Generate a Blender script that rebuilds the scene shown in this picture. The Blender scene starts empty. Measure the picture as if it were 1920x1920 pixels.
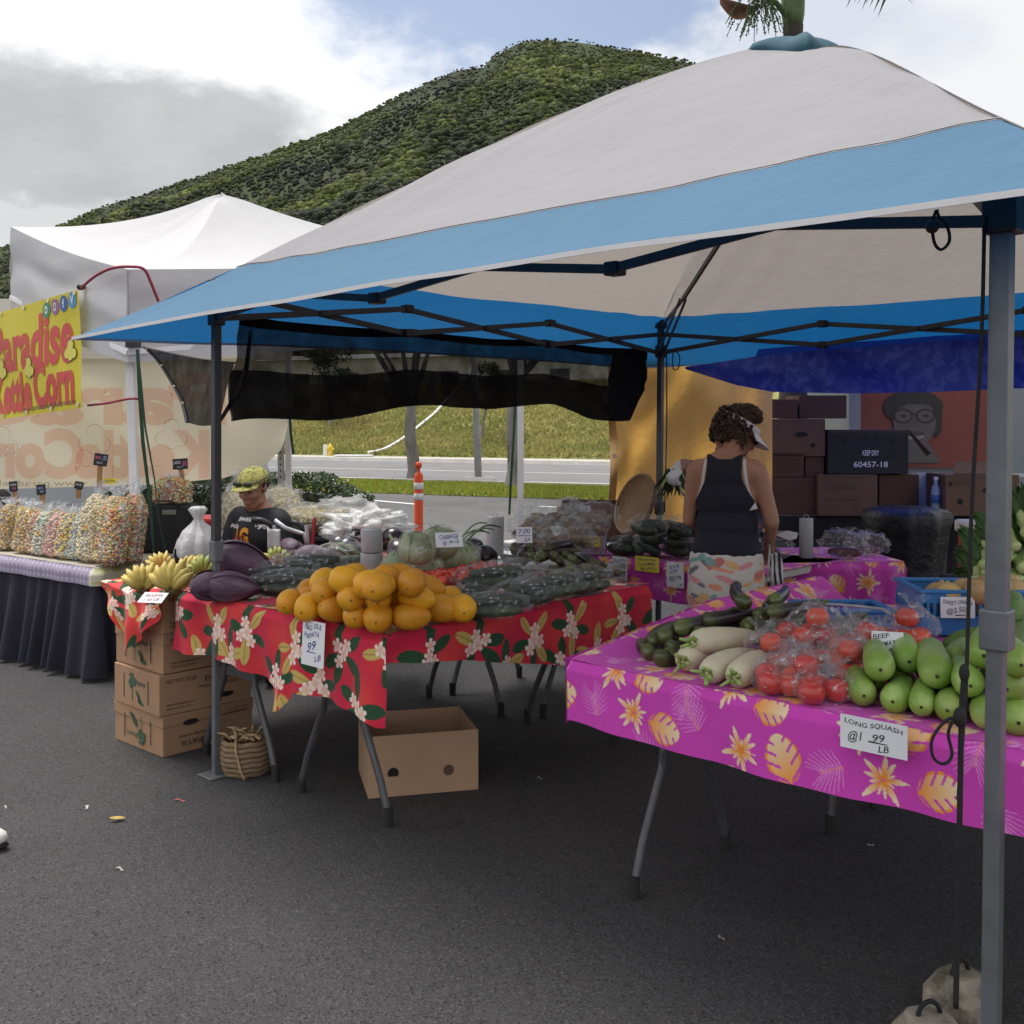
import bpy, bmesh, math, random
import numpy as np
from mathutils import Vector, Matrix, noise as mnoise, Euler

random.seed(7)
rng = np.random.default_rng(7)
scn = bpy.context.scene
COL = scn.collection

# ------------------------------------------------------------------ camera
FPX, HOR, EYE = 2000.0, 790.0, 1.5          # focal length in photo pixels, horizon row, eye height
cam_d = bpy.data.cameras.new('camera'); cam = bpy.data.objects.new('camera', cam_d); COL.objects.link(cam)
cam.location = (0, 0, EYE); cam.rotation_euler = (math.radians(90), 0, 0)
cam_d.sensor_width = 36; cam_d.lens = 36 * FPX / 1920.0
cam_d.shift_y = -(960 - HOR) / 1920.0
cam_d.clip_start = 0.05; cam_d.clip_end = 3000
scn.camera = cam

# ------------------------------------------------------------------ world, sun, exposure
SUN_EL, SUN_AZ = 71, -58                     # degrees; azimuth from +Y towards +X
world = bpy.data.worlds.new('World'); scn.world = world; world.use_nodes = True
def build_world():
    nt = world.node_tree; N = nt.nodes; L = nt.links; N.clear()
    out = N.new('ShaderNodeOutputWorld')
    sky = N.new('ShaderNodeTexSky'); sky.sky_type = 'NISHITA'; sky.sun_disc = False
    sky.sun_elevation = math.radians(SUN_EL); sky.sun_rotation = math.radians(SUN_AZ)
    sky.air_density = 1.0; sky.dust_density = 2.5
    bsky = N.new('ShaderNodeBackground'); bsky.inputs[1].default_value = 0.09
    L.new(sky.outputs[0], bsky.inputs[0])
    tc = N.new('ShaderNodeTexCoord')
    def noise(scale, det, rough, vec, dist=0.0):
        n = N.new('ShaderNodeTexNoise'); n.inputs['Scale'].default_value = scale; n.inputs['Detail'].default_value = det
        n.inputs['Roughness'].default_value = rough; n.inputs['Distortion'].default_value = dist
        L.new(vec, n.inputs['Vector']); return n
    def mth(op, a, b=None, clamp=False):
        m = N.new('ShaderNodeMath'); m.operation = op; m.use_clamp = clamp
        for i, x in enumerate((a, b)):
            if x is None: continue
            if isinstance(x, (int, float)): m.inputs[i].default_value = x
            else: L.new(x, m.inputs[i])
        return m.outputs[0]
    mp = N.new('ShaderNodeMapping'); mp.inputs['Scale'].default_value = (1.0, 1.0, 1.9)
    L.new(tc.outputs['Generated'], mp.inputs[0])
    n1 = noise(3.2, 6, .58, mp.outputs[0], .25); n2 = noise(9.0, 6, .62, mp.outputs[0])
    def blob(px, py, sx, sz, soft):
        c = Vector(((px - 960) / FPX, 1, (HOR - py) / FPX)).normalized()
        s = N.new('ShaderNodeVectorMath'); s.operation = 'SUBTRACT'; s.inputs[1].default_value = c
        L.new(tc.outputs['Generated'], s.inputs[0])
        m = N.new('ShaderNodeVectorMath'); m.operation = 'MULTIPLY'; m.inputs[1].default_value = (1 / sx, 1 / sx, 1 / sz)
        L.new(s.outputs[0], m.inputs[0])
        ln = N.new('ShaderNodeVectorMath'); ln.operation = 'LENGTH'; L.new(m.outputs[0], ln.inputs[0])
        d = mth('ADD', ln.outputs['Value'], mth('MULTIPLY', mth('SUBTRACT', n1.outputs[0], .5), 2.9))
        d = mth('ADD', d, mth('MULTIPLY', mth('SUBTRACT', n2.outputs[0], .5), 1.7))
        mr = N.new('ShaderNodeMapRange'); mr.interpolation_type = 'SMOOTHSTEP'
        mr.inputs[1].default_value = 1 - soft; mr.inputs[2].default_value = 1 + soft
        mr.inputs[3].default_value = 1; mr.inputs[4].default_value = 0
        L.new(d, mr.inputs[0]); return mr.outputs[0]
    # grey cloud bellies
    g = mth('MAXIMUM', blob(150, 262, .25, .056, .36), mth('MULTIPLY', blob(-40, 320, .19, .075, .45), .7))
    g = mth('MAXIMUM', g, mth('MULTIPLY', blob(1850, 110, .30, .16, .6), .34))
    g = mth('MAXIMUM', g, mth('MULTIPLY', blob(1560, 60, .10, .10, .6), .22))
    rest = N.new('ShaderNodeMapRange'); rest.interpolation_type = 'SMOOTHSTEP'
    rest.inputs[1].default_value = .52; rest.inputs[2].default_value = .72; rest.inputs[3].default_value = 0; rest.inputs[4].default_value = .6
    L.new(n1.outputs[0], rest.inputs[0])
    g = mth('MAXIMUM', g, mth('MULTIPLY', rest.outputs[0], .22))
    ramp = N.new('ShaderNodeMix'); ramp.data_type = 'RGBA'
    ramp.inputs['A'].default_value = (.67, .67, .685, 1); ramp.inputs['B'].default_value = (.32, .325, .335, 1)
    g2 = mth('MULTIPLY', g, mth('ADD', .68, mth('MULTIPLY', n2.outputs[0], .5)), True)
    L.new(g2, ramp.inputs['Factor'])
    bcl = N.new('ShaderNodeBackground'); L.new(ramp.outputs['Result'], bcl.inputs[0]); bcl.inputs[1].default_value = 1.0
    # gaps of blue
    hole = mth('MULTIPLY', blob(960, 5, .16, .085, .45), .88)
    hole = mth('MAXIMUM', hole, mth('MULTIPLY', blob(1480, 30, .12, .06, .6), .35))
    gaps = N.new('ShaderNodeMapRange'); gaps.interpolation_type = 'SMOOTHSTEP'
    gaps.inputs[1].default_value = .34; gaps.inputs[2].default_value = .26; gaps.inputs[3].default_value = 0; gaps.inputs[4].default_value = .5
    L.new(n1.outputs[0], gaps.inputs[0]); hole = mth('MAXIMUM', hole, gaps.outputs[0])
    mix = N.new('ShaderNodeMixShader'); L.new(hole, mix.inputs[0]); L.new(bcl.outputs[0], mix.inputs[1]); L.new(bsky.outputs[0], mix.inputs[2])
    L.new(mix.outputs[0], out.inputs[0])
build_world()
world.cycles.sampling_method = 'MANUAL'; world.cycles.sample_map_resolution = 256
sun_d = bpy.data.lights.new('sun', 'SUN'); sun_d.energy = 2.4; sun_d.angle = math.radians(26); sun_d.color = (1, .97, .93)
sun = bpy.data.objects.new('sun', sun_d); COL.objects.link(sun)
_e, _a = math.radians(SUN_EL), math.radians(SUN_AZ)
_sd = Vector((math.sin(_a) * math.cos(_e), math.cos(_a) * math.cos(_e), math.sin(_e)))
sun.rotation_euler = _sd.to_track_quat('Z', 'Y').to_euler()
vs = scn.view_settings; vs.view_transform = 'Standard'; vs.look = 'None'; vs.exposure = 0.72; vs.gamma = 1.0; vs.use_curve_mapping = False
scn.render.engine = 'CYCLES'; scn.cycles.use_denoising = True
scn.cycles.use_adaptive_sampling = True; scn.cycles.adaptive_threshold = .02; scn.cycles.max_bounces = 8; scn.cycles.transparent_max_bounces = 24; scn.cycles.diffuse_bounces = 4
scn.cycles.caustics_reflective = False; scn.cycles.caustics_refractive = False

# ------------------------------------------------------------------ coordinates
def W(px, py, d): return Vector(((px - 960) / FPX * d, d, EYE + (HOR - py) / FPX * d))
def G(px, py, z=0.0):
    d = FPX * (EYE - z) / (py - HOR); return W(px, py, d)
ST0 = Vector((-.44, 3.85)); _t = math.radians(47)
SU = Vector((math.cos(_t), math.sin(_t))); SV = Vector((-SU.y, SU.x))       # stall axes: u inwards, v along the front to the left
def S(u, v, z=0.0):
    p = ST0 + SU * u + SV * v; return Vector((p.x, p.y, z))
U3 = Vector((SU.x, SU.y, 0)); V3 = Vector((SV.x, SV.y, 0)); Z3 = Vector((0, 0, 1))
def frame(o, x, y):
    x = Vector(x).normalized(); y = Vector(y); z = x.cross(y).normalized(); y = z.cross(x)
    return Matrix(((x.x, y.x, z.x, o[0]), (x.y, y.y, z.y, o[1]), (x.z, y.z, z.z, o[2]), (0, 0, 0, 1)))
def lin(r, g, b, k=1.0):
    f = lambda c: ((c / 255 + .055) / 1.055) ** 2.4 if c > 10 else c / 255 / 12.92
    return (f(r) * k, f(g) * k, f(b) * k)
def lerp(a, b, t): return a + (b - a) * t
def smooth(a, b, x):
    t = min(1, max(0, (x - a) / (b - a))); return t * t * (3 - 2 * t)
def nz(p, s=1.0): return mnoise.noise(Vector(p) * s)

# ------------------------------------------------------------------ mesh building
class MB:
    def __init__(s): s.v = []; s.f = []; s.c = []; s.uv = None
    def add(s, v, f, col=None):
        o = len(s.v); s.v.extend([tuple(p) for p in v]); s.f.extend([tuple(i + o for i in q) for q in f])
        if col is not None:
            if len(s.c) < o: s.c.extend([(1, 1, 1)] * (o - len(s.c)))
            if isinstance(col[0], (int, float)): s.c.extend([tuple(col)] * len(v))
            else: s.c.extend([tuple(q) for q in col])
        return s
    def box(s, c, size, m=None, col=None):
        x, y, z = size[0] / 2, size[1] / 2, size[2] / 2
        v = [Vector((a, b, d)) for a in (-x, x) for b in (-y, y) for d in (-z, z)]
        if m is not None: v = [m @ p for p in v]
        v = [p + Vector(c) for p in v]
        return s.add(v, [(0, 1, 3, 2), (4, 6, 7, 5), (0, 4, 5, 1), (2, 3, 7, 6), (0, 2, 6, 4), (1, 5, 7, 3)], col)
    def bar(s, a, b, w, h=None, up=(0, 0, 1), col=None):
        a, b = Vector(a), Vector(b); h = h or w; d = (b - a)
        L = d.length; d.normalize(); up = Vector(up)
        if abs(d.dot(up)) > .98: up = Vector((1, 0, 0)) if abs(d.x) < .9 else Vector((0, 1, 0))
        x = d.cross(up).normalized(); y = x.cross(d)
        m = Matrix(((x.x, d.x, y.x), (x.y, d.y, y.y), (x.z, d.z, y.z)))
        return s.box((a + b) / 2, (w, L, h), m, col)
    def tube(s, pts, r, n=8, caps=True, col=None, flat=1.0):
        pts = [Vector(p) for p in pts]; k = len(pts)
        rs = r if isinstance(r, (list, tuple)) else [r] * k
        t0 = (pts[1] - pts[0]).normalized(); ref = Vector((0, 0, 1)) if abs(t0.z) < .9 else Vector((1, 0, 0))
        x = t0.cross(ref).normalized(); v = []
        for i, p in enumerate(pts):
            t = (pts[min(i + 1, k - 1)] - pts[max(i - 1, 0)])
            t = t.normalized() if t.length > 1e-9 else t0
            x = (x - t * x.dot(t)); x = x.normalized() if x.length > 1e-6 else t.orthogonal().normalized()
            y = t.cross(x)
            for j in range(n):
                a = 2 * math.pi * j / n; v.append(p + x * math.cos(a) * rs[i] + y * math.sin(a) * rs[i] * flat)
        f = [(i * n + j, i * n + (j + 1) % n, (i + 1) * n + (j + 1) % n, (i + 1) * n + j) for i in range(k - 1) for j in range(n)]
        if caps: f += [tuple(range(n - 1, -1, -1)), tuple(range((k - 1) * n, k * n))]
        return s.add(v, f, col)
    def lathe(s, prof, n=16, m=None, col=None, fn=None):
        v = []; cc = []
        for r, z in prof:
            for j in range(n):
                a = 2 * math.pi * j / n; rr = r * (fn(a, z) if fn else 1); p = Vector((rr * math.cos(a), rr * math.sin(a), z))
                v.append(m @ p if m is not None else p)
                if callable(col): cc.append(col(a, z))
        k = len(prof)
        f = [(i * n + j, i * n + (j + 1) % n, (i + 1) * n + (j + 1) % n, (i + 1) * n + j) for i in range(k - 1) for j in range(n)]
        f += [tuple(range(n - 1, -1, -1)), tuple(range((k - 1) * n, k * n))]
        return s.add(v, f, cc if callable(col) else col)
    def grid(s, fn, nu, nv, colfn=None, skip=None):
        v = [fn(i / nu, j / nv) for j in range(nv + 1) for i in range(nu + 1)]
        f = [(j * (nu + 1) + i, j * (nu + 1) + i + 1, (j + 1) * (nu + 1) + i + 1, (j + 1) * (nu + 1) + i)
             for j in range(nv) for i in range(nu) if not (skip and skip((i + .5) / nu, (j + .5) / nv))]
        c = [colfn(i / nu, j / nv) for j in range(nv + 1) for i in range(nu + 1)] if callable(colfn) else colfn
        return s.add(v, f, c)
    def blob(s, c, r, m=None, seg=12, rings=8, disp=0.0, dscale=6.0, col=None, fn=None):
        r = (r, r, r) if isinstance(r, (int, float)) else r; c = Vector(c); v = []
        off = Vector((random.random() * 50, random.random() * 50, random.random() * 50))
        for i in range(rings + 1):
            th = math.pi * i / rings
            for j in range(seg):
                a = 2 * math.pi * j / seg
                q = Vector((math.sin(th) * math.cos(a), math.sin(th) * math.sin(a), math.cos(th)))
                k = 1 + (disp * mnoise.noise(q * dscale * .3 + off) if disp else 0)
                if fn: k *= fn(q)
                p = Vector((q.x * r[0], q.y * r[1], q.z * r[2])) * k
                if m is not None: p = m @ p
                v.append(p + c)
        f = [(i * seg + j, (i + 1) * seg + j, (i + 1) * seg + (j + 1) % seg, i * seg + (j + 1) % seg) for i in range(rings) for j in range(seg)]
        return s.add(v, f, col)
    def poly(s, pts, thick=0.0, col=None, nrm=None):
        pts = [Vector(p) for p in pts]; k = len(pts)
        if not thick: return s.add(pts, [tuple(range(k))], col)
        n = nrm if nrm is not None else (pts[1] - pts[0]).cross(pts[2] - pts[0]).normalized()
        b = [p - n * thick for p in pts]
        return s.add(pts + b, [tuple(range(k)), tuple(range(2 * k - 1, k - 1, -1))] + [(i, k + i, k + (i + 1) % k, (i + 1) % k) for i in range(k)], col)
    def build(s, name, mat, parent=None, smooth=False, bevel=0.0, label=None, cat=None, group=None, kind=None, solid=0.0):
        me = bpy.data.meshes.new(name); me.from_pydata(s.v, [], s.f)
        if s.c:
            if len(s.c) < len(s.v): s.c.extend([(1, 1, 1)] * (len(s.v) - len(s.c)))
            ca = me.color_attributes.new('Col', 'FLOAT_COLOR', 'POINT')
            a = np.ones((len(s.v), 4), dtype=np.float32); a[:, :3] = np.array(s.c, dtype=np.float32); ca.data.foreach_set('color', a.ravel())
        if smooth: me.polygons.foreach_set('use_smooth', [True] * len(me.polygons))
        me.update()
        return link(name, me, mat, parent, bevel, label, cat, group, kind, solid)
OFF = {}
def link(name, me, mat, parent=None, bevel=0.0, label=None, cat=None, group=None, kind=None, solid=0.0):
    o = bpy.data.objects.new(name, me); COL.objects.link(o)
    if mat is not None and not me.materials: me.materials.append(mat)
    if parent is not None:
        o.parent = parent
        if parent.name in OFF: o.location = -OFF[parent.name]
    if bevel:
        b = o.modifiers.new('bevel', 'BEVEL'); b.width = bevel; b.segments = 2; b.limit_method = 'ANGLE'
    if solid:
        b = o.modifiers.new('solid', 'SOLIDIFY'); b.thickness = solid; b.offset = 0
    return tag(o, label, cat, group, kind)
def tag(o, label=None, cat=None, group=None, kind=None):
    if label: o['label'] = label
    if cat: o['category'] = cat
    if group: o['group'] = group
    if kind: o['kind'] = kind
    return o
def empty(name, loc, label, cat, group=None):
    """root of a thing whose parts are given in world coordinates"""
    o = bpy.data.objects.new(name, None); COL.objects.link(o); o.location = loc; o.empty_display_size = .1
    OFF[o.name] = Vector(loc); return tag(o, label, cat, group)
def copy_tree(o, parent=None):
    c = o.copy(); COL.objects.link(c); c.parent = parent
    for ch in list(o.children): copy_tree(ch, c)
    return c
_used = set()
def put(proto, m, label=None, group=None, cat=None):
    """the prototype itself the first time, afterwards copies of it"""
    if proto.name in _used: o = copy_tree(proto)
    else: o = proto; _used.add(proto.name)
    o.matrix_basis = m
    return tag(o, label, cat, group)
def TRS(loc, rot=(0, 0, 0), sc=1.0):
    s = (sc, sc, sc) if isinstance(sc, (int, float)) else sc
    return Matrix.LocRotScale(Vector(loc), Euler(rot), Vector(s))
def axis_m(loc, zdir, sc=1.0, roll=0.0):
    q = Vector(zdir).to_track_quat('Z', 'Y'); s = (sc, sc, sc) if isinstance(sc, (int, float)) else sc
    return Matrix.LocRotScale(Vector(loc), q, Vector(s)) @ Matrix.Rotation(roll, 4, 'Z')

# ------------------------------------------------------------------ materials
MATS = {}
def M(name, col=(.5, .5, .5), rough=.6, var=.12, scale=8.0, bump=0.0, bscale=80.0, transl=0.0, metal=0.0, spec=.5, vcol=False,
      rnd=0.0, col2=None, c2scale=3.0, c2lo=.45, c2hi=.6, coat=0.0, sss=0.0, tcol=None, wave=0.0, wscale=40.0, detail=4.0, sheen=0.0, bdist=.004, stretch=None):
    if name in MATS: return MATS[name]
    m = bpy.data.materials.new(name); m.use_nodes = True; nt = m.node_tree; N = nt.nodes; L = nt.links; N.clear()
    out = N.new('ShaderNodeOutputMaterial'); b = N.new('ShaderNodeBsdfPrincipled')
    b.inputs['Roughness'].default_value = rough; b.inputs['Metallic'].default_value = metal; b.inputs['Specular IOR Level'].default_value = spec
    if coat: b.inputs['Coat Weight'].default_value = coat; b.inputs['Coat Roughness'].default_value = .15
    if sheen: b.inputs['Sheen Weight'].default_value = sheen
    if sss: b.inputs['Subsurface Weight'].default_value = sss; b.inputs['Subsurface Radius'].default_value = (.02, .01, .005)
    tc = N.new('ShaderNodeTexCoord'); vec = tc.outputs['Object']
    if stretch:
        mp = N.new('ShaderNodeMapping'); mp.inputs['Scale'].default_value = stretch; L.new(vec, mp.inputs[0]); vec = mp.outputs[0]
    def noise(sc, det=detail):
        n = N.new('ShaderNodeTexNoise'); n.inputs['Scale'].default_value = sc; n.inputs['Detail'].default_value = det; n.inputs['Roughness'].default_value = .6
        L.new(vec, n.inputs['Vector']); return n.outputs[0]
    if vcol:
        at = N.new('ShaderNodeAttribute'); at.attribute_name = 'Col'; base = at.outputs['Color']
    else:
        rgb = N.new('ShaderNodeRGB'); rgb.outputs[0].default_value = (*col, 1); base = rgb.outputs[0]
    if col2:
        mr = N.new('ShaderNodeMapRange'); mr.inputs[1].default_value = c2lo; mr.inputs[2].default_value = c2hi
        L.new(noise(c2scale), mr.inputs[0])
        mx = N.new('ShaderNodeMix'); mx.data_type = 'RGBA'; L.new(mr.outputs[0], mx.inputs['Factor']); L.new(base, mx.inputs['A']); mx.inputs['B'].default_value = (*col2, 1)
        base = mx.outputs['Result']
    if var or rnd:
        hs = N.new('ShaderNodeHueSaturation'); L.new(base, hs.inputs['Color'])
        mr = N.new('ShaderNodeMapRange'); mr.inputs[1].default_value = .25; mr.inputs[2].default_value = .75
        mr.inputs[3].default_value = 1 - var; mr.inputs[4].default_value = 1 + var; L.new(noise(scale), mr.inputs[0]); val = mr.outputs[0]
        if rnd:
            oi = N.new('ShaderNodeObjectInfo'); m2 = N.new('ShaderNodeMapRange'); m2.inputs[3].default_value = 1 - rnd; m2.inputs[4].default_value = 1 + rnd
            L.new(oi.outputs['Random'], m2.inputs[0]); mm = N.new('ShaderNodeMath'); mm.operation = 'MULTIPLY'; L.new(val, mm.inputs[0]); L.new(m2.outputs[0], mm.inputs[1]); val = mm.outputs[0]
            m3 = N.new('ShaderNodeMapRange'); m3.inputs[3].default_value = .5 - rnd * .05; m3.inputs[4].default_value = .5 + rnd * .05; L.new(oi.outputs['Random'], m3.inputs[0]); L.new(m3.outputs[0], hs.inputs['Hue'])
        L.new(val, hs.inputs['Value']); base = hs.outputs[0]
    L.new(base, b.inputs['Base Color'])
    nrm = None
    if bump:
        bp = N.new('ShaderNodeBump'); bp.inputs['Strength'].default_value = min(1, bump); bp.inputs['Distance'].default_value = bdist
        L.new(noise(bscale, 6), bp.inputs['Height']); nrm = bp.outputs[0]
    if wave:
        w = N.new('ShaderNodeTexWave'); w.inputs['Scale'].default_value = wscale; w.inputs['Distortion'].default_value = 1.5; L.new(vec, w.inputs['Vector'])
        bp2 = N.new('ShaderNodeBump'); bp2.inputs['Strength'].default_value = wave; bp2.inputs['Distance'].default_value = bdist; L.new(w.outputs[1], bp2.inputs['Height'])
        if nrm: L.new(nrm, bp2.inputs['Normal'])
        nrm = bp2.outputs[0]
    if nrm: L.new(nrm, b.inputs['Normal'])
    sh = b.outputs[0]
    if transl:
        t = N.new('ShaderNodeBsdfTranslucent')
        if tcol: t.inputs[0].default_value = (*tcol, 1)
        else: L.new(base, t.inputs[0])
        if nrm: L.new(nrm, t.inputs['Normal'])
        mx = N.new('ShaderNodeMixShader'); mx.inputs[0].default_value = transl; L.new(sh, mx.inputs[1]); L.new(t.outputs[0], mx.inputs[2]); sh = mx.outputs[0]
    L.new(sh, out.inputs[0]); MATS[name] = m; return m
def FILM(name, tint=(.97, .975, .98), body=.04, white=(.75, .77, .79), rough=.12, bscale=18, net=False, hi=.5):
    """thin crinkled plastic film: mostly clear, milky streaks and glints along the creases"""
    if name in MATS: return MATS[name]
    m = bpy.data.materials.new(name); m.use_nodes = True; nt = m.node_tree; N = nt.nodes; L = nt.links; N.clear()
    out = N.new('ShaderNodeOutputMaterial'); tr = N.new('ShaderNodeBsdfTransparent'); tr.inputs[0].default_value = (*tint, 1)
    p = N.new('ShaderNodeBsdfPrincipled'); p.inputs['Base Color'].default_value = (*white, 1); p.inputs['Roughness'].default_value = rough
    p.inputs['Specular IOR Level'].default_value = .8
    tc = N.new('ShaderNodeTexCoord'); n = N.new('ShaderNodeTexNoise'); n.inputs['Scale'].default_value = bscale; n.inputs['Detail'].default_value = 5
    n.inputs['Distortion'].default_value = 1.6
    L.new(tc.outputs['Object'], n.inputs['Vector'])
    bp = N.new('ShaderNodeBump'); bp.inputs['Strength'].default_value = .9; bp.inputs['Distance'].default_value = .012; L.new(n.outputs[0], bp.inputs['Height']); L.new(bp.outputs[0], p.inputs['Normal'])
    mr = N.new('ShaderNodeMapRange'); mr.inputs[1].default_value = .575; mr.inputs[2].default_value = .69; mr.inputs[3].default_value = body; mr.inputs[4].default_value = hi
    L.new(n.outputs[0], mr.inputs[0])
    lw = N.new('ShaderNodeLayerWeight'); lw.inputs[0].default_value = .25; L.new(bp.outputs[0], lw.inputs['Normal'])
    ad = N.new('ShaderNodeMath'); ad.operation = 'MAXIMUM'; L.new(mr.outputs[0], ad.inputs[0])
    ml = N.new('ShaderNodeMath'); ml.operation = 'MULTIPLY'; ml.inputs[1].default_value = .30; L.new(lw.outputs['Facing'], ml.inputs[0]); L.new(ml.outputs[0], ad.inputs[1])
    mx = N.new('ShaderNodeMixShader'); L.new(ad.outputs[0], mx.inputs[0]); L.new(tr.outputs[0], mx.inputs[1]); L.new(p.outputs[0], mx.inputs[2])
    L.new(mx.outputs[0], out.inputs[0]); MATS[name] = m; return m
def NET(name, col, cover, var=.1):
    if name in MATS: return MATS[name]
    m = bpy.data.materials.new(name); m.use_nodes = True; nt = m.node_tree; N = nt.nodes; L = nt.links; N.clear()
    out = N.new('ShaderNodeOutputMaterial'); tr = N.new('ShaderNodeBsdfTransparent'); d = N.new('ShaderNodeBsdfDiffuse'); d.inputs[0].default_value = (*col, 1)
    tc = N.new('ShaderNodeTexCoord'); n = N.new('ShaderNodeTexNoise'); n.inputs['Scale'].default_value = 9; n.inputs['Detail'].default_value = 6; L.new(tc.outputs['Object'], n.inputs['Vector'])
    mr = N.new('ShaderNodeMapRange'); mr.inputs[1].default_value = .3; mr.inputs[2].default_value = .7; mr.inputs[3].default_value = cover - var; mr.inputs[4].default_value = cover + var; L.new(n.outputs[0], mr.inputs[0])
    mx = N.new('ShaderNodeMixShader'); L.new(mr.outputs[0], mx.inputs[0]); L.new(tr.outputs[0], mx.inputs[1]); L.new(d.outputs[0], mx.inputs[2]); L.new(mx.outputs[0], out.inputs[0])
    MATS[name] = m; return m

# ------------------------------------------------------------------ lettering (font outlines turned into mesh)
_tc = {}
TMP = bpy.data.scenes.new('workbench')
def evaluated(o):
    TMP.collection.objects.link(o); vl = TMP.view_layers[0]; vl.update(); me = bpy.data.meshes.new_from_object(o.evaluated_get(vl.depsgraph)); bpy.data.objects.remove(o); return me
def text_mesh(body, bold=0.0):
    k = (body, bold)
    if k in _tc: return _tc[k]
    cu = bpy.data.curves.new('lettering', 'FONT'); cu.body = body; cu.align_x = 'CENTER'; cu.align_y = 'CENTER'; cu.offset = bold; cu.resolution_u = 3
    me = evaluated(bpy.data.objects.new('lettering', cu)); bpy.data.curves.remove(cu)
    v = np.array([q.co[:] for q in me.vertices]); f = [tuple(p.vertices) for p in me.polygons]; bpy.data.meshes.remove(me)
    lo, hi = v.min(0), v.max(0); v[:, :2] = (v[:, :2] - (lo + hi)[:2] / 2) / np.maximum((hi - lo)[:2], 1e-6); v[:, 2] = 0
    _tc[k] = (v, f); return _tc[k]
def letters(mb, body, w, h, m, bold=0.0, mirror=False, warp=None, col=None, lift=.0015):
    """adds the words, w x h metres, to a builder in the plane of frame m"""
    v, f = text_mesh(body, bold); vv = []
    for p in v:
        x, y = p[0] * w, p[1] * h
        if mirror: x = -x
        q = warp(x, y) if warp else (x, y, 0)
        vv.append(m @ Vector((q[0], q[1], (q[2] if len(q) > 2 else 0) + lift)))
    mb.add(vv, f, col); return mb
# ================================================================== SETTING
def asphalt(name, a, b, speck, rough=.85):
    m = bpy.data.materials.new(name); m.use_nodes = True; nt = m.node_tree; N = nt.nodes; L = nt.links; p = N['Principled BSDF']
    p.inputs['Roughness'].default_value = rough; p.inputs['Specular IOR Level'].default_value = .35
    tc = N.new('ShaderNodeTexCoord')
    def nse(sc, det, r=.6):
        n = N.new('ShaderNodeTexNoise'); n.inputs['Scale'].default_value = sc; n.inputs['Detail'].default_value = det; n.inputs['Roughness'].default_value = r
        L.new(tc.outputs['Object'], n.inputs['Vector']); return n.outputs[0]
    def mix(f, x, y, lo, hi):
        mr = N.new('ShaderNodeMapRange'); mr.inputs[1].default_value = lo; mr.inputs[2].default_value = hi; L.new(f, mr.inputs[0])
        mx = N.new('ShaderNodeMix'); mx.data_type = 'RGBA'; L.new(mr.outputs[0], mx.inputs['Factor'])
        for k, c in (('A', x), ('B', y)):
            if isinstance(c, tuple): mx.inputs[k].default_value = (*c, 1)
            else: L.new(c, mx.inputs[k])
        return mx.outputs['Result']
    base = mix(nse(.9, 5), a, b, .35, .68)
    base = mix(nse(.35, 3), base, tuple(x * .8 for x in a), .55, .75)
    v = N.new('ShaderNodeTexVoronoi'); v.inputs['Scale'].default_value = 170; L.new(tc.outputs['Object'], v.inputs['Vector'])
    hs = N.new('ShaderNodeSeparateColor'); L.new(v.outputs['Color'], hs.inputs[0])
    base = mix(hs.outputs[0], base, tuple(x * 1.6 for x in b), .74, 1.0)
    base = mix(nse(1.7, 4, .7), base, tuple(x * .62 for x in a), .64, .72)
    base = mix(hs.outputs[1], base, tuple(x * .35 for x in a), .72, 1.0)
    base = mix(nse(75, 3), base, speck, .66, .78)
    L.new(base, p.inputs['Base Color'])
    bp = N.new('ShaderNodeBump'); bp.inputs['Strength'].default_value = .7; bp.inputs['Distance'].default_value = .004
    ad = N.new('ShaderNodeMath'); ad.operation = 'ADD'; L.new(nse(95, 4), ad.inputs[0]); L.new(v.outputs['Distance'], ad.inputs[1]); L.new(ad.outputs[0], bp.inputs['Height']); L.new(bp.outputs[0], p.inputs['Normal'])
    MATS[name] = m; return m
m_lot = asphalt('lot_asphalt', (.0385, .0375, .0385), (.052, .051, .052), (.072, .071, .071))
m_road = asphalt('road_asphalt', (.15, .148, .15), (.19, .188, .19), (.24, .24, .24))
m_conc = M('concrete', (.42, .40, .37), .85, .15, 2.5, .3, 40)
m_paintw = M('road_paint', (.62, .62, .60), .7, .2, 6)
m_turf = M('turf', (.13, .18, .025), .9, .3, 3.0, .6, 30, col2=(.17, .165, .05), c2scale=1.2)
m_bank = M('bank_turf', (.27, .255, .085), .95, .25, 1.4, .8, 6, col2=(.19, .205, .06), c2scale=.45, c2lo=.45, c2hi=.62, bdist=.2)

RN = Vector((.403, .915)); RR = Vector((.915, -.403))
def R(r, n, z=0.0): p = RR * r + RN * n; return Vector((p.x, p.y, z))
def sheet(name, r0, r1, n0, n1, z, mat, nr=1, nn=1, kind='structure', fn=None):
    mb = MB()
    def f(s, t):
        r, n = lerp(r0, r1, s), lerp(n0, n1, t); return R(r, n, z + (fn(r, n) if fn else 0))
    mb.grid(f, nr, nn); return mb.build(name, mat, kind=kind, smooth=bool(fn))
g = MB(); g.grid(lambda s, t: Vector((lerp(-1500, 1500, s), lerp(-60, 2400, t), 0)), 12, 12); g.build('ground', m_lot, kind='structure')
sheet('road', -150, 150, 22.6, 34.3, .006, m_road)
m_farlot = asphalt('far_lot_asphalt', (.095, .093, .093), (.125, .123, .123), (.17, .17, .17))  # far part of the lot: older asphalt, sunlight partly put into its grey
sheet('far_lot', -60, 60, 9.0, 19.15, .004, m_farlot)
sheet('road_line', -150, 150, 28.62, 28.77, .011, m_paintw)
sheet('road_edge_line', -150, 150, 23.1, 23.2, .011, m_paintw)
mb = MB(); a = R(-150, 34.3); b = R(150, 34.3)
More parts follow.
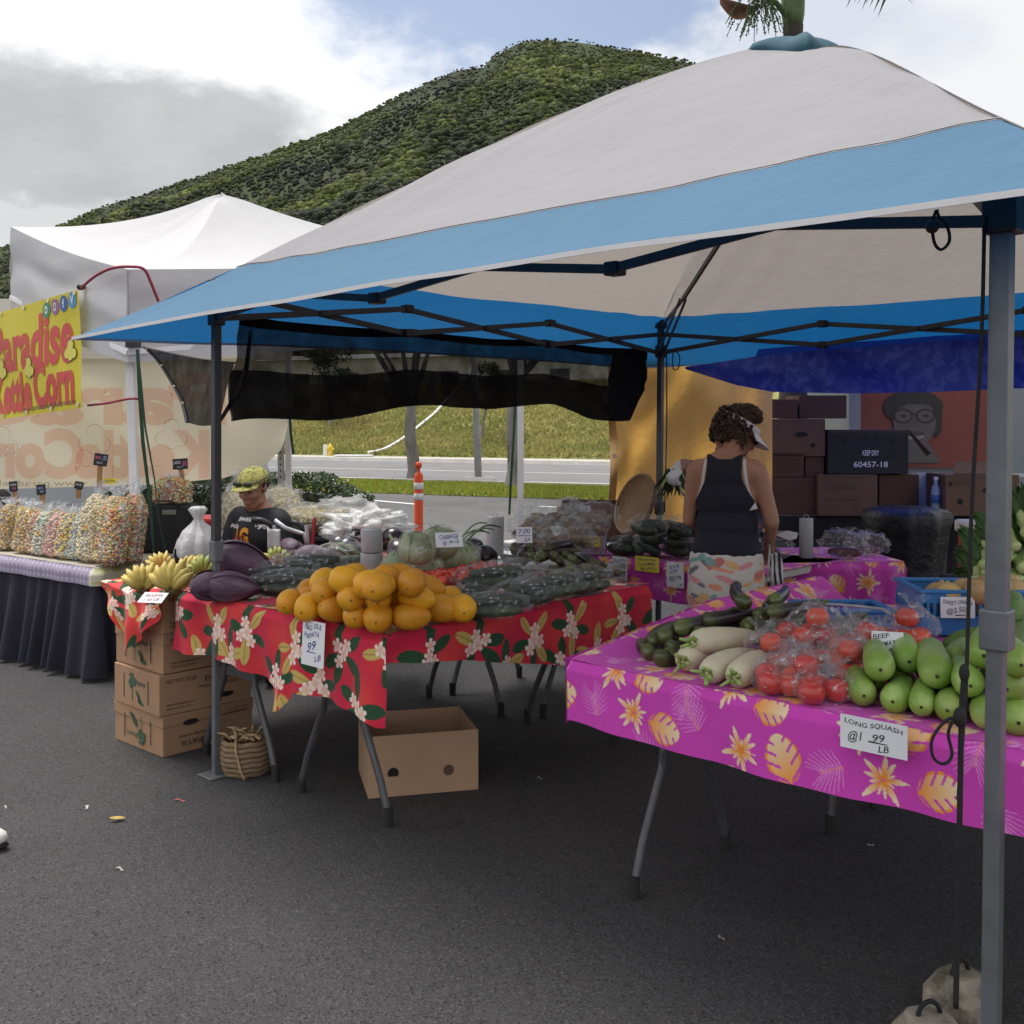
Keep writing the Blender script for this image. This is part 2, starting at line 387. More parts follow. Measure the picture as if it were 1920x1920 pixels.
mb.grid(lambda s, t: R(lerp(-150, 150, s), [34.3, 34.36, 34.5, 35.6][round(t * 3)], [0, .14, .15, .15][round(t * 3)]), 40, 3); mb.build('sidewalk', m_conc, kind='structure')
mb = MB(); mb.grid(lambda s, t: R(lerp(-60, 60, s), [22.25, 22.27, 22.58, 22.6][round(t * 3)], [0, .12, .12, .008][round(t * 3)]), 40, 3); mb.build('kerb', m_conc, kind='structure')
def strip_h(r, n): k = max(0, math.sin((n - 19.2) / 3.05 * math.pi)); return .012 + (.07 + .03 * nz((r, n, 0), .7)) * k ** .6
sheet('grass_verge', -40, 40, 19.2, 22.25, .0, m_turf, 160, 14, fn=strip_h)
def bank_z(r, n):
    z = .15 + 3.4 * smooth(34.5, 51, n) + max(0, n - 51) * .03
    return z + .12 * nz((r, n, 0), .25) + .07 * nz((r, n, 5), .9)
mb = MB(); mb.grid(lambda s, t: (lambda r, n: R(r, n, bank_z(r, n) if n > 35.7 else .15))(lerp(-70, 70, s), lerp(35.6, 66, t)), 260, 80); mb.build('grass_bank', m_bank, smooth=True, kind='structure')
# parking bay lines on the lot
for k, (p0, p1) in enumerate((((655, 935), (790, 947)), ((1010, 950), (1140, 956)))):
    a, b = G(*p0), G(*p1); d = (b - a).normalized(); n = Vector((-d.y, d.x, 0)) * .07
    mb = MB(); mb.add([a - n + Z3 * .009, b - n + Z3 * .009, b + n + Z3 * .009, a + n + Z3 * .009], [(0, 1, 2, 3)]); mb.build('parking_line', m_paintw, kind='structure')

# grass blades on verge and bank
def blades(name, pts, hs, cols, w, label, seed):
    r = np.random.default_rng(seed); n = len(pts); P = np.array(pts); h = np.array(hs)
    ang = r.uniform(0, 6.283, n); tilt = r.normal(0, .35, (n, 2)) * h[:, None]
    dx = np.stack([np.cos(ang), np.sin(ang), np.zeros(n)], 1) * (w * r.uniform(.6, 1.3, n))[:, None]
    top = P + np.stack([tilt[:, 0], tilt[:, 1], h], 1)
    v = np.stack([P - dx, P + dx, top], 1).reshape(-1, 3)
    me = bpy.data.meshes.new(name); me.from_pydata(v.tolist(), [], np.arange(3 * n).reshape(-1, 3).tolist())
    ca = me.color_attributes.new('Col', 'FLOAT_COLOR', 'POINT'); c = np.ones((3 * n, 4), np.float32); c[:, :3] = np.repeat(np.array(cols), 3, 0); ca.data.foreach_set('color', c.ravel())
    return link(name, me, M('blade_vcol', vcol=True, rough=.8, var=0, transl=.35), label=label, cat='grass', kind='stuff')
pts, hs, cs = [], [], []
for i in range(26000):
    r = random.uniform(-18, -3); n = random.uniform(19.1, 22.2); p = R(r, n)
    pts.append((p.x, p.y, strip_h(r, n))); hs.append(random.uniform(.04, .11)); k = random.uniform(.75, 1.3); y = random.random()
    cs.append((lerp(.20, .32, y) * k, lerp(.29, .30, y) * k, .04 * k))
blades('verge_grass', pts, hs, cs, .02, 'bright green grass blades on the verge beside the road', 1)
pts, hs, cs = [], [], []
for i in range(60000):
    r = random.uniform(-40, -8); n = 35.7 + (random.random() ** 1.2) * 14; p = R(r, n); q = nz((r, n, 2), .35) * .6 + nz((r, n, 9), 1.3) * .4
    pts.append((p.x, p.y, bank_z(r, n))); hs.append(random.uniform(.06, .2)); k = random.uniform(.65, 1.25); y = min(1, max(0, .5 + q))
    cs.append((lerp(.24, .42, y) * k, lerp(.27, .36, y) * k, lerp(.075, .13, y) * k))
blades('bank_grass', pts, hs, cs, .07, 'tufted yellow green grass covering the roadside bank', 2)

# ------------------------------------------------------------------ hill
SIL = [(-900, 700), (-300, 560), (0, 462), (103, 420), (210, 378), (350, 335), (480, 295), (600, 252), (665, 220), (750, 175), (850, 132), (908, 122), (920, 104), (940, 92), (965, 76), (985, 67), (1025, 65), (1075, 68), (1110, 76), (1200, 90), (1290, 112), (1330, 128), (1450, 190), (1700, 310), (2000, 420), (3200, 700)]
sx, sy = [p[0] for p in SIL], [p[1] for p in SIL]
D0, D1 = 170.0, 420.0
def hill_pt(px, t):
    """t 0 at the foot, 1 at the ridge, up to 1.4 behind it"""
    py = float(np.interp(px, sx, sy)); zr = (HOR - py) / FPX * D1
    d = D0 + (D1 - D0) * t
    if t <= 1: z = zr * (t ** 1.12) * (d / D1) ** .35
    else: z = zr * (1 - (t - 1) * 1.6)
    x = (px - 960) / FPX * d
    fade = smooth(0, .15, t) * (1 - .75 * smooth(.85, 1, t))
    z += fade * (7 * nz((x, d, 0), .02) + 3.2 * nz((x, d, 3), .07) + 1.0 * nz((x, d, 7), .2))
    return Vector((x, d, EYE + z - .4))
m_hill = M('hill_scrub', (.040, .056, .014), .95, .35, .05, .8, .5, col2=(.020, .030, .008), c2scale=.03, c2lo=.42, c2hi=.6, bdist=2.0)
mb = MB(); mb.grid(lambda s, t: hill_pt(lerp(-900, 3200, s), t * 1.4), 420, 110); mb.build('hill', m_hill, smooth=True, kind='structure')
bm = bmesh.new(); bmesh.ops.create_icosphere(bm, subdivisions=1, radius=1); IV = np.array([v.co[:] for v in bm.verts]); IF = np.array([[v.index for v in f.verts] for f in bm.faces]); bm.free()
bm = bmesh.new(); bmesh.ops.create_icosphere(bm, subdivisions=2, radius=1); IV2 = np.array([v.co[:] for v in bm.verts]); IF2 = np.array([[v.index for v in f.verts] for f in bm.faces]); bm.free()
def clump_mesh(name, centers, radii, cols, mat, jitter=.35, flat=.7, big=False, seed=0, **tagkw):
    r = np.random.default_rng(seed); n = len(centers); bv, bf = (IV2, IF2) if big else (IV, IF); k = len(bv)
    C = np.array(centers); Rr = np.array(radii)
    v = bv[None] * (1 + r.uniform(-jitter, jitter, (n, k, 1))) * Rr[:, None, None] * np.array([1, 1, flat]); a = r.uniform(0, 6.28, n); ca, sa = np.cos(a)[:, None], np.sin(a)[:, None]
    v = np.stack([v[..., 0] * ca - v[..., 1] * sa, v[..., 0] * sa + v[..., 1] * ca, v[..., 2]], 2) + C[:, None]
    f = (bf[None] + (np.arange(n) * k)[:, None, None]).reshape(-1, 3)
    me = bpy.data.meshes.new(name); me.vertices.add(n * k); me.vertices.foreach_set('co', v.reshape(-1).astype(np.float32))
    me.loops.add(len(f) * 3); me.loops.foreach_set('vertex_index', f.reshape(-1).astype(np.int32)); me.polygons.add(len(f)); me.polygons.foreach_set('loop_start', (np.arange(len(f)) * 3).astype(np.int32))
    try: me.polygons.foreach_set('loop_total', np.full(len(f), 3, np.int32))
    except Exception: pass
    me.update(); me.validate()
    at = me.color_attributes.new('Col', 'FLOAT_COLOR', 'POINT'); c = np.ones((n * k, 4), np.float32); c[:, :3] = np.repeat(np.array(cols), k, 0) * (1 + r.uniform(-.18, .18, (n * k, 1))); at.data.foreach_set('color', c.ravel())
    return link(name, me, mat, **tagkw)
cen, rad, col = [], [], []
for i in range(9000):
    px = random.uniform(-80, 1500); t = random.random() ** .8; p = hill_pt(px, t); q = nz((p.x * .6, p.y, 31), .03) + .6 * nz((p.x, p.y, 37), .09)
    if q < .10 or t > .9: continue
    s = random.uniform(1.0, 2.3); cen.append((p.x, p.y, p.z + s * .2)); rad.append(s); k = random.uniform(.6, 1.2); col.append((.020 * k, .028 * k, .010 * k))
for i in range(62000):
    px = random.uniform(-80, 1500); t = random.random() ** .8; p = hill_pt(px, t)
    q = nz((p.x, p.y, 11), .035) + .5 * nz((p.x, p.y, 17), .1)
    if random.random() > .62 + .7 * (q + .25): continue
    s = random.uniform(.5, 1.1) * (1.25 if q > .12 else .9) * (1.5 if random.random() < .12 else 1)
    if t > .93: s *= .55
    cen.append((p.x, p.y, p.z + s * .25)); rad.append(s); k = random.uniform(.7, 1.3); y = random.random() ** 1.5
    col.append((lerp(.023, .060, y) * k * (1 + 1.3 * q), lerp(.032, .070, y) * k * (1 + 1.3 * q), lerp(.010, .018, y) * k))
clump_mesh('hill_shrubs', cen, rad, col, M('shrub_vcol', vcol=True, rough=.95, var=.3, scale=.8, bump=.8, bscale=2.5, bdist=.4), big=False, label='dark green scrub covering the steep hillside behind the tents', cat='scrub', kind='stuff')

# ------------------------------------------------------------------ trees, posts and roadside things
def leaf_cloud(mb, n, sampler, size, cols, droop=.3):
    for _ in range(n):
        c = sampler(); s = size * random.uniform(.6, 1.3); q = Euler((random.uniform(-1, 1), random.uniform(-1, 1), random.uniform(0, 6.28))).to_matrix()
        a = q @ Vector((s, 0, 0)); b = q @ Vector((0, s * .45, 0)); k = random.uniform(.6, 1.4); cc = random.choice(cols); cc = tuple(x * k for x in cc)
        mb.add([c - a, c - a * .1 + b, c + a, c - a * .1 - b], [(0, 1, 2, 3)], cc)
m_leaf = M('leaf_vcol', vcol=True, rough=.6, var=0, transl=.3)
m_bark = M('grey_bark', (.19, .175, .165), .95, .35, 5, .9, 18, col2=(.075, .065, .055), c2scale=3.0, c2lo=.5, c2hi=.62, stretch=(1, 1, .35), bdist=.02)
def tree(base, h, r0, lean, fork_z, crown_c, crown_r, nleaf, leaf, label, cols, lobes=9):
    t = empty('tree', base, label, 'tree', 'trees along the road'); b = Vector(base)
    mb = MB(); top = b + Vector((lean[0], lean[1], fork_z))
    pts = [b + (top - b) * (i / 6) + Vector((.05 * math.sin(i * 1.3), .04 * math.cos(i), 0)) * r0 * 4 for i in range(7)]
    mb.tube([pts[0] - Z3 * .1] + pts, [r0 * 1.9, r0 * 1.35] + [r0 * lerp(1.05, .85, i / 5) for i in range(6)], 10)
    cc = Vector(crown_c); lob = []
    for i in range(lobes):
        a = i * 2.4; q = Vector((math.cos(a) * random.uniform(.25, .85), math.sin(a) * random.uniform(.25, .85), random.uniform(-.6, .8)))
        lob.append((cc + Vector((q.x * crown_r[0], q.y * crown_r[1], q.z * crown_r[2])), random.uniform(.32, .5)))
    for i, (c, s) in enumerate(lob[:6]):
        mid = (pts[-1] + c) / 2 + Vector((random.uniform(-.1, .1), random.uniform(-.1, .1), .1)) * h * .1
        mb.tube([pts[-1] - Z3 * r0 * .6, mid, c], [r0 * .62, r0 * .36, r0 * .1], 7)
    mb.build('trunk', m_bark, t, smooth=True)
    lb = MB()
    def samp():
        c, s = random.choice(lob); d = Vector((random.gauss(0, 1), random.gauss(0, 1), random.gauss(0, 1))).normalized() * random.random() ** .4
        return c + Vector((d.x * crown_r[0] * s, d.y * crown_r[1] * s, d.z * crown_r[2] * s * .9))
    leaf_cloud(lb, nleaf, samp, leaf, cols); lb.build('crown', m_leaf, t); return t
gc = [(.030, .052, .014), (.05, .075, .02), (.02, .035, .01)]
b1 = G(775, 905); tree((b1.x, b1.y, .0), 6, .15, (-.08, 0, 0), 1.9, (b1.x - .4, b1.y, 4.6), (2.2, 2.0, 1.5), 2600, .11, 'forked grey barked tree standing at the road edge behind the orange post', gc)
b2 = G(962, 923); tree((b2.x, b2.y, .05), 6, .16, (.05, 0, 0), 2.4, (b2.x + .3, b2.y, 4.8), (2.2, 2.0, 1.4), 2400, .11, 'pale trunked tree on the grass verge in line with the white tent leg', gc)
def bank_at(px, n):
    a = (px - 960) / FPX; k = Vector((a, 1)); d = n / k.dot(RN); p = Vector((a * d, d)); return Vector((p.x, p.y, bank_z(p.dot(RR), n)))
b3 = bank_at(903, 39); tree(b3, 3, .06, (.15, 0, 0), 1.2, b3 + Vector((.4, 0, 2.3)), (1.0, 1.0, .9), 1500, .09, 'young bushy green tree on the bank right of the lamp post', gc, 7)
b4 = bank_at(620, 41); tree(b4, 4, .10, (0, 0, 0), 1.5, b4 + Vector((-.2, 0, 2.7)), (1.6, 1.4, 1.2), 2000, .10, 'dark leaved tree on the bank above the yellow hydrant', gc, 8)

m_galv = M('galvanised', (.42, .43, .44), .5, .18, 4, metal=.5)
lp = G(897, 906); t = empty('lamp_post', lp, 'tall grey lamp post on a round concrete base by the verge', 'lamp post')
mb = MB(); mb.lathe([(.42, 0), (.42, .1), (.34, .16), (0.02, .16)], 20, Matrix.Translation(lp)); mb.build('base', m_conc, t)
mb = MB(); mb.tube([lp + Vector((0, 0, .1)), lp + Vector((-.12, 0, 3.6)), lp + Vector((-.2, 0, 6.2))], [.09, .075, .055], 12); mb.build('pole', m_galv, t, smooth=True)
mb = MB(); mb.tube([lp + Vector((-.2, 0, 6.15)), lp + Vector((-.1, .4, 6.3)), lp + Vector((.1, .9, 6.3))], .035, 8); mb.build('arm', m_galv, t, smooth=True)
mb = MB(); mb.box(lp + Vector((.12, 1.05, 6.28)), (.3, .5, .12)); mb.build('lamp_head', m_galv, t, bevel=.03)
# pale building beyond the bank
m_bwall = M('building_render', (.72, .71, .69), .8, .06, .3); m_broof = M('building_roof', (.30, .29, .28), .8, .1, .5); bl = empty('building', R(-36, 66, 3.2), 'long pale building standing beyond the grassy bank, seen through the shade net', 'building')
def BP(r, n, z): return R(r, n, z)
mb = MB(); mb.add([BP(r, n, z) for z in (2.2, 6.0) for r, n in ((-58, 66), (-17, 66), (-17, 76), (-58, 76))], [(0, 1, 5, 4), (1, 2, 6, 5), (2, 3, 7, 6), (3, 0, 4, 7)]); mb.build('wall', m_bwall, bl)
mb = MB(); mb.add([BP(-58.6, 65.4, 6.0), BP(-16.4, 65.4, 6.0), BP(-16.4, 76.6, 6.0), BP(-58.6, 76.6, 6.0), BP(-58.6, 71, 6.7), BP(-16.4, 71, 6.7)], [(0, 1, 5, 4), (2, 3, 4, 5), (1, 2, 5), (3, 0, 4), (3, 2, 1, 0)]); mb.build('roof', m_broof, bl)
for i in range(9):
    r0 = -55 + i * 4.1; mb = MB(); mb.add([BP(r0 + a, 65.97, z) for a, z in ((0, 3.9), (1.4, 3.9), (1.4, 5.0), (0, 5.0))], [(0, 1, 2, 3)]); w = mb.build('window', M('window_glass', (.06, .07, .08), .15, .05), bl); mb = MB(); mb.add([BP(r0 + a, 65.95, z) for a, z in ((-.1, 3.8), (1.5, 3.8), (1.5, 3.9), (-.1, 3.9))], [(0, 1, 2, 3)]); mb.build('sill', m_conc, w)
# delineator post
m_or = M('orange_plastic', (.80, .085, .018), .5, .08, 6, .1, 60); m_wh = M('white_plastic', (.75, .75, .76), .45, .06, 8); m_refl = M('white_sheeting', (.8, .8, .82), .35, .08, 20)
dp = W(785, 790, 9.0); dp.z = 0; t = empty('delineator_post', dp, 'orange plastic delineator post with two white reflective bands', 'delineator')
T = Matrix.Translation(dp)
mb = MB(); mb.lathe([(.2, 0), (.2, .03), (.12, .06), (.05, .08), (.038, .1), (.038, 1.04), (.03, 1.06), (.012, 1.07), (.012, 1.10), (.026, 1.115), (.03, 1.135), (.02, 1.155), (.004, 1.16)], 20, T); mb.build('post', m_or, t, smooth=True)
for z in (.865, .955):
    mb = MB(); mb.lathe([(.039, z - .028), (.0405, z - .027), (.0405, z + .027), (.039, z + .028)], 20, T); mb.build('reflective_band', m_refl, t, smooth=True)
# hydrant
hp = bank_at(619, 35.3); hp.z = .15; t = empty('fire_hydrant', hp, 'small yellow fire hydrant beside the kerb below the bank', 'hydrant')
m_yel = M('yellow_paint', (.62, .46, .03), .5, .15, 8)
T = Matrix.Translation(hp)
mb = MB(); mb.lathe([(.13, 0), (.13, .03), (.09, .04), (.09, .3), (.11, .31), (.11, .34), (.09, .36), (.075, .42), (.03, .46), (.02, .5), (.002, .5)], 14, T); mb.build('barrel', m_yel, t, smooth=True)
for s in (-1, 1):
    mb = MB(); mb.tube([hp + Vector((s * .07, -.03, .27)), hp + Vector((s * .15, -.06, .27))], .045, 10); mb.build('outlet', m_yel, t)
mb = MB(); mb.box(hp + Vector((-.2, .1, .22)), (.16, .12, .44)); mb.build('utility_box', m_wh, bevel=.01, label='small white utility box beside the yellow hydrant', cat='box')
# white hose over the bank and a flat board on the sidewalk
mb = MB(); hp2 = []
for i in range(15):
    s = i / 14; px = lerp(690, 884, s); n = lerp(35.7, 49, s ** 1.5); p = bank_at(px, n); hp2.append(p + Z3 * .1)
mb.tube(hp2, .06, 6); mb.build('hose', m_wh, smooth=True, label='long white hose lying down the grassy bank', cat='hose')
q = bank_at(664, 35.2); mb = MB(); mb.box((q.x, q.y, .19), (1.5, .7, .03)); mb.build('board', m_wh, label='flat white board lying on the sidewalk near the hydrant', cat='board', bevel=.005)
# green straps
m_strap = M('green_strap', (.012, .06, .035), .6, .15, 20)
def ribbon(name, pts, w, mat, label, cat='strap', tw=.8, group=None):
    mb = MB(); k = len(pts); pts = [Vector(p) for p in pts]; v = []
    for i, p in enumerate(pts):
        a = tw * i; d = Vector((math.cos(a), math.sin(a), 0)) * w / 2; v += [p - d, p + d]
    mb.add(v, [(2 * i, 2 * i + 1, 2 * i + 3, 2 * i + 2) for i in range(k - 1)]); return mb.build(name, mat, label=label, cat=cat, group=group, solid=.002)
ribbon('strap', [W(966, 640, 8.4), W(966, 760, 8.4), W(962, 840, 8.4), W(958, 900, 8.4), W(955, 965, 8.4)], .02, m_strap, 'dark green strap dangling beside the rear white tent leg', tw=.15)
ribbon('strap', [W(543, 770, 9.0), W(545, 810, 9.0), W(550, 852, 9.0)], .022, m_strap, 'short green strap hanging at the end of the mirrored banner', tw=.2)

# ------------------------------------------------------------------ palm (mostly above the frame)
pb = W(1487, 790, 10.0); pb.z = 0; t = empty('palm_tree', pb, 'palm tree with green crownshaft and hanging fruit strands behind the canopy', 'palm tree')
m_pbark = M('palm_bark', (.055, .045, .038), .95, .4, 8, .8, 30, stretch=(1, 1, 3)); m_shaft = M('crownshaft', (.08, .125, .03), .5, .2, 4, stretch=(4, 4, .5))
ztop = EYE + (HOR - 48) / FPX * 10
mb = MB(); prof = []
k = 44
for i in range(k + 1):
    z = ztop * i / k; prof.append((lerp(.15, .088, i / k) * (1.0 if i % 2 else 1.07), z))
mb.lathe(prof, 16, Matrix.Translation(pb)); mb.build('trunk', m_pbark, t, smooth=True)
mb = MB(); mb.lathe([(.085, ztop - .02), (.105, ztop + .1), (.11, ztop + .3), (.10, ztop + .8), (.07, ztop + 1.2), (.05, ztop + 1.35)], 18, Matrix.Translation(pb)); mb.build('crownshaft', m_shaft, t, smooth=True)
m_fr = M('frond_leaf', (.035, .065, .02), .6, .25, 4, transl=.3)
ct = pb + Z3 * (ztop + 1.3)
for i in range(11):
    a = i * 0.571 + .2; el = [1.15, .95, .8, .7][i % 4] if math.cos(a) < .55 else .5; Lf = random.uniform(1.9, 2.3); mb = MB(); rp = []
    for j in range(13):
        s = j / 12; hor = Lf * s; z = math.sin(el) * Lf * s - 1.45 * s * s * (1.25 - el * .4); rp.append(ct + Vector((math.cos(a) * hor * .92, math.sin(a) * hor * .92, z)))
    mb.tube(rp, [lerp(.03, .006, j / 12) for j in range(13)], 5)
    for j in range(1, 40):
        s = j / 40; q = s * 12; i0 = min(11, int(q)); p = rp[i0].lerp(rp[i0 + 1], q - i0); dr = (rp[i0 + 1] - rp[i0]).normalized(); sd = dr.cross(Z3).normalized()
        ll = .62 * math.sin(math.pi * (.12 + .8 * s)) + .08
        for sg in (-1, 1):
            tip = p + sd * sg * ll * .75 + dr * ll * .35 - Z3 * ll * random.uniform(.35, .7); mid = p.lerp(tip, .5) + Z3 * .06; w = dr * .018
            mb.add([p - w, p + w, mid + w * 1.2, tip, mid - w * 1.2], [(0, 1, 2, 3, 4)])
    mb.build('frond', m_fr, t)
m_fruit = M('green_fruit', (.07, .11, .025), .6, .3, 30); m_spathe = M('spathe', (.22, .11, .07), .6, .25, 8)
mb = MB(); st0 = pb + Vector((-.08, -.05, ztop + .08)); st = [st0, W(1455, 5, 9.8), W(1432, -12, 9.75), W(1410, 5, 9.7)]
mb.tube(st, [.03, .026, .02, .012], 7)
for i in range(42):
    s = random.random(); q = st[1].lerp(st[3], s); q = q + Vector((random.uniform(-.06, .06), random.uniform(-.12, .12), random.uniform(0, .06))); Ls = random.uniform(.14, .36); dx = random.uniform(-.26, .16); pp = [q + Vector((dx * u, 0, -Ls * u * u - .02 * u)) for u in (0, .35, .7, 1)]
    mb.tube(pp, .0035, 4, caps=False)
    for j in range(14):
        u = random.uniform(.15, 1); kx = q + Vector((dx * u + random.uniform(-.012, .012), random.uniform(-.012, .012), -Ls * u * u - .02 * u)); mb.add((IV * random.uniform(.006, .010) + np.array(kx)).tolist(), IF.tolist())
mb.build('fruit_strands', m_fruit, t, kind='stuff')
mb = MB(); c0, c1, c2 = W(1350, -5, 9.7), W(1368, 36, 9.7), W(1420, 14, 9.75)
mb.grid(lambda s, u: c0.lerp(c2, s) + Vector((0, .10 * math.sin(math.pi * u) * math.sin(math.pi * s), -.16 * math.sin(math.pi * min(1, s * .9 + .12)) * u)), 14, 8); mb.build('spathe', m_spathe, t, smooth=True, solid=.006)
# ================================================================== BLUE AND WHITE CANOPY
LA, LB_, LC, LD = Vector((-1.25, 4.51)), Vector((1.065, 2.31)), Vector((.95, 6.80)), Vector((3.40, 4.60))
PK = Vector((1.215, 4.50))
m_cwhite = M('canopy_white_cloth', (.35, .345, .365), .85, .05, 3, .6, 6, transl=.34, tcol=(.44, .40, .36), bdist=.03)
m_cblue = M('canopy_blue_cloth', (.078, .195, .315), .8, .06, 3, .6, 6, transl=.34, tcol=(.010, .14, .36), bdist=.03)
m_ctrim = M('canopy_trim_tape', (.62, .62, .64), .7, .05)
m_cap = M('teal_cap_cloth', (.010, .065, .095), .8, .12, 5, .3, 12)
m_dark = M('charcoal_steel', (.035, .036, .042), .45, .2, 12, .15, 60, spec=.5)
m_grey = M('grey_steel', (.14, .15, .165), .42, .2, 10, .12, 60, metal=.3)
m_blackp = M('black_plastic', (.012, .012, .014), .45, .1)
m_cord = M('black_cord', (.01, .01, .011), .8, .1)
can = empty('canopy_tent', (1.2, 4.5, 0), 'blue and white pop up canopy with charcoal legs over the vegetable stall', 'canopy')
TT = [0, .129, .233, .38, .52, .678, .835, 1]; TZ = [1.86, 1.99, 2.128, 2.344, 2.553, 2.726, 2.924, 3.075]
TPOLY = np.polyfit(TT, TZ, 3)
def tip(L): d = (L - PK).normalized(); return L + d * .605
tips = {'A': (tip(LA), 1.86), 'B': (tip(LB_), 1.905), 'C': (tip(LC), 1.88), 'D': (tip(LD), 1.88)}
tips['A'] = (Vector((-1.857, 4.50)), 1.86)
def hip(k, t):
    p, z0 = tips[k]; d = (p - PK); q = PK + d.normalized() * .21; xy = p.lerp(q, t)
    z = float(np.polyval(TPOLY, t)); z += (z0 - 1.86) * (1 - t) + {'A': 0, 'B': -.09, 'C': -.03, 'D': -.05}[k] * t; return Vector((xy.x, xy.y, z))
TB = .243
def face(a, b, t0, t1, nu, nv, off=0.0):
    def f(s, u):
        t = lerp(t0, t1, u); P = hip(a, t).lerp(hip(b, t), s)
        m = math.sin(math.pi * s)
        P.z += .022 * m * (1 - t) ** 2 - .035 * m * math.sin(math.pi * t) + off
        P.z += .006 * math.sin(s * 60 + t * 25) * (1 - m) * math.sin(math.pi * t) + .010 * nz((P.x, P.y, 0), 2.2) * m
        return P
    return f
for a, b in (('A', 'B'), ('C', 'A'), ('D', 'C'), ('B', 'D')):
    mb = MB(); mb.grid(face(a, b, TB, 1, 90, 60), 90, 50); mb.build('roof_panel', m_cwhite, can, smooth=True, label='pale grey upper roof panel')
    mb = MB(); mb.grid(face(a, b, .0, TB, 90, 20), 90, 16); mb.build('eave_panel', m_cblue, can, smooth=True, label='blue lower roof panel')
    mb = MB(); f = face(a, b, 0, TB, 1, 1)
    mb.grid(lambda s, u: f(s, .0) + Vector((0, 0, lerp(-.009, .004, u))), 60, 1); mb.build('edge_tape', m_ctrim, can, solid=.003)
# seams on the front face and down the hips
mb = MB(); f = face('A', 'B', 0, TB, 1, 1, .004); mb.tube([f(i / 40, 1.0) for i in range(41)], .0018, 5); mb.build('seam', m_dark, can)
mb = MB(); mb.tube([hip('B', t / 20) + Z3 * .003 for t in range(21)], .0022, 5); mb.build('seam', m_dark, can)
# vent cap on the peak
mb = MB(); ring = [hip(k, 1.0) for k in 'ABDC']
def capf(s, u):
    i = s * 4; k = int(i) % 4; p = ring[k].lerp(ring[(k + 1) % 4], i - int(i)); c = Vector((PK.x, PK.y, 3.15)); q = c + (p - c) * lerp(1.08, .0, u)
    q.z = lerp(p.z + .004, 3.118, math.sin(u * math.pi / 2) ** .55) + .012 * math.sin(s * 31) * (1 - u) + (-.02 if u == 0 else 0); return q
mb.grid(capf, 48, 8); mb.build('vent_cap', m_cap, can, smooth=True, solid=.004)
# legs
def leg(L, topz, colz, base_xy, up_mat, lo_mat, wu, wl):
    b = Vector((base_xy[0], base_xy[1], 0)); tp = Vector((L.x, L.y, topz)); c = b.lerp(tp, colz / topz)
    mb = MB(); mb.bar(c - Z3 * .02, tp, wu, wu, V3); lg = mb.build('leg', up_mat, can, bevel=.003)
    mb = MB(); mb.bar(b, c, wl, wl, V3); mb.build('lower_tube', lo_mat, lg, bevel=.003)
    mb = MB(); mb.bar(c - Z3 * .045, c + Z3 * .045, wu * 1.35, wu * 1.45, V3); mb.build('slide_collar', lo_mat, lg, bevel=.006)
    mb = MB(); mb.box(b + Z3 * .004, (.11, .11, .008), Matrix.Rotation(_t, 3, 'Z')); mb.build('foot_plate', m_grey, lg, bevel=.003)
    mb = MB(); mb.bar(Vector((L.x, L.y, 1.905)), Vector((L.x, L.y, 1.985)), wu * 1.7, wu * 1.7, V3); mb.build('lower_bracket', m_blackp, lg, bevel=.006)
    mb = MB(); mb.bar(tp - Z3 * .05, tp + Z3 * .01, wu * 1.7, wu * 1.7, V3); mb.build('upper_bracket', m_blackp, lg, bevel=.006)
    return lg
leg(LA, 2.09, .95, (-1.255, 4.52), m_dark, m_grey, .033, .027)
leg(LB_, 2.10, 1.05, (1.035, 2.31), m_grey, m_grey, .042, .035)  # charcoal upper tube coloured grey to read as lit
leg(LC, 2.14, .95, (.93, 6.80), m_dark, m_dark, .034, .028)
leg(LD, 2.12, .95, (LD.x, LD.y), m_dark, m_grey, .034, .028)
# scissor trusses, three crossings on each side
ZH, ZL = 2.055, 1.935
def truss(P, Q, n=3):
    sd = (Q - P).normalized(); nr = Vector((-sd.y, sd.x, 0)) * .011
    for i in range(n):
        a, b = P.lerp(Q, i / n), P.lerp(Q, (i + 1) / n)
        for (z0, z1, s) in ((ZH, ZL, 1), (ZL, ZH, -1)):
            mb = MB(); mb.bar(Vector((a.x, a.y, z0)) + nr * s, Vector((b.x, b.y, z1)) + nr * s, .013, .027); mb.build('truss_bar', m_dark, can, bevel=.002)
        m = (a + b) / 2; mb = MB(); c = Vector((m.x, m.y, (ZH + ZL) / 2)); mb.tube([c - nr * 2.4, c + nr * 2.4], .013, 8); mb.build('pivot', m_blackp, can)
        if i < n - 1:
            for z in (ZH, ZL): mb = MB(); mb.box((b.x, b.y, z), (.05, .05, .04), Matrix.Rotation(_t, 3, 'Z')); mb.build('joint', m_blackp, can, bevel=.006)
truss(LA, LB_); truss(LA, LC); truss(LC, LD); truss(LB_, LD)
for L in (LA, LB_, LC, LD):
    p0 = Vector((L.x, L.y, ZL)); p1 = Vector((PK.x, PK.y, 2.78)); k = 'ABCD'[(LA, LB_, LC, LD).index(L)]
    kk = Vector((lerp(L.x, PK.x, .22), lerp(L.y, PK.y, .22), 2.22))
    for o in (-.018, .018):
        nn = (PK - L).normalized(); nn = Vector((-nn.y, nn.x, 0)) * o
        mb = MB(); mb.bar(p0 + nn, kk + nn, .01, .016); mb.build('strut', m_dark, can)
    mb = MB(); mb.bar(Vector((L.x, L.y, 2.1)), kk, .011, .02); mb.build('strut', m_dark, can); mb = MB(); mb.bar(kk, p1, .016, .026); mb.build('peak_arm', m_dark, can)
mb = MB(); mb.tube([Vector((PK.x, PK.y, 2.72)), Vector((PK.x, PK.y, 3.09))], .022, 10); mb.build('centre_pole', m_dark, can)
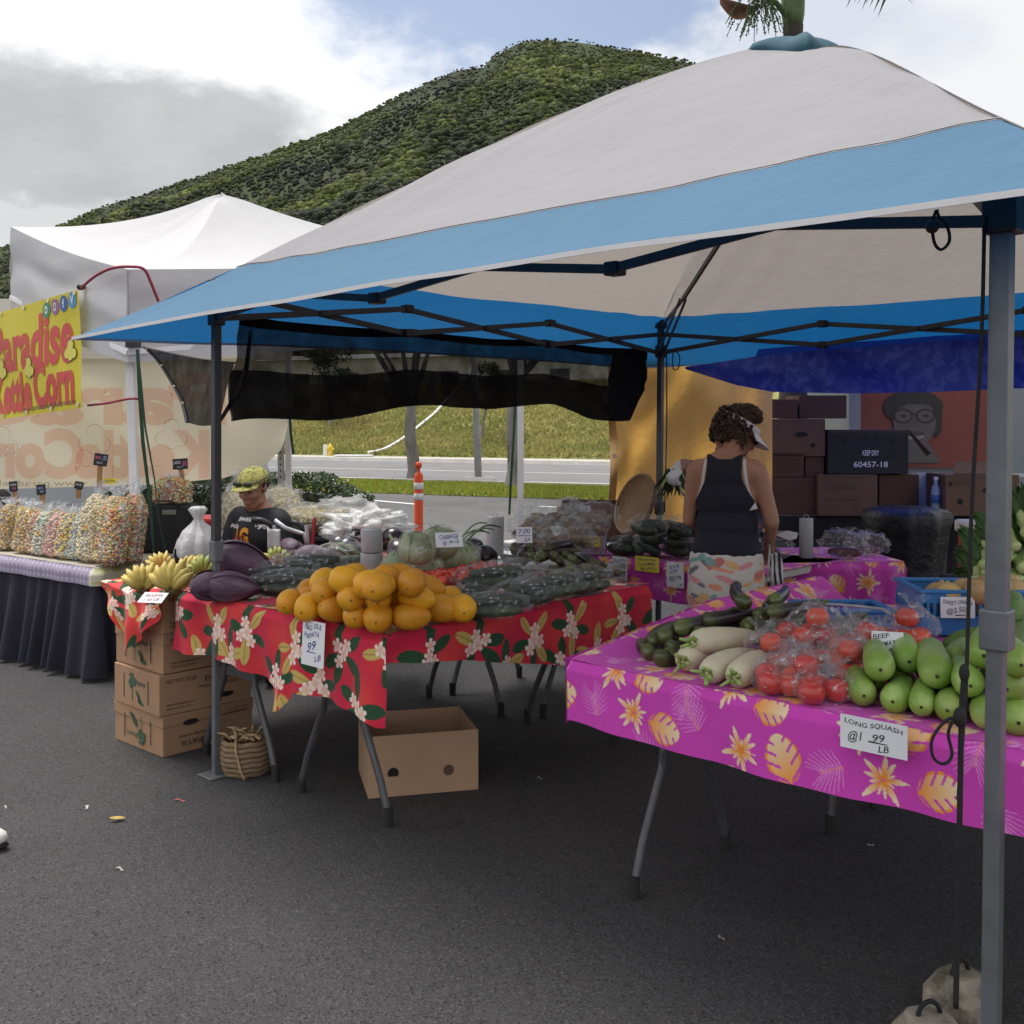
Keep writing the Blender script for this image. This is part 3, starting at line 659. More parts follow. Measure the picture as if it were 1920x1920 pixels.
# cords tied at the front right leg
def cord(name, pts, r, label, mat=None, cat='cord', closed=False, group=None):
    P = [Vector(p) for p in pts]; out = []
    for i in range(len(P) - 1):
        a, b, c, d = P[max(0, i - 1)], P[i], P[i + 1], P[min(len(P) - 1, i + 2)]
        for j in range(6):
            t = j / 6; out.append(.5 * ((2 * b) + (c - a) * t + (2 * a - 5 * b + 4 * c - d) * t * t + (3 * b - a - 3 * c + d) * t ** 3))
    out.append(P[-1]); mb = MB(); mb.tube(out, r, 6); return mb.build(name, mat or m_cord, smooth=True, label=label, cat=cat, group=group)
cd = 2.30
cord('bungee_loop', [W(1755, 395, cd), W(1748, 420, cd), W(1752, 455, cd), W(1765, 468, cd), W(1780, 452, cd), W(1776, 425, cd), W(1760, 405, cd), W(1757, 393, cd)], .0035, 'black bungee loop with a ball hanging under the front truss')
mb = MB(); mb.blob(W(1748, 425, cd), .015); mb.build('bungee_ball', m_blackp, smooth=True, label='black plastic ball on the bungee loop under the canopy', cat='ball')
cord('tie_cord', [W(1846, 405, cd), W(1840, 640, cd), W(1822, 950, 2.3), W(1812, 1270, 2.28), W(1806, 1365, 2.27), W(1797, 1500, 2.27)], .0042, 'long black cord hanging from the truss beside the front right leg')
cord('tie_cord', [W(1808, 1265, 2.26), W(1803, 1340, 2.26), W(1800, 1500, 2.26), W(1795, 1740, 2.26), W(1792, 1890, 2.26)], .006, 'thick knotted black cord running down to the concrete weights')
cord('tie_cord', [W(1800, 1345, 2.25), W(1775, 1350, 2.25), W(1748, 1385, 2.25), W(1750, 1420, 2.25), W(1770, 1432, 2.25), W(1785, 1415, 2.25), W(1778, 1375, 2.25), W(1790, 1345, 2.25)], .0035, 'black cord tied in a loop in front of the pink cloth')
mb = MB(); mb.blob(W(1800, 1345, 2.25), (.014, .014, .022)); mb.build('knot', m_cord, smooth=True, label='lower black knot in the cord in front of the pink cloth', cat='knot')
mb = MB(); mb.blob(W(1808, 1262, 2.26), (.011, .011, .02)); mb.build('knot', m_cord, smooth=True, label='upper black knot in the cord among the long squashes', cat='knot')
cord('guy_line', [W(1250, 660, 6.7), W(1250, 800, 6.7), W(1246, 960, 6.7)], .004, 'thin black cord hanging beside the rear canopy leg')
cord('guy_line', [W(1262, 655, 6.6), W(1262, 690, 6.6), W(1272, 690, 6.6), W(1274, 668, 6.6), W(1266, 658, 6.6)], .004, 'small black wire loop beside the rear canopy leg')

# ================================================================== SHADE NET on the left side
m_net1 = NET('shade_net_single', (.014, .014, .016), .885, .06); m_net2 = NET('shade_net_folded', (.010, .010, .012), .93, .04); m_hem = M('net_hem', (.012, .012, .014), .8, .1)
m_brass = M('grommet', (.6, .57, .5), .35, .1, metal=.9)
net = empty('shade_net', (LA.x, LA.y, 1.5), 'black mesh shade net sagging below the left side of the canopy', 'shade net')
n_out = Vector((-.70, .71, 0)) * .05
def net_top(s):
    p = LA.lerp(LC, .045 + .93 * s); sag = .018 * abs(math.sin(s * math.pi * 3)); return Vector((p.x, p.y, 1.965 - sag)) + n_out
def net_bot(s):
    p = LA.lerp(LC, .03 + .95 * s); z = float(np.interp(s, [0, .15, .35, .5, .7, .85, .95, 1], [1.485, 1.515, 1.56, 1.585, 1.58, 1.525, 1.50, 1.66]))
    return Vector((p.x, p.y, z)) + n_out * 1.4 + Vector((0, 0, .018 * math.sin(s * 19 + 1)))
def net_f(z0, z1, off):
    def f(s, u):
        t = lerp(z0, z1, u); p = net_top(s).lerp(net_bot(s), t); w = .03 * math.sin(s * 34 - 7 * t + 4 * nz((s * 4, t, 0))) * t + .03 * nz((s * 9 + t * 3, t * 2, 1), 1.5)
        return p + n_out.normalized() * (w + off)
    return f
mb = MB(); mb.grid(net_f(0, 1, 0), 150, 24); mb.build('upper_layer', m_net1, net, smooth=True)
mb = MB(); mb.grid(net_f(.52, 1.0, .012), 150, 14); mb.build('folded_layer', m_net2, net, smooth=True)
f0 = net_f(0, 1, .004)
mb = MB(); mb.grid(lambda s, u: f0(s, u * .1), 120, 2); mb.build('hem', m_hem, net, smooth=True)
mb = MB(); mb.grid(lambda s, u: f0(.88 + s * .12, u), 14, 14); mb.build('hem', m_hem, net, smooth=True)
# loose left corner of the net, pulled out to the white tent leg
Pn = [W(268, 650, 6.3), W(440, 676, 4.75), W(408, 797, 4.72), W(350, 793, 5.3)]
def loose(s, u):
    a = Pn[0].lerp(Pn[1], s); bx = Pn[0].lerp(Pn[3], min(1, u * 1.0)); b = Pn[3].lerp(Pn[2], s)
    p = a.lerp(b, u ** (1.0)); p = p + Vector((.05 * math.sin(u * 3.1) * (1 - s), 0, -.02 * math.sin(math.pi * s) * (1 - u) + .03 * math.sin(9 * u + 4 * s) * .3)); return p
mb = MB(); mb.grid(loose, 40, 30); mb.build('loose_corner', m_net1, net, smooth=True)
mb = MB(); mb.tube([loose(.01, i / 20) for i in range(21)], .012, 6, flat=.4); mb.build('hem', m_hem, net)
mb = MB(); mb.tube([loose(i / 20, .01) for i in range(21)], .010, 6, flat=.4); mb.build('hem', m_hem, net)
e0 = [W(470, 622, 4.72), W(462, 690, 4.70), W(440, 745, 4.68), W(408, 797, 4.68)]
mb = MB(); mb.tube(e0, [.02, .028, .028, .018], 6, flat=.3); mb.build('hem', m_hem, net, smooth=True)
for s in (.06, .3, .55, .8): mb = MB(); c = loose(.012, s); mb.lathe([(.006, -.003), (.012, -.003), (.012, .003), (.006, .003)], 10, Matrix.Translation(c) @ Matrix.Rotation(1.57, 4, 'X')); mb.build('grommet', m_brass, net)

# ================================================================== WHITE TENT of the popcorn stall
m_tent = M('white_tent_cloth', (.60, .60, .61), .75, .03, 2, .3, 5, transl=.25, bdist=.03)
m_tentv = M('white_tent_valance', (.52, .52, .545), .75, .02, 2, .2, 5, transl=.12, bdist=.015, stretch=(1, 1, 3))
kt = empty('market_tent', (-2.4, 8.4, 0), 'white peaked market tent over the popcorn stall', 'tent')
KN, KL, KR, KB = W(240, 505, 6.4), W(20, 425, 7.52), W(976, 480, 8.6), W(541, 440, 9.5); KP = W(415, 358, 8.5)
def roofk(a, b):
    def f(s, u):
        e = a.lerp(b, s); e.z -= .03 * math.sin(math.pi * s); p = e.lerp(KP, u)
        p.z = lerp(e.z, KP.z, .30 * u + .70 * u ** 2.4 - .05 * smooth(.93, 1.0, u)) - .05 * math.sin(math.pi * s) * math.sin(math.pi * u)
        p.z += .012 * math.sin(s * 26) * (1 - u) * math.sin(math.pi * s) * u; return p
    return f
for a, b in ((KN, KR), (KL, KN), (KB, KL), (KR, KB)):
    mb = MB(); mb.grid(roofk(a, b), 40, 24); mb.build('roof_panel', m_tent, kt, smooth=True)
def valk(a, b, h, wob=1.0):
    n = (b - a).cross(Z3).normalized()
    def f(s, u):
        p = a.lerp(b, s); p.z -= .03 * math.sin(math.pi * s); p.z -= h * u
        return p + n * (.03 * math.sin(math.pi * s) * u + wob * .012 * (math.sin(10 * u + s * 3 + 2 * nz((s * 3, u, 0))) * .8 + .5 * nz((s * 2, u * 7, a.x), 1.0)) * math.sin(math.pi * min(1, u * 1.2)))
    return f
KL2 = KL + Vector((-.5, 1.9, -.25))
for a, b in ((KN, KR), (KL, KN), (KL2, KL)):
    mb = MB(); mb.grid(valk(a, b, .56), 60, 20); mb.build('valance', m_tentv, kt, smooth=True)
mb = MB(); mb.bar(KN - Z3 * .01, KN - Z3 * .3, .03, .006, (1, 0, 0)); mb.build('corner_tape', m_galv, kt)
KIN = Vector((-.05, .13, 0)); KL3 = KL + Vector((-1.0, .9, 0))
for p, q in ((KN + KIN, W(264, 1075, 6.55)), (KL3, KL3), (KR, KR), (KB, KB)):
    b = Vector((q.x, q.y, 0)); mb = MB(); mb.bar(b, Vector((p.x, p.y, p.z - .05)), .05, .05); lg = mb.build('leg', m_wh, kt, bevel=.004)
    mb = MB(); mb.box(b + Z3 * .005, (.14, .14, .01)); mb.build('foot_plate', m_wh, lg, bevel=.003)
for a, b in ((KN, KR), (KL, KN)):
    mb = MB(); mb.bar(a - Z3 * .5, b - Z3 * .5, .02, .03); mb.build('eave_bar', m_wh, kt)
m_redc = M('red_bungee', (.28, .03, .06), .7, .3, 60)
cord('elastic_rope', [W(150, 542, 6.75), W(178, 518, 6.5), W(210, 503, 6.36), W(245, 500, 6.32), W(270, 505, 6.36), W(283, 530, 6.4), W(297, 565, 6.45)], .009, 'red bungee cord looped over the corner of the white tent', m_redc)
cord('elastic_rope', [W(165, 760, 6.75), W(200, 756, 6.55), W(240, 748, 6.36), W(262, 748, 6.35)], .008, 'red bungee cord tying the yellow banner to the white tent leg', m_redc)
mb = MB(); mb.blob(W(152, 538, 6.74), (.03, .02, .02)); mb.build('bungee_hook', m_blackp, smooth=True, label='black hook at the top corner of the yellow banner', cat='hook')
ribbon('strap', [W(258, 655, 6.33), W(262, 740, 6.33), W(268, 830, 6.33), W(280, 930, 6.33), W(290, 1052, 6.33)], .022, m_strap, 'dark green strap hanging down beside the white tent leg', tw=.35)
ribbon('strap', [W(262, 690, 6.3), W(272, 800, 6.3), W(290, 900, 6.3), W(297, 970, 6.3), W(314, 1050, 6.3)], .012, m_strap, 'thin green ribbon hanging beside the white tent leg', tw=.6)
mb = MB(); mb.bar(W(250, 640, 6.36), W(250, 652, 6.36), .07, .07); mb.build('strap_band', m_blackp, label='black band tying the shade net to the white tent leg', cat='band')

# ================================================================== BANNERS
m_byel = M('banner_yellow', (.66, .56, .02), .45, .06, 2, .25, 4, transl=.2, bdist=.03); m_bred = M('banner_red_print', (.52, .045, .035), .5, .06); m_bblk = M('banner_black_print', (.02, .02, .02), .5, .05); m_bkern = M('banner_kernel_print', (.62, .55, .08), .5, .05)
B0, B1, B2 = W(-105, 617, 8.0), W(153, 541, 6.62), W(161, 764, 6.62)       # top far corner, top near corner, bottom near corner
bn = empty('banner', W(80, 770, 7.2), 'yellow banner with red lettering hanging from the white tent', 'banner')
xd = B1 - B0; bw = xd.length; bh = (B1 - B2).length
mF = frame(B0 + Vector((0, 0, -bh)), xd, Z3); mI = mF
mb = MB(); mb.grid(lambda s, u: mF @ Vector((s * bw, u * bh, .012 * math.sin(s * 9 + u * 3) * math.sin(math.pi * u))), 60, 20); mb.build('sheet', m_byel, bn, smooth=True)
wz = lambda x, y: (x, y, .002 + .012 * math.sin(x / bw * 9 + y / bh * 3) * math.sin(math.pi * min(1, max(0, y / bh))))
def arc(cx, cy, up): return lambda x, y: wz(cx + x, cy + y * (1 + .25 * (x / .7)) + up * (x ** 2))
mb = MB(); letters(mb, 'Paradise', 1.14, .35, mF, .035, warp=lambda x, y: wz(bw - .66 + x, bh * .645 + y * (1 + .12 * x))); mb.build('lettering', m_bred, bn)
mb = MB(); letters(mb, 'Kettle', .58, .27, mF, .045, warp=lambda x, y: wz(bw - .95 + x, bh * .22 + y)); mb.build('lettering', m_bred, bn)
mb = MB(); letters(mb, 'Corn', .54, .31, mF, .045, warp=lambda x, y: wz(bw - .35 + x, bh * .25 + y)); mb.build('lettering', m_bred, bn)
mb = MB(); letters(mb, 'www.paradisekettlecorn.com', .74, .05, mF, 0, warp=lambda x, y: wz(bw - .44 + x, bh * .055 + y)); mb.build('lettering', m_bblk, bn)
def disc(mb, m, cx, cy, r, n=18, z=.008, warp=True, sx=1.0):
    c = [m @ Vector(wz(cx + math.cos(2 * math.pi * i / n) * r * sx, cy + math.sin(2 * math.pi * i / n) * r)) for i in range(n)]
    nn = (m.to_3x3() @ Vector((0, 0, 1))) * (z - .006); mb.add([p + nn for p in c], [tuple(range(n))])
for i, (cc, ch) in enumerate((((.03, .25, .12), 'o'), ((.28, .12, .26), 'O'), ((.03, .10, .32), 'f'), ((.05, .25, .5), 'v'))):
    cx = bw - .42 + i * .115; cy = bh - .075 + i * .006; mb = MB(); disc(mb, mF, cx, cy, .052); ic = mb.build('icon', M('icon_print%d' % i, cc, .5, .05), bn)
    mb = MB(); letters(mb, ch, .04 if ch != 'f' else .03, .055, mF, .02, warp=lambda x, y: wz(cx + x, cy + y), lift=.005); mb.build('glyph', m_wh, ic)
def kernel(mb, mk, m, cx, cy, s, zf):
    for q_, (dx, dy, r) in enumerate(((0, .5, .42), (-.5, -.1, .36), (.45, -.15, .38), (0, -.3, .36), (-.2, .1, .4))):
        for b, rr, z in ((mk, r * s + .005, .010 + q_ * .0002), (mb, r * s, .0115 + q_ * .0002)):
            n = 16; b.add([m @ Vector(zf(cx + dx * s + math.cos(6.283 * i / n) * rr, cy + dy * s + math.sin(6.283 * i / n) * rr, z)) for i in range(n)], [tuple(range(n))])
for cx, cy in ((bw - 1.10, .33), (bw - .66, .30), (bw - .12, .36)):
    mb, mk = MB(), MB(); kernel(mb, mk, mF, cx, cy, .085, lambda x, y, z: wz(x, y)[:2] + (wz(x, y)[2] + z - .006,))
    mb.build('kernel_print', m_bkern, bn); mk.build('kernel_outline', m_bblk, bn)
for i in range(5):
    for y in (.02, bh - .02): mb = MB(); x = bw - .03 - i * .35; mb.lathe([(.006, -.002), (.014, -.002), (.014, .003), (.006, .003)], 10, mF @ Matrix.Translation((x, y, .01))); mb.build('grommet', m_brass, bn)

# big mirrored banner across the back of the white tent
m_bback = M('back_banner_cloth', (.68, .63, .49), .7, .05, 1.2, .2, 3, transl=.45, tcol=(.90, .83, .64), bdist=.03, col2=(.68, .60, .38), c2scale=.8)
m_bcream = M('back_wall_cloth', (.60, .57, .50), .7, .05, 1.2, .2, 3, transl=.45, bdist=.03)
def INK(name, c):
    m = bpy.data.materials.new(name); m.use_nodes = True; nt = m.node_tree; nt.nodes.clear(); o = nt.nodes.new('ShaderNodeOutputMaterial'); t = nt.nodes.new('ShaderNodeBsdfTransparent'); t.inputs[0].default_value = (*c, 1); nt.links.new(t.outputs[0], o.inputs[0]); return m
m_bpink = INK('back_banner_letters', (.96, .77, .73))
D = 9.4
bb = empty('back_banner', W(200, 915, D), 'pale yellow translucent banner with mirrored lettering behind the popcorn table', 'banner')
def bx(px, py): return W(px, py, D + .0)
def bbf(s, u):
    px = lerp(-260, 545, s); top = 672.0; bot = float(np.interp(px, [-260, 300, 420, 500, 535, 545], [925, 908, 896, 872, 840, 800]))
    if px > 470: top = float(np.interp(px, [470, 530, 545], [672, 700, 760]))
    p = bx(px, lerp(bot, top, u)); p.y += .03 * math.sin(px * .03 + u * 4) * math.sin(math.pi * u) - .12 * smooth(440, 545, px); return p
mb = MB(); mb.grid(bbf, 110, 24); mb.build('sheet', m_bback, bb, smooth=True)
mb = MB(); mb.grid(lambda s, u: W(lerp(-260, 545, s), lerp(676, 560, u), D + .05), 10, 4); mb.build('upper_wall', m_bcream, bb, smooth=True)
mB = frame(W(0, 790, D - .02), (1, 0, 0), (0, 0, 1)); k = D / FPX
def wb(cx, cy): return lambda x, y: ((cx + x / k) * k, (HOR - cy) * k + y, .035 - .03 * math.sin((cx + x / k) * .03 + 2) * .6)
m_bout = INK('banner_outline', (.62, .56, .45))
mb = MB(); letters(mb, 'Paradise', 690 * k, 100 * k, mB, .045, True, wb(80, 748)); mb.build('lettering', m_bpink, bb)
mb = MB(); letters(mb, 'Kettle', 250 * k, 92 * k, mB, .05, True, wb(268, 852)); mb.build('lettering', m_bpink, bb)
mb = MB(); letters(mb, 'Corn', 215 * k, 96 * k, mB, .05, True, wb(52, 850)); mb.build('lettering', m_bpink, bb)
mb = MB(); letters(mb, 'www.paradisekettlecorn.com', 330 * k, 15 * k, mB, .0, True, wb(0, 907)); mb.build('lettering', m_bout, bb)
m_bkern2 = INK('back_banner_kernel', (1, .98, .9))
for cx, cy in ((182, 828), (325, 818), (10, 832)):
    mk = MB(); n = 48; s_ = 36 * k; lob = ((0, .5, .42), (-.5, -.1, .36), (.45, -.15, .38), (0, -.3, .36))
    out_ = []
    for i in range(n):
        a = 6.2832 * i / n; d = Vector((math.cos(a), math.sin(a))); best = .2
        for lx, ly, lr in lob:
            c_ = Vector((lx, ly)); bq = d.dot(c_); ds = bq * bq - c_.length_squared + lr * lr
            if ds > 0: best = max(best, bq + math.sqrt(ds))
        out_.append((d.x * best, d.y * best))
    mk.add([mB @ Vector((cx * k + x * s_ * f, (HOR - cy) * k + y * s_ * f, .06)) for f in (1, .965) for x, y in out_], [(i, (i + 1) % n, n + (i + 1) % n, n + i) for i in range(n)]); mk.build('kernel_outline', m_bout, bb)
mb = MB(); p = W(527, 790, 9.5)
mb.bar(Vector((p.x, p.y, 0)), Vector((p.x, p.y, 1.45)), .05, .05); sp = mb.build('perforated_post', m_galv, label='grey perforated sign post behind the seated vendor', cat='post')
for i in range(14):
    mb = MB(); mb.tube([Vector((p.x, p.y - .026, .62 + i * .055)), Vector((p.x, p.y - .02, .62 + i * .055))], .009, 8); mb.build('hole', m_bblk, sp)

# ================================================================== TARPS at the back
m_otarp = M('orange_tarp', (.52, .33, .13), .75, .14, 2, .8, 5, transl=.5, tcol=(.74, .42, .10), bdist=.04, col2=(.62, .40, .16), c2scale=1.5)
def og(s, u):
    px = lerp(1128, 1448, s); py = lerp(1010, 622, u); px += (26 * u + 8 * math.sin(u * 6)) * (1 - s)
    d = 7.35 + .12 * math.sin(s * 5 + u * 2.5) + .14 * nz((s * 3, u * 2, 0), 1.4) + .05 * math.sin((s - u * .6) * 16 + 3 * nz((s * 2, u * 2, 4))); return W(px, py, d)
mb = MB(); mb.grid(og, 60, 50); ot = mb.build('orange_tarp', m_otarp, smooth=True, label='orange translucent tarp hanging behind the rear canopy leg', cat='tarp')
mb = MB(); mb.grid(lambda s, u: og(s * .045, u) + Vector((0, -.006, 0)), 3, 40); mb.build('hem', M('tarp_hem', (.36, .22, .08), .8, .1, transl=.2), ot, smooth=True)
for u in (.12, .4, .7): mb = MB(); mb.lathe([(.008, 0), (.016, 0), (.016, .004), (.008, .004)], 10, Matrix.Translation(og(.025, u) + Vector((0, -.012, 0))) @ Matrix.Rotation(1.57, 4, 'X')); mb.build('grommet', m_brass, ot)
def blue_mat():
    m = M('blue_tarp', (.030, .062, .40), .5, .15, 3, .3, 8, transl=.32, tcol=(.03, .075, .62), col2=(.085, .13, .58), c2scale=16, c2lo=.5, c2hi=.56)
    return m
def bt(s, u):
    px = lerp(1285, 2060, s); top = float(np.interp(px, [1285, 1420, 1560, 1920, 2060], [688, 668, 655, 628, 620])); bot = float(np.interp(px, [1285, 1380, 1450, 1600, 1750, 1920, 2060], [692, 722, 735, 738, 735, 728, 724]))
    d = float(np.interp(px, [1285, 1526, 1891, 2060], [6.6, 6.15, 5.45, 5.2])); return W(px, lerp(bot, top, u), d + .10 * math.sin(s * 17 + u * 3 + 2 * nz((s * 6, u, 0))) * (1 - u) * .7 + .03 * nz((s * 14, u * 2, 5)))
mb = MB(); mb.grid(bt, 80, 14); bo = mb.build('blue_tarp', blue_mat(), smooth=True, label='royal blue patterned tarp hanging along the back of the canopy', cat='tarp')
def bt2(s, u):
    a = bt(.17 + s * .83, 1); b = a + Vector((1.2, 4.2, .12)); p = a.lerp(b, u); p.z += .25 * math.sin(math.pi * u) ; return p
mb = MB(); mb.grid(bt2, 40, 16); mb.build('shade_roof', M('blue_tarp_top', (.05, .09, .5), .5, .12, 3, .3, 8, transl=.55, tcol=(.06, .12, .85)), bo, smooth=True)  # tarp top extended far back as a roof, added to shade the cartons
# ================================================================== TABLES
m_ttop = M('table_top_plastic', (.55, .54, .52), .5, .1); m_tleg = M('table_leg_steel', (.085, .088, .095), .4, .2, 14, .15, 60, metal=.2); m_rub = M('rubber_foot', (.015, .015, .016), .7, .1)
def folding_table(org, X, Y, L, Wd, z, label, name='folding_table', inset=.10, group=None, splay=.27, near=.11):
    """org: a corner; X along the length, Y across; leg pairs stand at both ends"""
    X = Vector(X).normalized(); Y = Vector(Y).normalized(); org = Vector(org)
    t = empty(name, org + X * L / 2 + Y * Wd / 2, label, 'table', group)
    c = org + X * L / 2 + Y * Wd / 2; m = Matrix(((X.x, Y.x, 0), (X.y, Y.y, 0), (0, 0, 1)))
    mb = MB(); mb.box((c.x, c.y, z - .022), (L, Wd, .04), m); mb.build('table_top', m_ttop, t, bevel=.01)
    for e in (inset, L - inset):
        for s in (-1, 1):
            p = org + X * e + Y * Wd / 2
            P = [p + Y * s * near + Z3 * (z - .04), p + Y * s * near + Z3 * .42, p + Y * s * (near + .01) + Z3 * .37, p + Y * s * lerp(near, splay, .32) + Z3 * .29, p + Y * s * lerp(near, splay, .72) + Z3 * .16, p + Y * s * lerp(near, splay, .92) + Z3 * .07, p + Y * s * splay + Z3 * .03]
            mb = MB(); mb.tube(P, .0145, 10); lg = mb.build('leg', m_tleg, t, smooth=True)
            mb = MB(); q = p + Y * s * splay; mb.tube([q, P[-1] + Z3 * .04], .018, 10); mb.build('foot_cap', m_rub, lg)
        p = org + X * e + Y * Wd / 2; mb = MB(); mb.grid(lambda s, u: p + Y * lerp(-near - .02, near + .02, s) + Z3 * (.40 + lerp(-.022, .022, u) + .03 * math.sin(math.pi * s) * .5) + X * .004, 8, 2); mb.build('cross_plate', m_tleg, t, solid=.012)
        mb = MB(); mb.bar(p + Z3 * .42, org + X * (e + (.35 if e < L / 2 else -.35)) + Y * Wd / 2 + Z3 * (z - .04), .014, .014); mb.build('brace', m_tleg, t)
    return t
folding_table(S(-.04, .00), U3, V3, 1.56, .70, .74, 'folding table under the red floral cloth carrying the papayas', group='folding tables of the stall')
folding_table(S(-.04, .72), U3, V3, 1.56, .70, .74, 'folding table under the red floral cloth beside the cardboard box stack', group='folding tables of the stall')
folding_table(S(.10, -.84), -V3, U3, 1.83, .74, .74, 'folding table under the pink floral cloth carrying the squashes', group='folding tables of the stall')
folding_table(S(.92, -1.05), -V3, U3, 1.83, .74, .74, 'folding table behind the squashes carrying the blue crate', group='folding tables of the stall', splay=.18)
folding_table(S(2.22, .96), -V3, U3, 1.22, .66, .74, 'folding table under the pink cloth with price signs in front of the orange tarp', group='folding tables of the stall')
X4 = Vector((.99, .10, 0)).normalized(); Y4 = Vector((-X4.y, X4.x, 0)); O4 = Vector((1.28, 5.62, 0))
folding_table(O4 + X4 * .03 + Y4 * .03, X4, Y4, .76, .60, .74, 'small folding table under the pink cloth beside the woman', group='folding tables of the stall')

# ---- printed cloth: a fine grid whose vertices carry the print
def paint(P, col, mask, a=1.0):
    col[mask] = col[mask] * (1 - a) + np.array(P) * a
def print_red(pq):
    n = len(pq); r = np.random.default_rng(3); base = np.array(lin(204, 22, 66)); c = np.tile(base, (n, 1))
    for _ in range(40):
        o = np.array([r.uniform(pq[:, 0].min(), pq[:, 0].max()), r.uniform(pq[:, 1].min(), pq[:, 1].max())]); d = np.hypot(*(pq - o).T); w = np.exp(-(d / .06) ** 2)[:, None] * .6
        c = c * (1 - w) + np.array(lin(226, 66, 58)) * w
    def leaf(cx, cy, L, wd, ang, colr, vein):
        near = np.abs(pq - (cx, cy)).max(1) < L; q = pq[near] - (cx, cy)
        if not len(q): return
        x = q[:, 0] * math.cos(ang) + q[:, 1] * math.sin(ang); y = -q[:, 0] * math.sin(ang) + q[:, 1] * math.cos(ang); t = np.clip((x / L + .5), 0, 1)
        half = wd * np.sin(np.pi * t) ** .6 * (.75 + .4 * t); m = (np.abs(y) < half) & (np.abs(x) < L / 2); idx = np.where(near)[0]; c[idx[m]] = colr
        if vein is not None: mv = m & ((np.abs(y) < .0018)); c[idx[mv]] = vein
    def flower(cx, cy, R_, a0):
        near = np.abs(pq - (cx, cy)).max(1) < R_ * 1.1; q = pq[near] - (cx, cy); idx = np.where(near)[0]
        if not len(q): return
        d = np.hypot(q[:, 0], q[:, 1]); th = np.arctan2(q[:, 1], q[:, 0]) - a0; ph = np.abs(((th * 5 / (2 * np.pi)) % 1) - .5) * 2
        lim = R_ * (.42 + .58 * (1 - ph ** 2.2)); m = d < lim; w = np.clip(d / R_, 0, 1)[:, None]
        colr = np.array(lin(252, 242, 238)) * w + np.array(lin(240, 184, 146)) * (1 - w); colr = np.where((ph > .9)[:, None] & (w > .25), np.array(lin(222, 186, 178)), colr); c[idx[m]] = colr[m]
    p0, p1 = pq.min(0) - .05, pq.max(0) + .05; sp = .29; j = 0; y = p0[1]
    while y < p1[1]:
        x = p0[0] + (sp / 2 if j % 2 else 0)
        while x < p1[0]:
            cx, cy = x + r.uniform(-.04, .04), y + r.uniform(-.035, .035); a = r.uniform(0, 6.28)
            for i in range(5):
                aa = a + i * 1.256 + r.uniform(-.3, .3); green = r.random() < .7; L = r.uniform(.095, .125)
                leaf(cx + math.cos(aa) * .075, cy + math.sin(aa) * .075, L, L * (.23 if green else .2), aa, np.array(lin(34, 74, 44)) if green else np.array(lin(206, 180, 100)), None if green else np.array(lin(150, 120, 60)))
            for i in range(4):
                aa = a + i * 1.7 + r.uniform(-.2, .2); rr = .036 if i else 0; flower(cx + math.cos(aa) * rr * 1.15, cy + math.sin(aa) * rr * 1.15, r.uniform(.026, .031), r.uniform(0, 6))
            x += sp
        y += sp * .56; j += 1
    return c
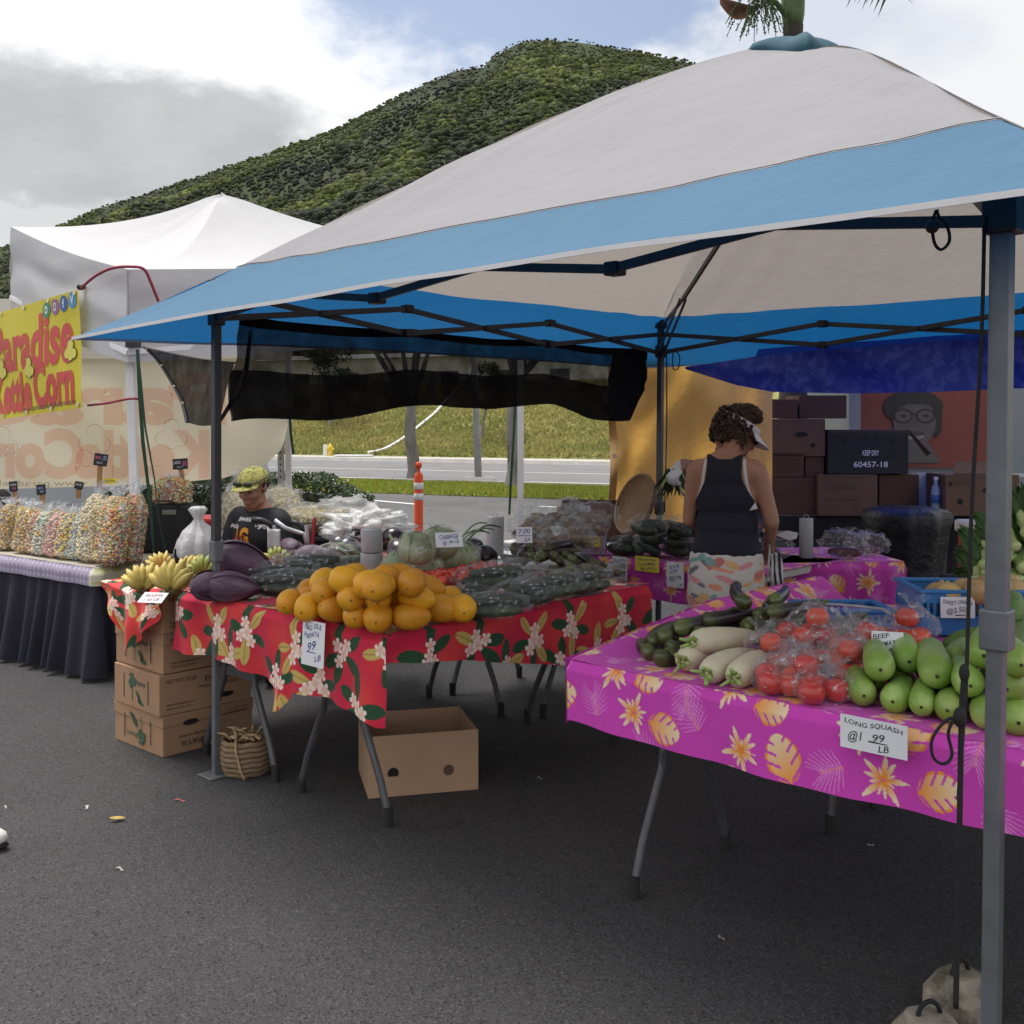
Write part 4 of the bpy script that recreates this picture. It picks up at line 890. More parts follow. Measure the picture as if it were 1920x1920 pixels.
def print_pink(pq):
    n = len(pq); r = np.random.default_rng(5); c = np.tile(np.array(lin(212, 68, 186)), (n, 1)); white, org, pk = np.array(lin(246, 226, 186)), np.array(lin(246, 150, 30)), np.array(lin(236, 150, 222))
    def palm(cx, cy, L, ang):
        near = np.abs(pq - (cx, cy)).max(1) < L * 1.5; q = pq[near]; idx = np.where(near)[0]
        if not len(q): return
        al = np.zeros(len(q)); og_ = np.zeros(len(q), bool)
        def seg(ax, ay, bx_, by_, w):
            d = np.array((bx_ - ax, by_ - ay)); t = np.clip(((q - (ax, ay)) @ d) / (d ** 2).sum(), 0, 1); return np.hypot(*(q - (ax, ay) - t[:, None] * d).T) < w * (1 - .5 * t)
        for i in range(8):
            s = i / 8; bx_, by_ = cx + math.cos(ang) * L * s * .7, cy + math.sin(ang) * L * s * .7
            for sg in (-1, 1):
                aa = ang + sg * lerp(1.25, .35, s); ll = L * (.55 + .25 * math.sin(3.1 * s)); al[seg(bx_, by_, bx_ + math.cos(aa) * ll, by_ + math.sin(aa) * ll, .0021)] = .75
        og_ = seg(cx, cy, cx + math.cos(ang) * L * .8, cy + math.sin(ang) * L * .8, .002)
        c[idx] = c[idx] * (1 - al[:, None]) + pk * al[:, None]; c[idx[og_]] = c[idx[og_]] * .3 + org * .7
    def burst(cx, cy, R_, a0):
        near = np.abs(pq - (cx, cy)).max(1) < R_; q = pq[near] - (cx, cy); idx = np.where(near)[0]
        if not len(q): return
        d = np.hypot(q[:, 0], q[:, 1]); th = np.arctan2(q[:, 1], q[:, 0]) - a0; k = th * 13 / (2 * np.pi); ph = np.abs((k % 1) - .5) * 2; rk = .72 + .28 * np.sin(np.floor(k) * 2.3)
        t = d / (R_ * rk); m = (ph < 1.15 - 1.05 * np.abs(t - .35) * 1.5) & (t < 1); w = np.clip((t - .2) / .6, 0, 1)[:, None]; c[idx[m]] = (org * (1 - w) + white * w)[m]
    def monstera(cx, cy, L, ang):
        near = np.abs(pq - (cx, cy)).max(1) < L; q = pq[near] - (cx, cy); idx = np.where(near)[0]
        if not len(q): return
        x = q[:, 0] * math.cos(ang) + q[:, 1] * math.sin(ang); y = -q[:, 0] * math.sin(ang) + q[:, 1] * math.cos(ang); t = np.clip(x / L + .5, 0, 1); half = L * .42 * np.sin(np.pi * t) ** .6
        slot = np.abs(((x - np.abs(y) * .7) / (L * .24) % 1) - .5) > .36; m = (np.abs(y) < half) & (np.abs(x) < L / 2) & ~(slot & (np.abs(y) > half * .32)); w = np.clip(np.abs(y) / np.maximum(half, 1e-4), 0, 1)[:, None]
        cc = org * (1 - t[:, None]) + white * t[:, None]; cc = np.where(w > .85, org, cc); c[idx[m]] = cc[m]
    p0, p1 = pq.min(0) - .08, pq.max(0) + .08; sp = .135; j = 0; y = p0[1] + .02
    while y < p1[1]:
        x = p0[0] + (sp * .5 if j % 2 else 0); i = 0
        while x < p1[0]:
            cx, cy = x + r.uniform(-.03, .03), y + r.uniform(-.02, .02); ty = (i + 2 * j) % 3
            if ty == 0: burst(cx, cy, r.uniform(.062, .078), r.uniform(0, 6))
            elif ty == 1: palm(cx, cy, .085, r.uniform(0, 6.28))
            else: monstera(cx, cy, r.uniform(.10, .125), r.uniform(0, 6))
            x += sp; i += 1
        y += .125; j += 1
    return c
def cloth(name, patches, pattern, label, mat):
    V, F, CC = [], [], []; o = 0
    for (nu, nv, fn, pq) in patches:
        PQ = []
        for j in range(nv + 1):
            for i in range(nu + 1): s, t = i / nu, j / nv; V.append(tuple(fn(s, t))); PQ.append(pq(s, t))
        F += [(o + j * (nu + 1) + i, o + j * (nu + 1) + i + 1, o + (j + 1) * (nu + 1) + i + 1, o + (j + 1) * (nu + 1) + i) for j in range(nv) for i in range(nu)]; o = len(V); CC += pattern(np.array(PQ)).tolist()
    mb = MB(); mb.v, mb.f, mb.c = V, F, CC
    return mb.build(name, mat, smooth=True, label=label, cat='tablecloth')
m_cloth = M('printed_cloth', vcol=True, rough=.85, var=.06, scale=3, bump=.25, bscale=300, bdist=.001, transl=.12, sheen=.1)
ZT = .748
def fold(x, t, k=1.0): return k * t * (.016 * math.sin(x * 15 + 1) + .012 * math.sin(x * 31 + 2.0 * t) + .02 * nz((x * 3, t, 4), 1.3))
def hemL(v): return float(np.interp(v, [-.05, 0, .27, .44, .50, .53, .58, .8, 1.04, 1.25, 1.34], [.325, .31, .285, .285, .36, .37, .28, .262, .245, .258, .25]))
def hemR(u): return float(np.interp(u, [-.06, .3, .75, 1.5], [.10, .15, .24, .375]))
rl0, rl1 = -.078, 1.34
def flapL(s, t):
    v = lerp(rl0, rl1, s); k = t ** 1.0; out = .012 + .028 * smooth(0, .12, t) + fold(v, t) + .05 * math.exp(-((v - .515) / .035) ** 2) * t ** 2
    return S(-.05 - out, v, ZT + .002 - hemL(v) * k - .0)
def flapR(s, t):
    u = lerp(-.085, 1.5, s); out = .01 + .022 * smooth(0, .12, t) + fold(u + 5, t, .6); return S(u, -.05 - out, ZT + .002 - hemR(u) * t)
def flapB(s, t):
    v = lerp(1.34, 1.88, s); dr = float(np.interp(v, [1.34, 1.42, 1.55, 1.62, 1.70, 1.80, 1.88], [.10, .16, .25, .30, .22, .10, .03])); out = .02 + .035 * smooth(0, .12, t) + t * (.02 * math.sin(v * 40) + .03 * nz((v * 8, t * 2, 2)))
    return S(-.115 - out, v, ZT + .006 - dr * t)
def topR(s, t):
    u, v = lerp(-.062 if t < .72 else -.135, 1.51, s), lerp(-.06, 1.88, t); return S(u, v, ZT + .004 * nz((u * 4, v * 4, 0), 1.5) + .004)
cloth('tablecloth', [(480, 100, flapL, lambda s, t: (lerp(rl0, rl1, s), -hemL(lerp(rl0, rl1, s)) * t)), (480, 100, flapR, lambda s, t: (-.1 - lerp(-.06, 1.5, s), -hemR(lerp(-.06, 1.5, s)) * t)),
      (120, 64, flapB, lambda s, t: (lerp(1.34, 1.88, s), -.3 * t)), (110, 130, topR, lambda s, t: (lerp(-.06, 1.88, t), lerp(0, 1.55, s)))], print_red, 'red tablecloth printed with white plumeria and green leaves', m_cloth)
# pink cloths
def pkF(s, t):
    v = lerp(-.80, -2.78, s); return S(.055 - .022 * smooth(0, .15, t) - fold(v * .8 + 3, t, .45), v, ZT + .003 - (.19 + .012 * math.sin(v * 3)) * t)
def pkT(s, t):
    v, u = lerp(-.80, -2.78, s), lerp(.055, 1.72, t); rim = smooth(-.93, -.80, v) * .085 * min(1, max(0, (u - .02) / .85)) * (1 - .0 * u)
    return S(u, v, ZT + .004 + rim + .004 * nz((u * 5, v * 5, 3), 1.2) * (1 if t > 0 else 0))
def pkL(s, t):
    u = lerp(.055, 1.72, s); rim = .085 * min(1, max(0, (u - .02) / .85)); return S(u, -.80 + .02 + fold(u + 7, t, .5), ZT + .003 + rim - (.2 + rim) * t)
cloth('tablecloth', [(780, 74, pkF, lambda s, t: (lerp(-.80, -2.78, s), -.19 * t)), (190, 160, pkT, lambda s, t: (lerp(-.80, -2.78, s), lerp(0, 1.67, t))), (180, 30, pkL, lambda s, t: (-.4 - lerp(0, 1.6, s), -.2 * t))], print_pink, 'magenta tablecloth printed with pale tropical flowers under the squashes', m_cloth)
def c3F(s, t):
    v = lerp(1.0, -.30, s); return S(2.16 - .02 * smooth(0, .15, t) - fold(v + 2, t, .6), v, ZT + .003 - .20 * t)
def c3T(s, t): return S(lerp(2.16, 2.92, t), lerp(1.0, -.30, s), ZT + .004)
cloth('tablecloth', [(330, 50, c3F, lambda s, t: (lerp(1.0, -.3, s), -.2 * t)), (130, 60, c3T, lambda s, t: (lerp(1, -.3, s), lerp(0, .7, t)))], print_pink, 'magenta floral tablecloth with price signs pinned to its front edge', m_cloth)
def c4(a, b, dr):
    def f(s, t):
        p = a.lerp(b, s); n = (b - a).cross(Z3).normalized(); return p + n * (.02 * smooth(0, .15, t) + fold((p.x + p.y) * 1.5, t, 1.2)) + Z3 * (ZT + .003 - dr * t)
    return f
q0, q1, q2, q3 = O4, O4 + X4 * .82, O4 + X4 * .82 + Y4 * .66, O4 + Y4 * .66
cloth('tablecloth', [(200, 70, c4(q0, q1, .30), lambda s, t: (s * .82, -.3 * t)), (160, 70, c4(q1, q2, .30), lambda s, t: (.82 + s * .66, -.3 * t)), (160, 70, c4(q3, q0, .28), lambda s, t: (-.66 + s * .66, -.3 * t)),
      (100, 80, lambda s, t: q0.lerp(q1, s) + Y4 * .66 * t + Z3 * (ZT + .004), lambda s, t: (s * .82, t * .66))], print_pink, 'magenta floral tablecloth on the small table beside the woman', m_cloth)

# ================================================================== CARDBOARD
m_card = M('cardboard', (.36, .215, .125), .85, .10, 3, .12, 90, wave=.06, wscale=60); m_card2 = M('cardboard_light', (.42, .27, .165), .85, .1, 3, .12, 90)
m_cardd = M('cardboard_dark', (.080, .038, .021), .85, .15, 4, .12, 60); m_ink = M('brown_ink', (.10, .055, .03), .8, .1); m_gink = M('green_ink', (.05, .10, .06), .8, .2, 20); m_hole = M('dark_hole', (.012, .010, .008), .9, .1); m_tape = M('box_edge', (.30, .19, .11), .8, .1)  # dark cardboard: brown deepened to hold the shade at the stall's back
for i in range(4):
    z0 = .184 * i; du, dv = [0, -.012, .006, -.004][i], [.01, .0, .014, -.006][i]; wv, wu, hh = .43, .47, .181
    c = S(-.105 + du + wu / 2, 1.425 + dv + wv / 2, 0)
    bx_ = empty('papaya_box', c + Z3 * z0, ['bottom', 'second', 'third', 'topmost'][i] + ' cardboard papaya box in the stack under the red cloth' + (' with its print upside down' if i == 0 else ''), 'box', 'stack of papaya boxes')
    rot = Matrix.Rotation(_t + [.02, -.015, .01, 0][i], 3, 'Z'); m4 = Matrix.Translation(c + Z3 * (z0 + hh / 2)) @ rot.to_4x4()
    mb = MB(); mb.box(c + Z3 * (z0 + hh / 2), (wu, wv, hh), rot); mb.build('carton', m_card, bx_, bevel=.004)
    mb = MB(); mb.box(c + Z3 * (z0 + hh - .025), (wu + .008, wv + .008, .052), rot); mb.build('lid', m_card, bx_, bevel=.004) if i in (0, 2) else None
    fl = m4 @ Matrix.Translation((-wu / 2 - (.0055 if i in (0, 2) else .0015), 0, 0)) @ frame((0, 0, 0), (0, -1, 0), (0, 0, 1))      # end face, outwards -u
    sg = -1 if i == 0 else 1
    for s in (-1, 1):
        mb = MB(); mb.add([fl @ Vector((s * .115 + a, b, 0)) for a, b in ((-.003, -.055), (.003, -.055), (.003, .055), (-.003, .055))], [(0, 1, 2, 3)]); mb.build('slot', m_hole, bx_)
    mb = MB(); rr = random.Random(4)
    for k in range(26):
        a = rr.uniform(0, 6.28); r_ = rr.random() ** .5 * .032; cx, cy, q = -.035 * sg + math.cos(a) * r_, (.035 + math.sin(a) * r_) * sg, rr.uniform(.007, .012)
        mb.add([fl @ Vector((cx + math.cos(6.28 * j / 7) * q, cy + math.sin(6.28 * j / 7) * q, .0004 + k * .00003)) for j in range(7)], [tuple(range(7))])
    mb.add([fl @ Vector((-.035 * sg + a * sg, b * sg, .0006)) for a, b in ((-.002, .03), (.002, .03), (.006, -.06), (0.0, -.06))], [(0, 1, 2, 3)])
    for (cx, cy, a, L) in ((.02, -.025, -.7, .05), (.045, -.055, -.3, .055), (.035, -.045, -.9, .04)):
        mb.add([fl @ Vector((cx * sg + math.cos(a) * math.cos(6.28 * j / 14) * L / 2 * sg - math.sin(a) * math.sin(6.28 * j / 14) * .011, (cy + math.sin(a) * math.cos(6.28 * j / 14) * L / 2) * sg + math.cos(a) * math.sin(6.28 * j / 14) * .011, .0007)) for j in range(14)], [tuple(range(14))])
    mb.build('tree_print', m_gink, bx_, kind='stuff')
    mb = MB(); letters(mb, 'Papaya', .09, .03, fl @ Matrix.Rotation(math.pi if i == 0 else 0, 4, 'Z') @ Matrix.Translation((.045, .03, 0)), .01); mb.build('lettering', m_gink, bx_)
    fr = m4 @ Matrix.Translation((0, -wv / 2 - (.0055 if i in (0, 2) else .0015), 0)) @ frame((0, 0, 0), (1, 0, 0), (0, 0, 1))
    if i == 0: fr = fr @ Matrix.Rotation(math.pi, 4, 'Z')
    for txt, x, y, w, h in (('NET WT 25 LB', -.13, .06, .15, .018), ('PAPAYA', .07, .045, .16, .026), ('FRESH FROM HAWAII', .06, .012, .2, .012), ('KEEP REFRIGERATED', -.13, -.045, .14, .009), ('PRODUCE OF USA', -.14, -.062, .12, .009)):
        mb = MB(); letters(mb, txt, w, h, fr @ Matrix.Translation((x, y, 0)), .01); mb.build('lettering', m_ink, bx_)
    mb = MB(); mb.add([fr @ Vector((.10 + math.cos(6.28 * j / 16) * .04, -.045 + math.sin(6.28 * j / 16) * .013, .001)) for j in range(16)], [tuple(range(16))]); mb.build('hand_hole', m_hole, bx_)
def open_box(name, o, X, Y, L, Wd, H, mat, label, cat='box', th=.006, flaps=False, group=None):
    X, Y, o = Vector(X).normalized(), Vector(Y).normalized(), Vector(o); t = empty(name, o + X * L / 2 + Y * Wd / 2, label, cat, group); m = Matrix(((X.x, Y.x, 0), (X.y, Y.y, 0), (X.z, Y.z, 1)))
    def pan(nm, c, sz): mb = MB(); mb.box(o + X * c[0] + Y * c[1] + Z3 * c[2], sz, m); return mb.build(nm, mat, t, bevel=.0015)
    pan('bottom', (L / 2, Wd / 2, th / 2), (L - .002, Wd - .002, th)); w = pan('side', (L / 2, th / 2, H / 2), (L, th, H)); pan('side', (L / 2, Wd - th / 2, H / 2 - .001), (L - .004, th, H)); pan('end', (th / 2 + .002, Wd / 2, H / 2 - .002), (th, Wd - 2 * th - .001, H)); pan('end', (L - th / 2 - .002, Wd / 2, H / 2 - .002), (th, Wd - 2 * th - .001, H))
    return t, w
o_ = G(690, 1498); x_ = (G(897, 1480) - o_); y_ = Vector((-x_.y, x_.x, 0)); xl = x_.length
t_, w_ = open_box('open_carton', o_, x_, y_, xl, .37, .245, m_card2, 'empty open cardboard carton on the asphalt under the red clothed table')
fm = frame(o_ - y_.normalized() * .002, x_, Z3)
mb = MB(); mb.add([fm @ Vector((.10 + math.cos(6.28 * j / 20) * .022, .095 + max(-.013, math.sin(6.28 * j / 20) * .022), .001)) for j in range(20)], [tuple(range(20))]); mb.build('hand_hole', m_hole, t_)
mb = MB(); mb.lathe([(.0175, 0), (.0215, 0), (.0215, .0008), (.0175, .0008)], 24, fm @ Matrix.Translation((.325, .09, .0008))); mb.build('punched_circle', m_ink, t_)
# woven basket with dry husks
m_wick = M('wicker', (.20, .135, .075), .8, .3, 30, .5, 60); m_husk = M('dry_husk', (.38, .27, .15), .8, .25, 20)
bk = S(.05, 1.0); bk = Vector((bk.x, bk.y, 0)); t = empty('woven_basket', bk, 'round coiled basket of dried husks behind the front left canopy leg', 'basket')
mb = MB()
for k in range(7):
    r = [.088, .097, .102, .104, .104, .102, .099][k]; mb.tube([bk + Vector((math.cos(6.283 * j / 28) * r, math.sin(6.283 * j / 28) * r, .012 + k * .021 + .003 * math.sin(j * 2))) for j in range(29)], .0125, 7)
mb.lathe([(.08, .004), (.094, .01), (.098, .14), (.09, .14), (.085, .02)], 24, Matrix.Translation(bk)); mb.build('coils', m_wick, t, smooth=True)
for k in range(16):
    a = random.uniform(0, 6.28); q = bk + Vector((math.cos(a) * random.uniform(.0, .07), math.sin(a) * .06, .14)); L = random.uniform(.05, .11); dv = Vector((random.uniform(-1, 1), random.uniform(-1, .3), random.uniform(.2, .8))).normalized()
    mb = MB(); mb.tube([q, q + dv * L * .5 + Z3 * .01, q + dv * L - Z3 * .01], [.012, .016, .004], 6, flat=.4); mb.build('husk', m_husk, t, smooth=True)
mb = MB(); mb.tube([bk + Vector((-.02, -.105, .2)), bk + Vector((-.015, -.118, .12)), bk + Vector((.005, -.118, .04)), bk + Vector((.02, -.112, .004))], .005, 6); mb.build('tie', m_husk, t)
# concrete weights at the front right leg
m_wt = M('weight_concrete', (.26, .235, .185), .9, .35, 14, .8, 60, col2=(.10, .085, .06), c2scale=11)
for i, (px, py, rz) in enumerate(((1800, 1900, .5), (1742, 1985, .25))):
    p = G(px, py); t = empty('anchor_weight', p, ['weathered concrete weight behind the front right leg', 'concrete weight nearest the bottom edge beside the front right leg'][i], 'weight', 'tent weights')
    mt = Matrix.Translation(p) @ Matrix.Rotation(rz, 4, 'Z'); mb = MB(); v = []
    for z, s in ((0, 1), (.055, .97), (.105, .55)):
        v += [mt @ Vector((a * .085 * s, b * .075 * s, z)) for a, b in ((-1, -.6), (-.6, -1), (.6, -1), (1, -.6), (1, .6), (.6, 1), (-.6, 1), (-1, .6))]
    f = [(k * 8 + j, k * 8 + (j + 1) % 8, (k + 1) * 8 + (j + 1) % 8, (k + 1) * 8 + j) for k in range(2) for j in range(8)] + [tuple(range(7, -1, -1)), tuple(range(16, 24))]
    mb.add(v, f); mb.build('block', m_wt, t, bevel=.003)
    mb = MB(); mb.tube([mt @ Vector((.03 * math.cos(a), 0, .10 + .035 * math.sin(a))) for a in [k * math.pi / 8 for k in range(9)]], .006, 6); mb.build('rope_eye', m_cord, t)

# ================================================================== BACK OF THE STALL
m_skirt = M('black_skirt', (.008, .008, .010), .85, .2, 3); m_bag = M('bin_liner', (.006, .006, .007), .45, .2, 6, .8, 14, bdist=.02)
DB = 8.0; y0 = DB; xl_, xr_ = (1425 - 960) / FPX * DB, 3.95
bt_ = empty('display_table', (2.9, 8.3, 0), 'long table behind a black skirt carrying the stacked cartons', 'table')
mb = MB(); mb.box(((xl_ + xr_) / 2, 8.38, .78), (xr_ - xl_, .76, .03)); mb.build('table_top', m_ttop, bt_, bevel=.006)
mb = MB(); mb.grid(lambda s, u: Vector((lerp(xl_, xr_, s), 7.985 + .02 * math.sin(s * 70) * (1 - u), lerp(.02, .795, u))), 160, 6); mb.build('skirt', m_skirt, bt_, smooth=True)
def carton(px0, px1, py0, py1, d, dep, mat, label, holes=(), texts=(), rz=0.0, group='cartons stacked at the back'):
    a, b = W(px0, py1, d), W(px1, py0, d); c = Vector(((a.x + b.x) / 2, d + dep / 2, (a.z + b.z) / 2)); w, h = b.x - a.x, b.z - a.z; t = empty('carton', (c.x, c.y, a.z), label, 'box', group); rm = Matrix.Rotation(rz, 3, 'Z')
    mb = MB(); mb.box(c, (w - .004, dep, h - .003), rm); mb.build('body', mat, t, bevel=.004); fr = Matrix.Translation(c) @ rm.to_4x4() @ Matrix.Translation((0, -dep / 2 - .0015, 0)) @ frame((0, 0, 0), (1, 0, 0), (0, 0, 1))
    mb = MB(); mb.add([fr @ Vector((x, y, 0)) for x, y in ((-w / 2 + .01, h / 2 - .012), (w / 2 - .01, h / 2 - .012), (w / 2 - .01, h / 2 - .018), (-w / 2 + .01, h / 2 - .018))], [(3, 2, 1, 0)]); mb.build('flap_line', m_ink, t)
    for x, y, rx, ry in holes: mb = MB(); mb.add([fr @ Vector((x * w + math.cos(6.28 * j / 16) * rx, y * h + math.sin(6.28 * j / 16) * ry, .0005)) for j in range(16)], [tuple(range(16))]); mb.build('hand_hole', m_hole, t)
    for tx, x, y, tw, th_ in texts: mb = MB(); letters(mb, tx, tw * w, th_ * h, fr @ Matrix.Translation((x * w, y * h, 0)), .01); mb.build('lettering', m_ink if mat is not m_blkbox else m_ctrim, t)
    return t
m_cardm = M('cardboard_shaded', (.115, .064, .036), .85, .15, 4, .12, 60); m_blkbox = M('black_carton', (.016, .015, .014), .8, .2, 6)  # mid brown card, lowered so its colour carries the shade back here
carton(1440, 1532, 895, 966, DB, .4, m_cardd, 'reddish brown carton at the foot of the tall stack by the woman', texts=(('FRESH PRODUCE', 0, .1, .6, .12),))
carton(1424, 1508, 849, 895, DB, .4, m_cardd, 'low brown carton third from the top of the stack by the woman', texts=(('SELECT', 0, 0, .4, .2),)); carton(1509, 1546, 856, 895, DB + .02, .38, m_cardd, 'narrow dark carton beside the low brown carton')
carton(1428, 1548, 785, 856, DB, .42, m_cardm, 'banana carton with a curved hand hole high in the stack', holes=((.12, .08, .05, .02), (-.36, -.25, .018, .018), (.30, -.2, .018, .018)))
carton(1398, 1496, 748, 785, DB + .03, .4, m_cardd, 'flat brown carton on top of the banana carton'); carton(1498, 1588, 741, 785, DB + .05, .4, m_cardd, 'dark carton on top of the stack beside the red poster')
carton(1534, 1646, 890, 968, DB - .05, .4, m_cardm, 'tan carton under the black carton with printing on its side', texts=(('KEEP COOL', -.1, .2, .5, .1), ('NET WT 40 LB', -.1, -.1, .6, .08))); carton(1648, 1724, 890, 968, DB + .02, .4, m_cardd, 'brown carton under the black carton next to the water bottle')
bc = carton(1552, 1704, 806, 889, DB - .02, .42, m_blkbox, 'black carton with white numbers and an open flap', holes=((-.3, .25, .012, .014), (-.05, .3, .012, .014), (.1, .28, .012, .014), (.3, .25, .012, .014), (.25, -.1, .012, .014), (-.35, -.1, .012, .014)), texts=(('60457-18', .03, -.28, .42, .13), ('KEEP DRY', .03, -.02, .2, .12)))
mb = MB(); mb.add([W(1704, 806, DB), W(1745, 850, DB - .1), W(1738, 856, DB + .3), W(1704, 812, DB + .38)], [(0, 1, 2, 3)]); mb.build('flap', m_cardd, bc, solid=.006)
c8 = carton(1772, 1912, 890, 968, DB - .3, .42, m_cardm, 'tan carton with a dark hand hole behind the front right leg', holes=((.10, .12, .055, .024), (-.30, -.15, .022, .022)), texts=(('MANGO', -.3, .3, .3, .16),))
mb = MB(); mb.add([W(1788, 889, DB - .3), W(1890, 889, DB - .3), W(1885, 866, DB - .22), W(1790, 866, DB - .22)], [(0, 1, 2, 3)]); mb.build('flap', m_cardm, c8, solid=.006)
# water bottle, papers, bin liner, cooler
m_bot = M('water_bottle', (.35, .45, .52), .1, .1, spec=.8, transl=.4); bp_ = W(1755, 966, DB - .2); t = empty('water_bottle', bp_, 'clear water bottle with a blue label between the cartons', 'bottle')
mb = MB(); mb.lathe([(.032, 0), (.036, .01), (.036, .06), (.033, .07), (.036, .08), (.036, .17), (.03, .2), (.014, .235), (.014, .26)], 16, Matrix.Translation(bp_)); mb.build('body', m_bot, t, smooth=True)
mb = MB(); mb.lathe([(.0365, .09), (.0372, .091), (.0372, .15), (.0365, .151)], 16, Matrix.Translation(bp_)); mb.build('label_band', M('bottle_label', (.03, .10, .28), .5, .1), t, smooth=True)
mb = MB(); mb.lathe([(.016, .255), (.016, .28), (.002, .281)], 12, Matrix.Translation(bp_)); mb.build('cap', m_wh, t)
mb = MB(); mb.box(W(1742, 918, DB + .06), (.2, .012, .26)); mb.build('paper', M('grey_paper', (.4, .42, .46), .8, .1), label='pale paper sheet standing behind the water bottle', cat='paper')
p = W(1700, 1020, 7.2); mb = MB(); mb.lathe([(.14, 0), (.2, .05), (.23, .4), (.27, .78), (.29, .86), (.27, .9), (.18, .92), (.03, .9)], 28, Matrix.Translation((p.x, p.y, 0)), fn=lambda a, z: 1 + .05 * math.sin(a * 9 + z * 8) + .04 * math.sin(a * 17)); mb.build('bin_bag', m_bag, smooth=True, label='black bin liner standing in front of the skirted table', cat='bin bag')
m_redp = M('red_plastic', (.42, .02, .03), .4, .08); cp = W(1870, 1040, 4.9); t = empty('cooler', (cp.x, cp.y, .5), 'red cooler with a white lid behind the leafy greens', 'cooler')
mb = MB(); mb.box((cp.x, cp.y, .88), (.27, .26, .2)); mb.build('body', m_redp, t, bevel=.02); mb = MB(); mb.box((cp.x, cp.y, 1.01), (.29, .28, .06)); mb.build('lid', m_wh, t, bevel=.015)
mb = MB(); mb.box((cp.x, cp.y, .39), (.4, .35, .775)); mb.build('crate_stand', m_skirt, label='dark crate holding up the red cooler', cat='crate', bevel=.01)
# van with poster behind the stall
m_van = M('van_paint', (.15, .17, .19), .35, .06, 2, coat=.3); vt = empty('van', (4.6, 11.3, 0), 'pale grey van parked behind the cartons with a red poster on it', 'van')  # pale van paint darkened to carry the shade behind the stall
x0, x1, yv = 3.25, 8.0, 10.3
mb = MB(); prof = [(0, .45), (0, 1.95), (.12, 2.15), (.4, 2.22), (1.6, 2.22), (1.9, 2.1), (2.0, 1.9), (2.0, .45)]
mb.add([Vector((x, yv + a, b)) for x in (x0, x1) for a, b in prof], [tuple(range(7, -1, -1)), tuple(range(8, 16))] + [(i, (i + 1) % 8, 8 + (i + 1) % 8, 8 + i) for i in range(8)]); mb.build('body', m_van, vt, bevel=.03)
for x in (x0 + .8, x1 - .9):
    mb = MB(); mb.lathe([(.16, -.1), (.32, -.1), (.34, -.07), (.34, .07), (.32, .1), (.16, .1)], 28, Matrix.Translation((x, yv + .06, .34)) @ Matrix.Rotation(math.pi / 2, 4, 'X')); w = mb.build('wheel', m_rub, vt, smooth=True); mb = MB(); mb.lathe([(.02, -.02), (.15, -.03), (.17, .03), (.02, .04)], 20, Matrix.Translation((x, yv - .04, .34)) @ Matrix.Rotation(math.pi / 2, 4, 'X')); mb.build('rim', m_galv, w)
for x in (5.05, 6.5): mb = MB(); mb.box((x, yv + .001, 1.3), (.012, .006, 1.3)); mb.build('door_seam', m_bblk, vt)
for z in (.98, .72): mb = MB(); mb.box((5.8, yv - .003, z), (4.4, .012, .035)); mb.build('trim_strip', m_galv, vt)
pd = 10.22; ps = empty('poster', W(1720, 870, pd), 'red poster of a smiling dark haired face wearing glasses', 'poster')
m_pred = M('poster_red', (.15, .028, .018), .6, .08); kf = pd / FPX; PF = frame(W(1720, 800, pd), (1, 0, 0), (0, 0, 1))  # poster and border colours dimmed, shade of the stall's back put into them
mb = MB(); mb.box(W(1728, 802, pd + .015), (260 * kf, .02, 150 * kf)); mb.build('board', m_pred, ps); mb = MB(); mb.box(W(1602, 775, pd + .012), (22 * kf, .022, 76 * kf)); mb.build('border', M('poster_border', (.20, .21, .23), .6, .06), ps)
def pshape(name, pts, mat, z): mb = MB(); mb.add([PF @ Vector((x * kf, y * kf, z)) for x, y in pts], [tuple(range(len(pts)))]); mb.build(name, mat, ps)
def ov(cx, cy, rx, ry, n=24, a0=0, a1=6.2832): return [(cx + math.cos(a0 + (a1 - a0) * i / n) * rx, cy + math.sin(a0 + (a1 - a0) * i / n) * ry) for i in range(n)]
m_fc = M('poster_face', (.085, .072, .068), .7, .1); m_fh = M('poster_hair', (.02, .018, .018), .7, .1)
pshape('hair', ov(-8, 36, 56, 34), m_fh, .010); pshape('hair', [(30, 40), (46, 30), (44, -10), (34, -22), (26, 0)], m_fh, .0105)
pshape('neck', [(-22, -30), (22, -30), (42, -68), (-38, -68)], m_fc, .0110); pshape('face', ov(-6, 8, 40, 46), m_fc, .0120); pshape('fringe', [(-46, 40), (-40, 52), (0, 60), (36, 50), (38, 34), (10, 42), (-20, 42), (-40, 30)], m_fh, .0130)
for cx in (-28, 14):
    pshape('glasses_rim', ov(cx, 20, 19, 14), m_fh, .0135); pshape('lens', ov(cx, 20, 15, 10.5), m_fc, .0140); pshape('eye', ov(cx + 1, 20, 5, 3), m_fh, .0145)
pshape('glasses_bridge', [(-11, 22), (-3, 22), (-3, 25), (-11, 25)], m_fh, .0135); pshape('mouth', ov(-8, -18, 20, 6), M('poster_smile', (.2, .19, .18), .6, .05), .0135); pshape('lip', ov(-8, -13, 22, 5), M('poster_lip', (.05, .03, .03), .6, .05), .0140); pshape('nose', [(-12, 12), (-2, 12), (2, 0), (-14, 0)], M('poster_nose', (.07, .06, .056), .7, .05), .0135)
# ================================================================== PRODUCE
def rv(a, b): return random.uniform(a, b)
ORD = ['first', 'second', 'third', 'fourth', 'fifth', 'sixth', 'seventh', 'eighth', 'ninth', 'tenth', 'eleventh', 'twelfth']
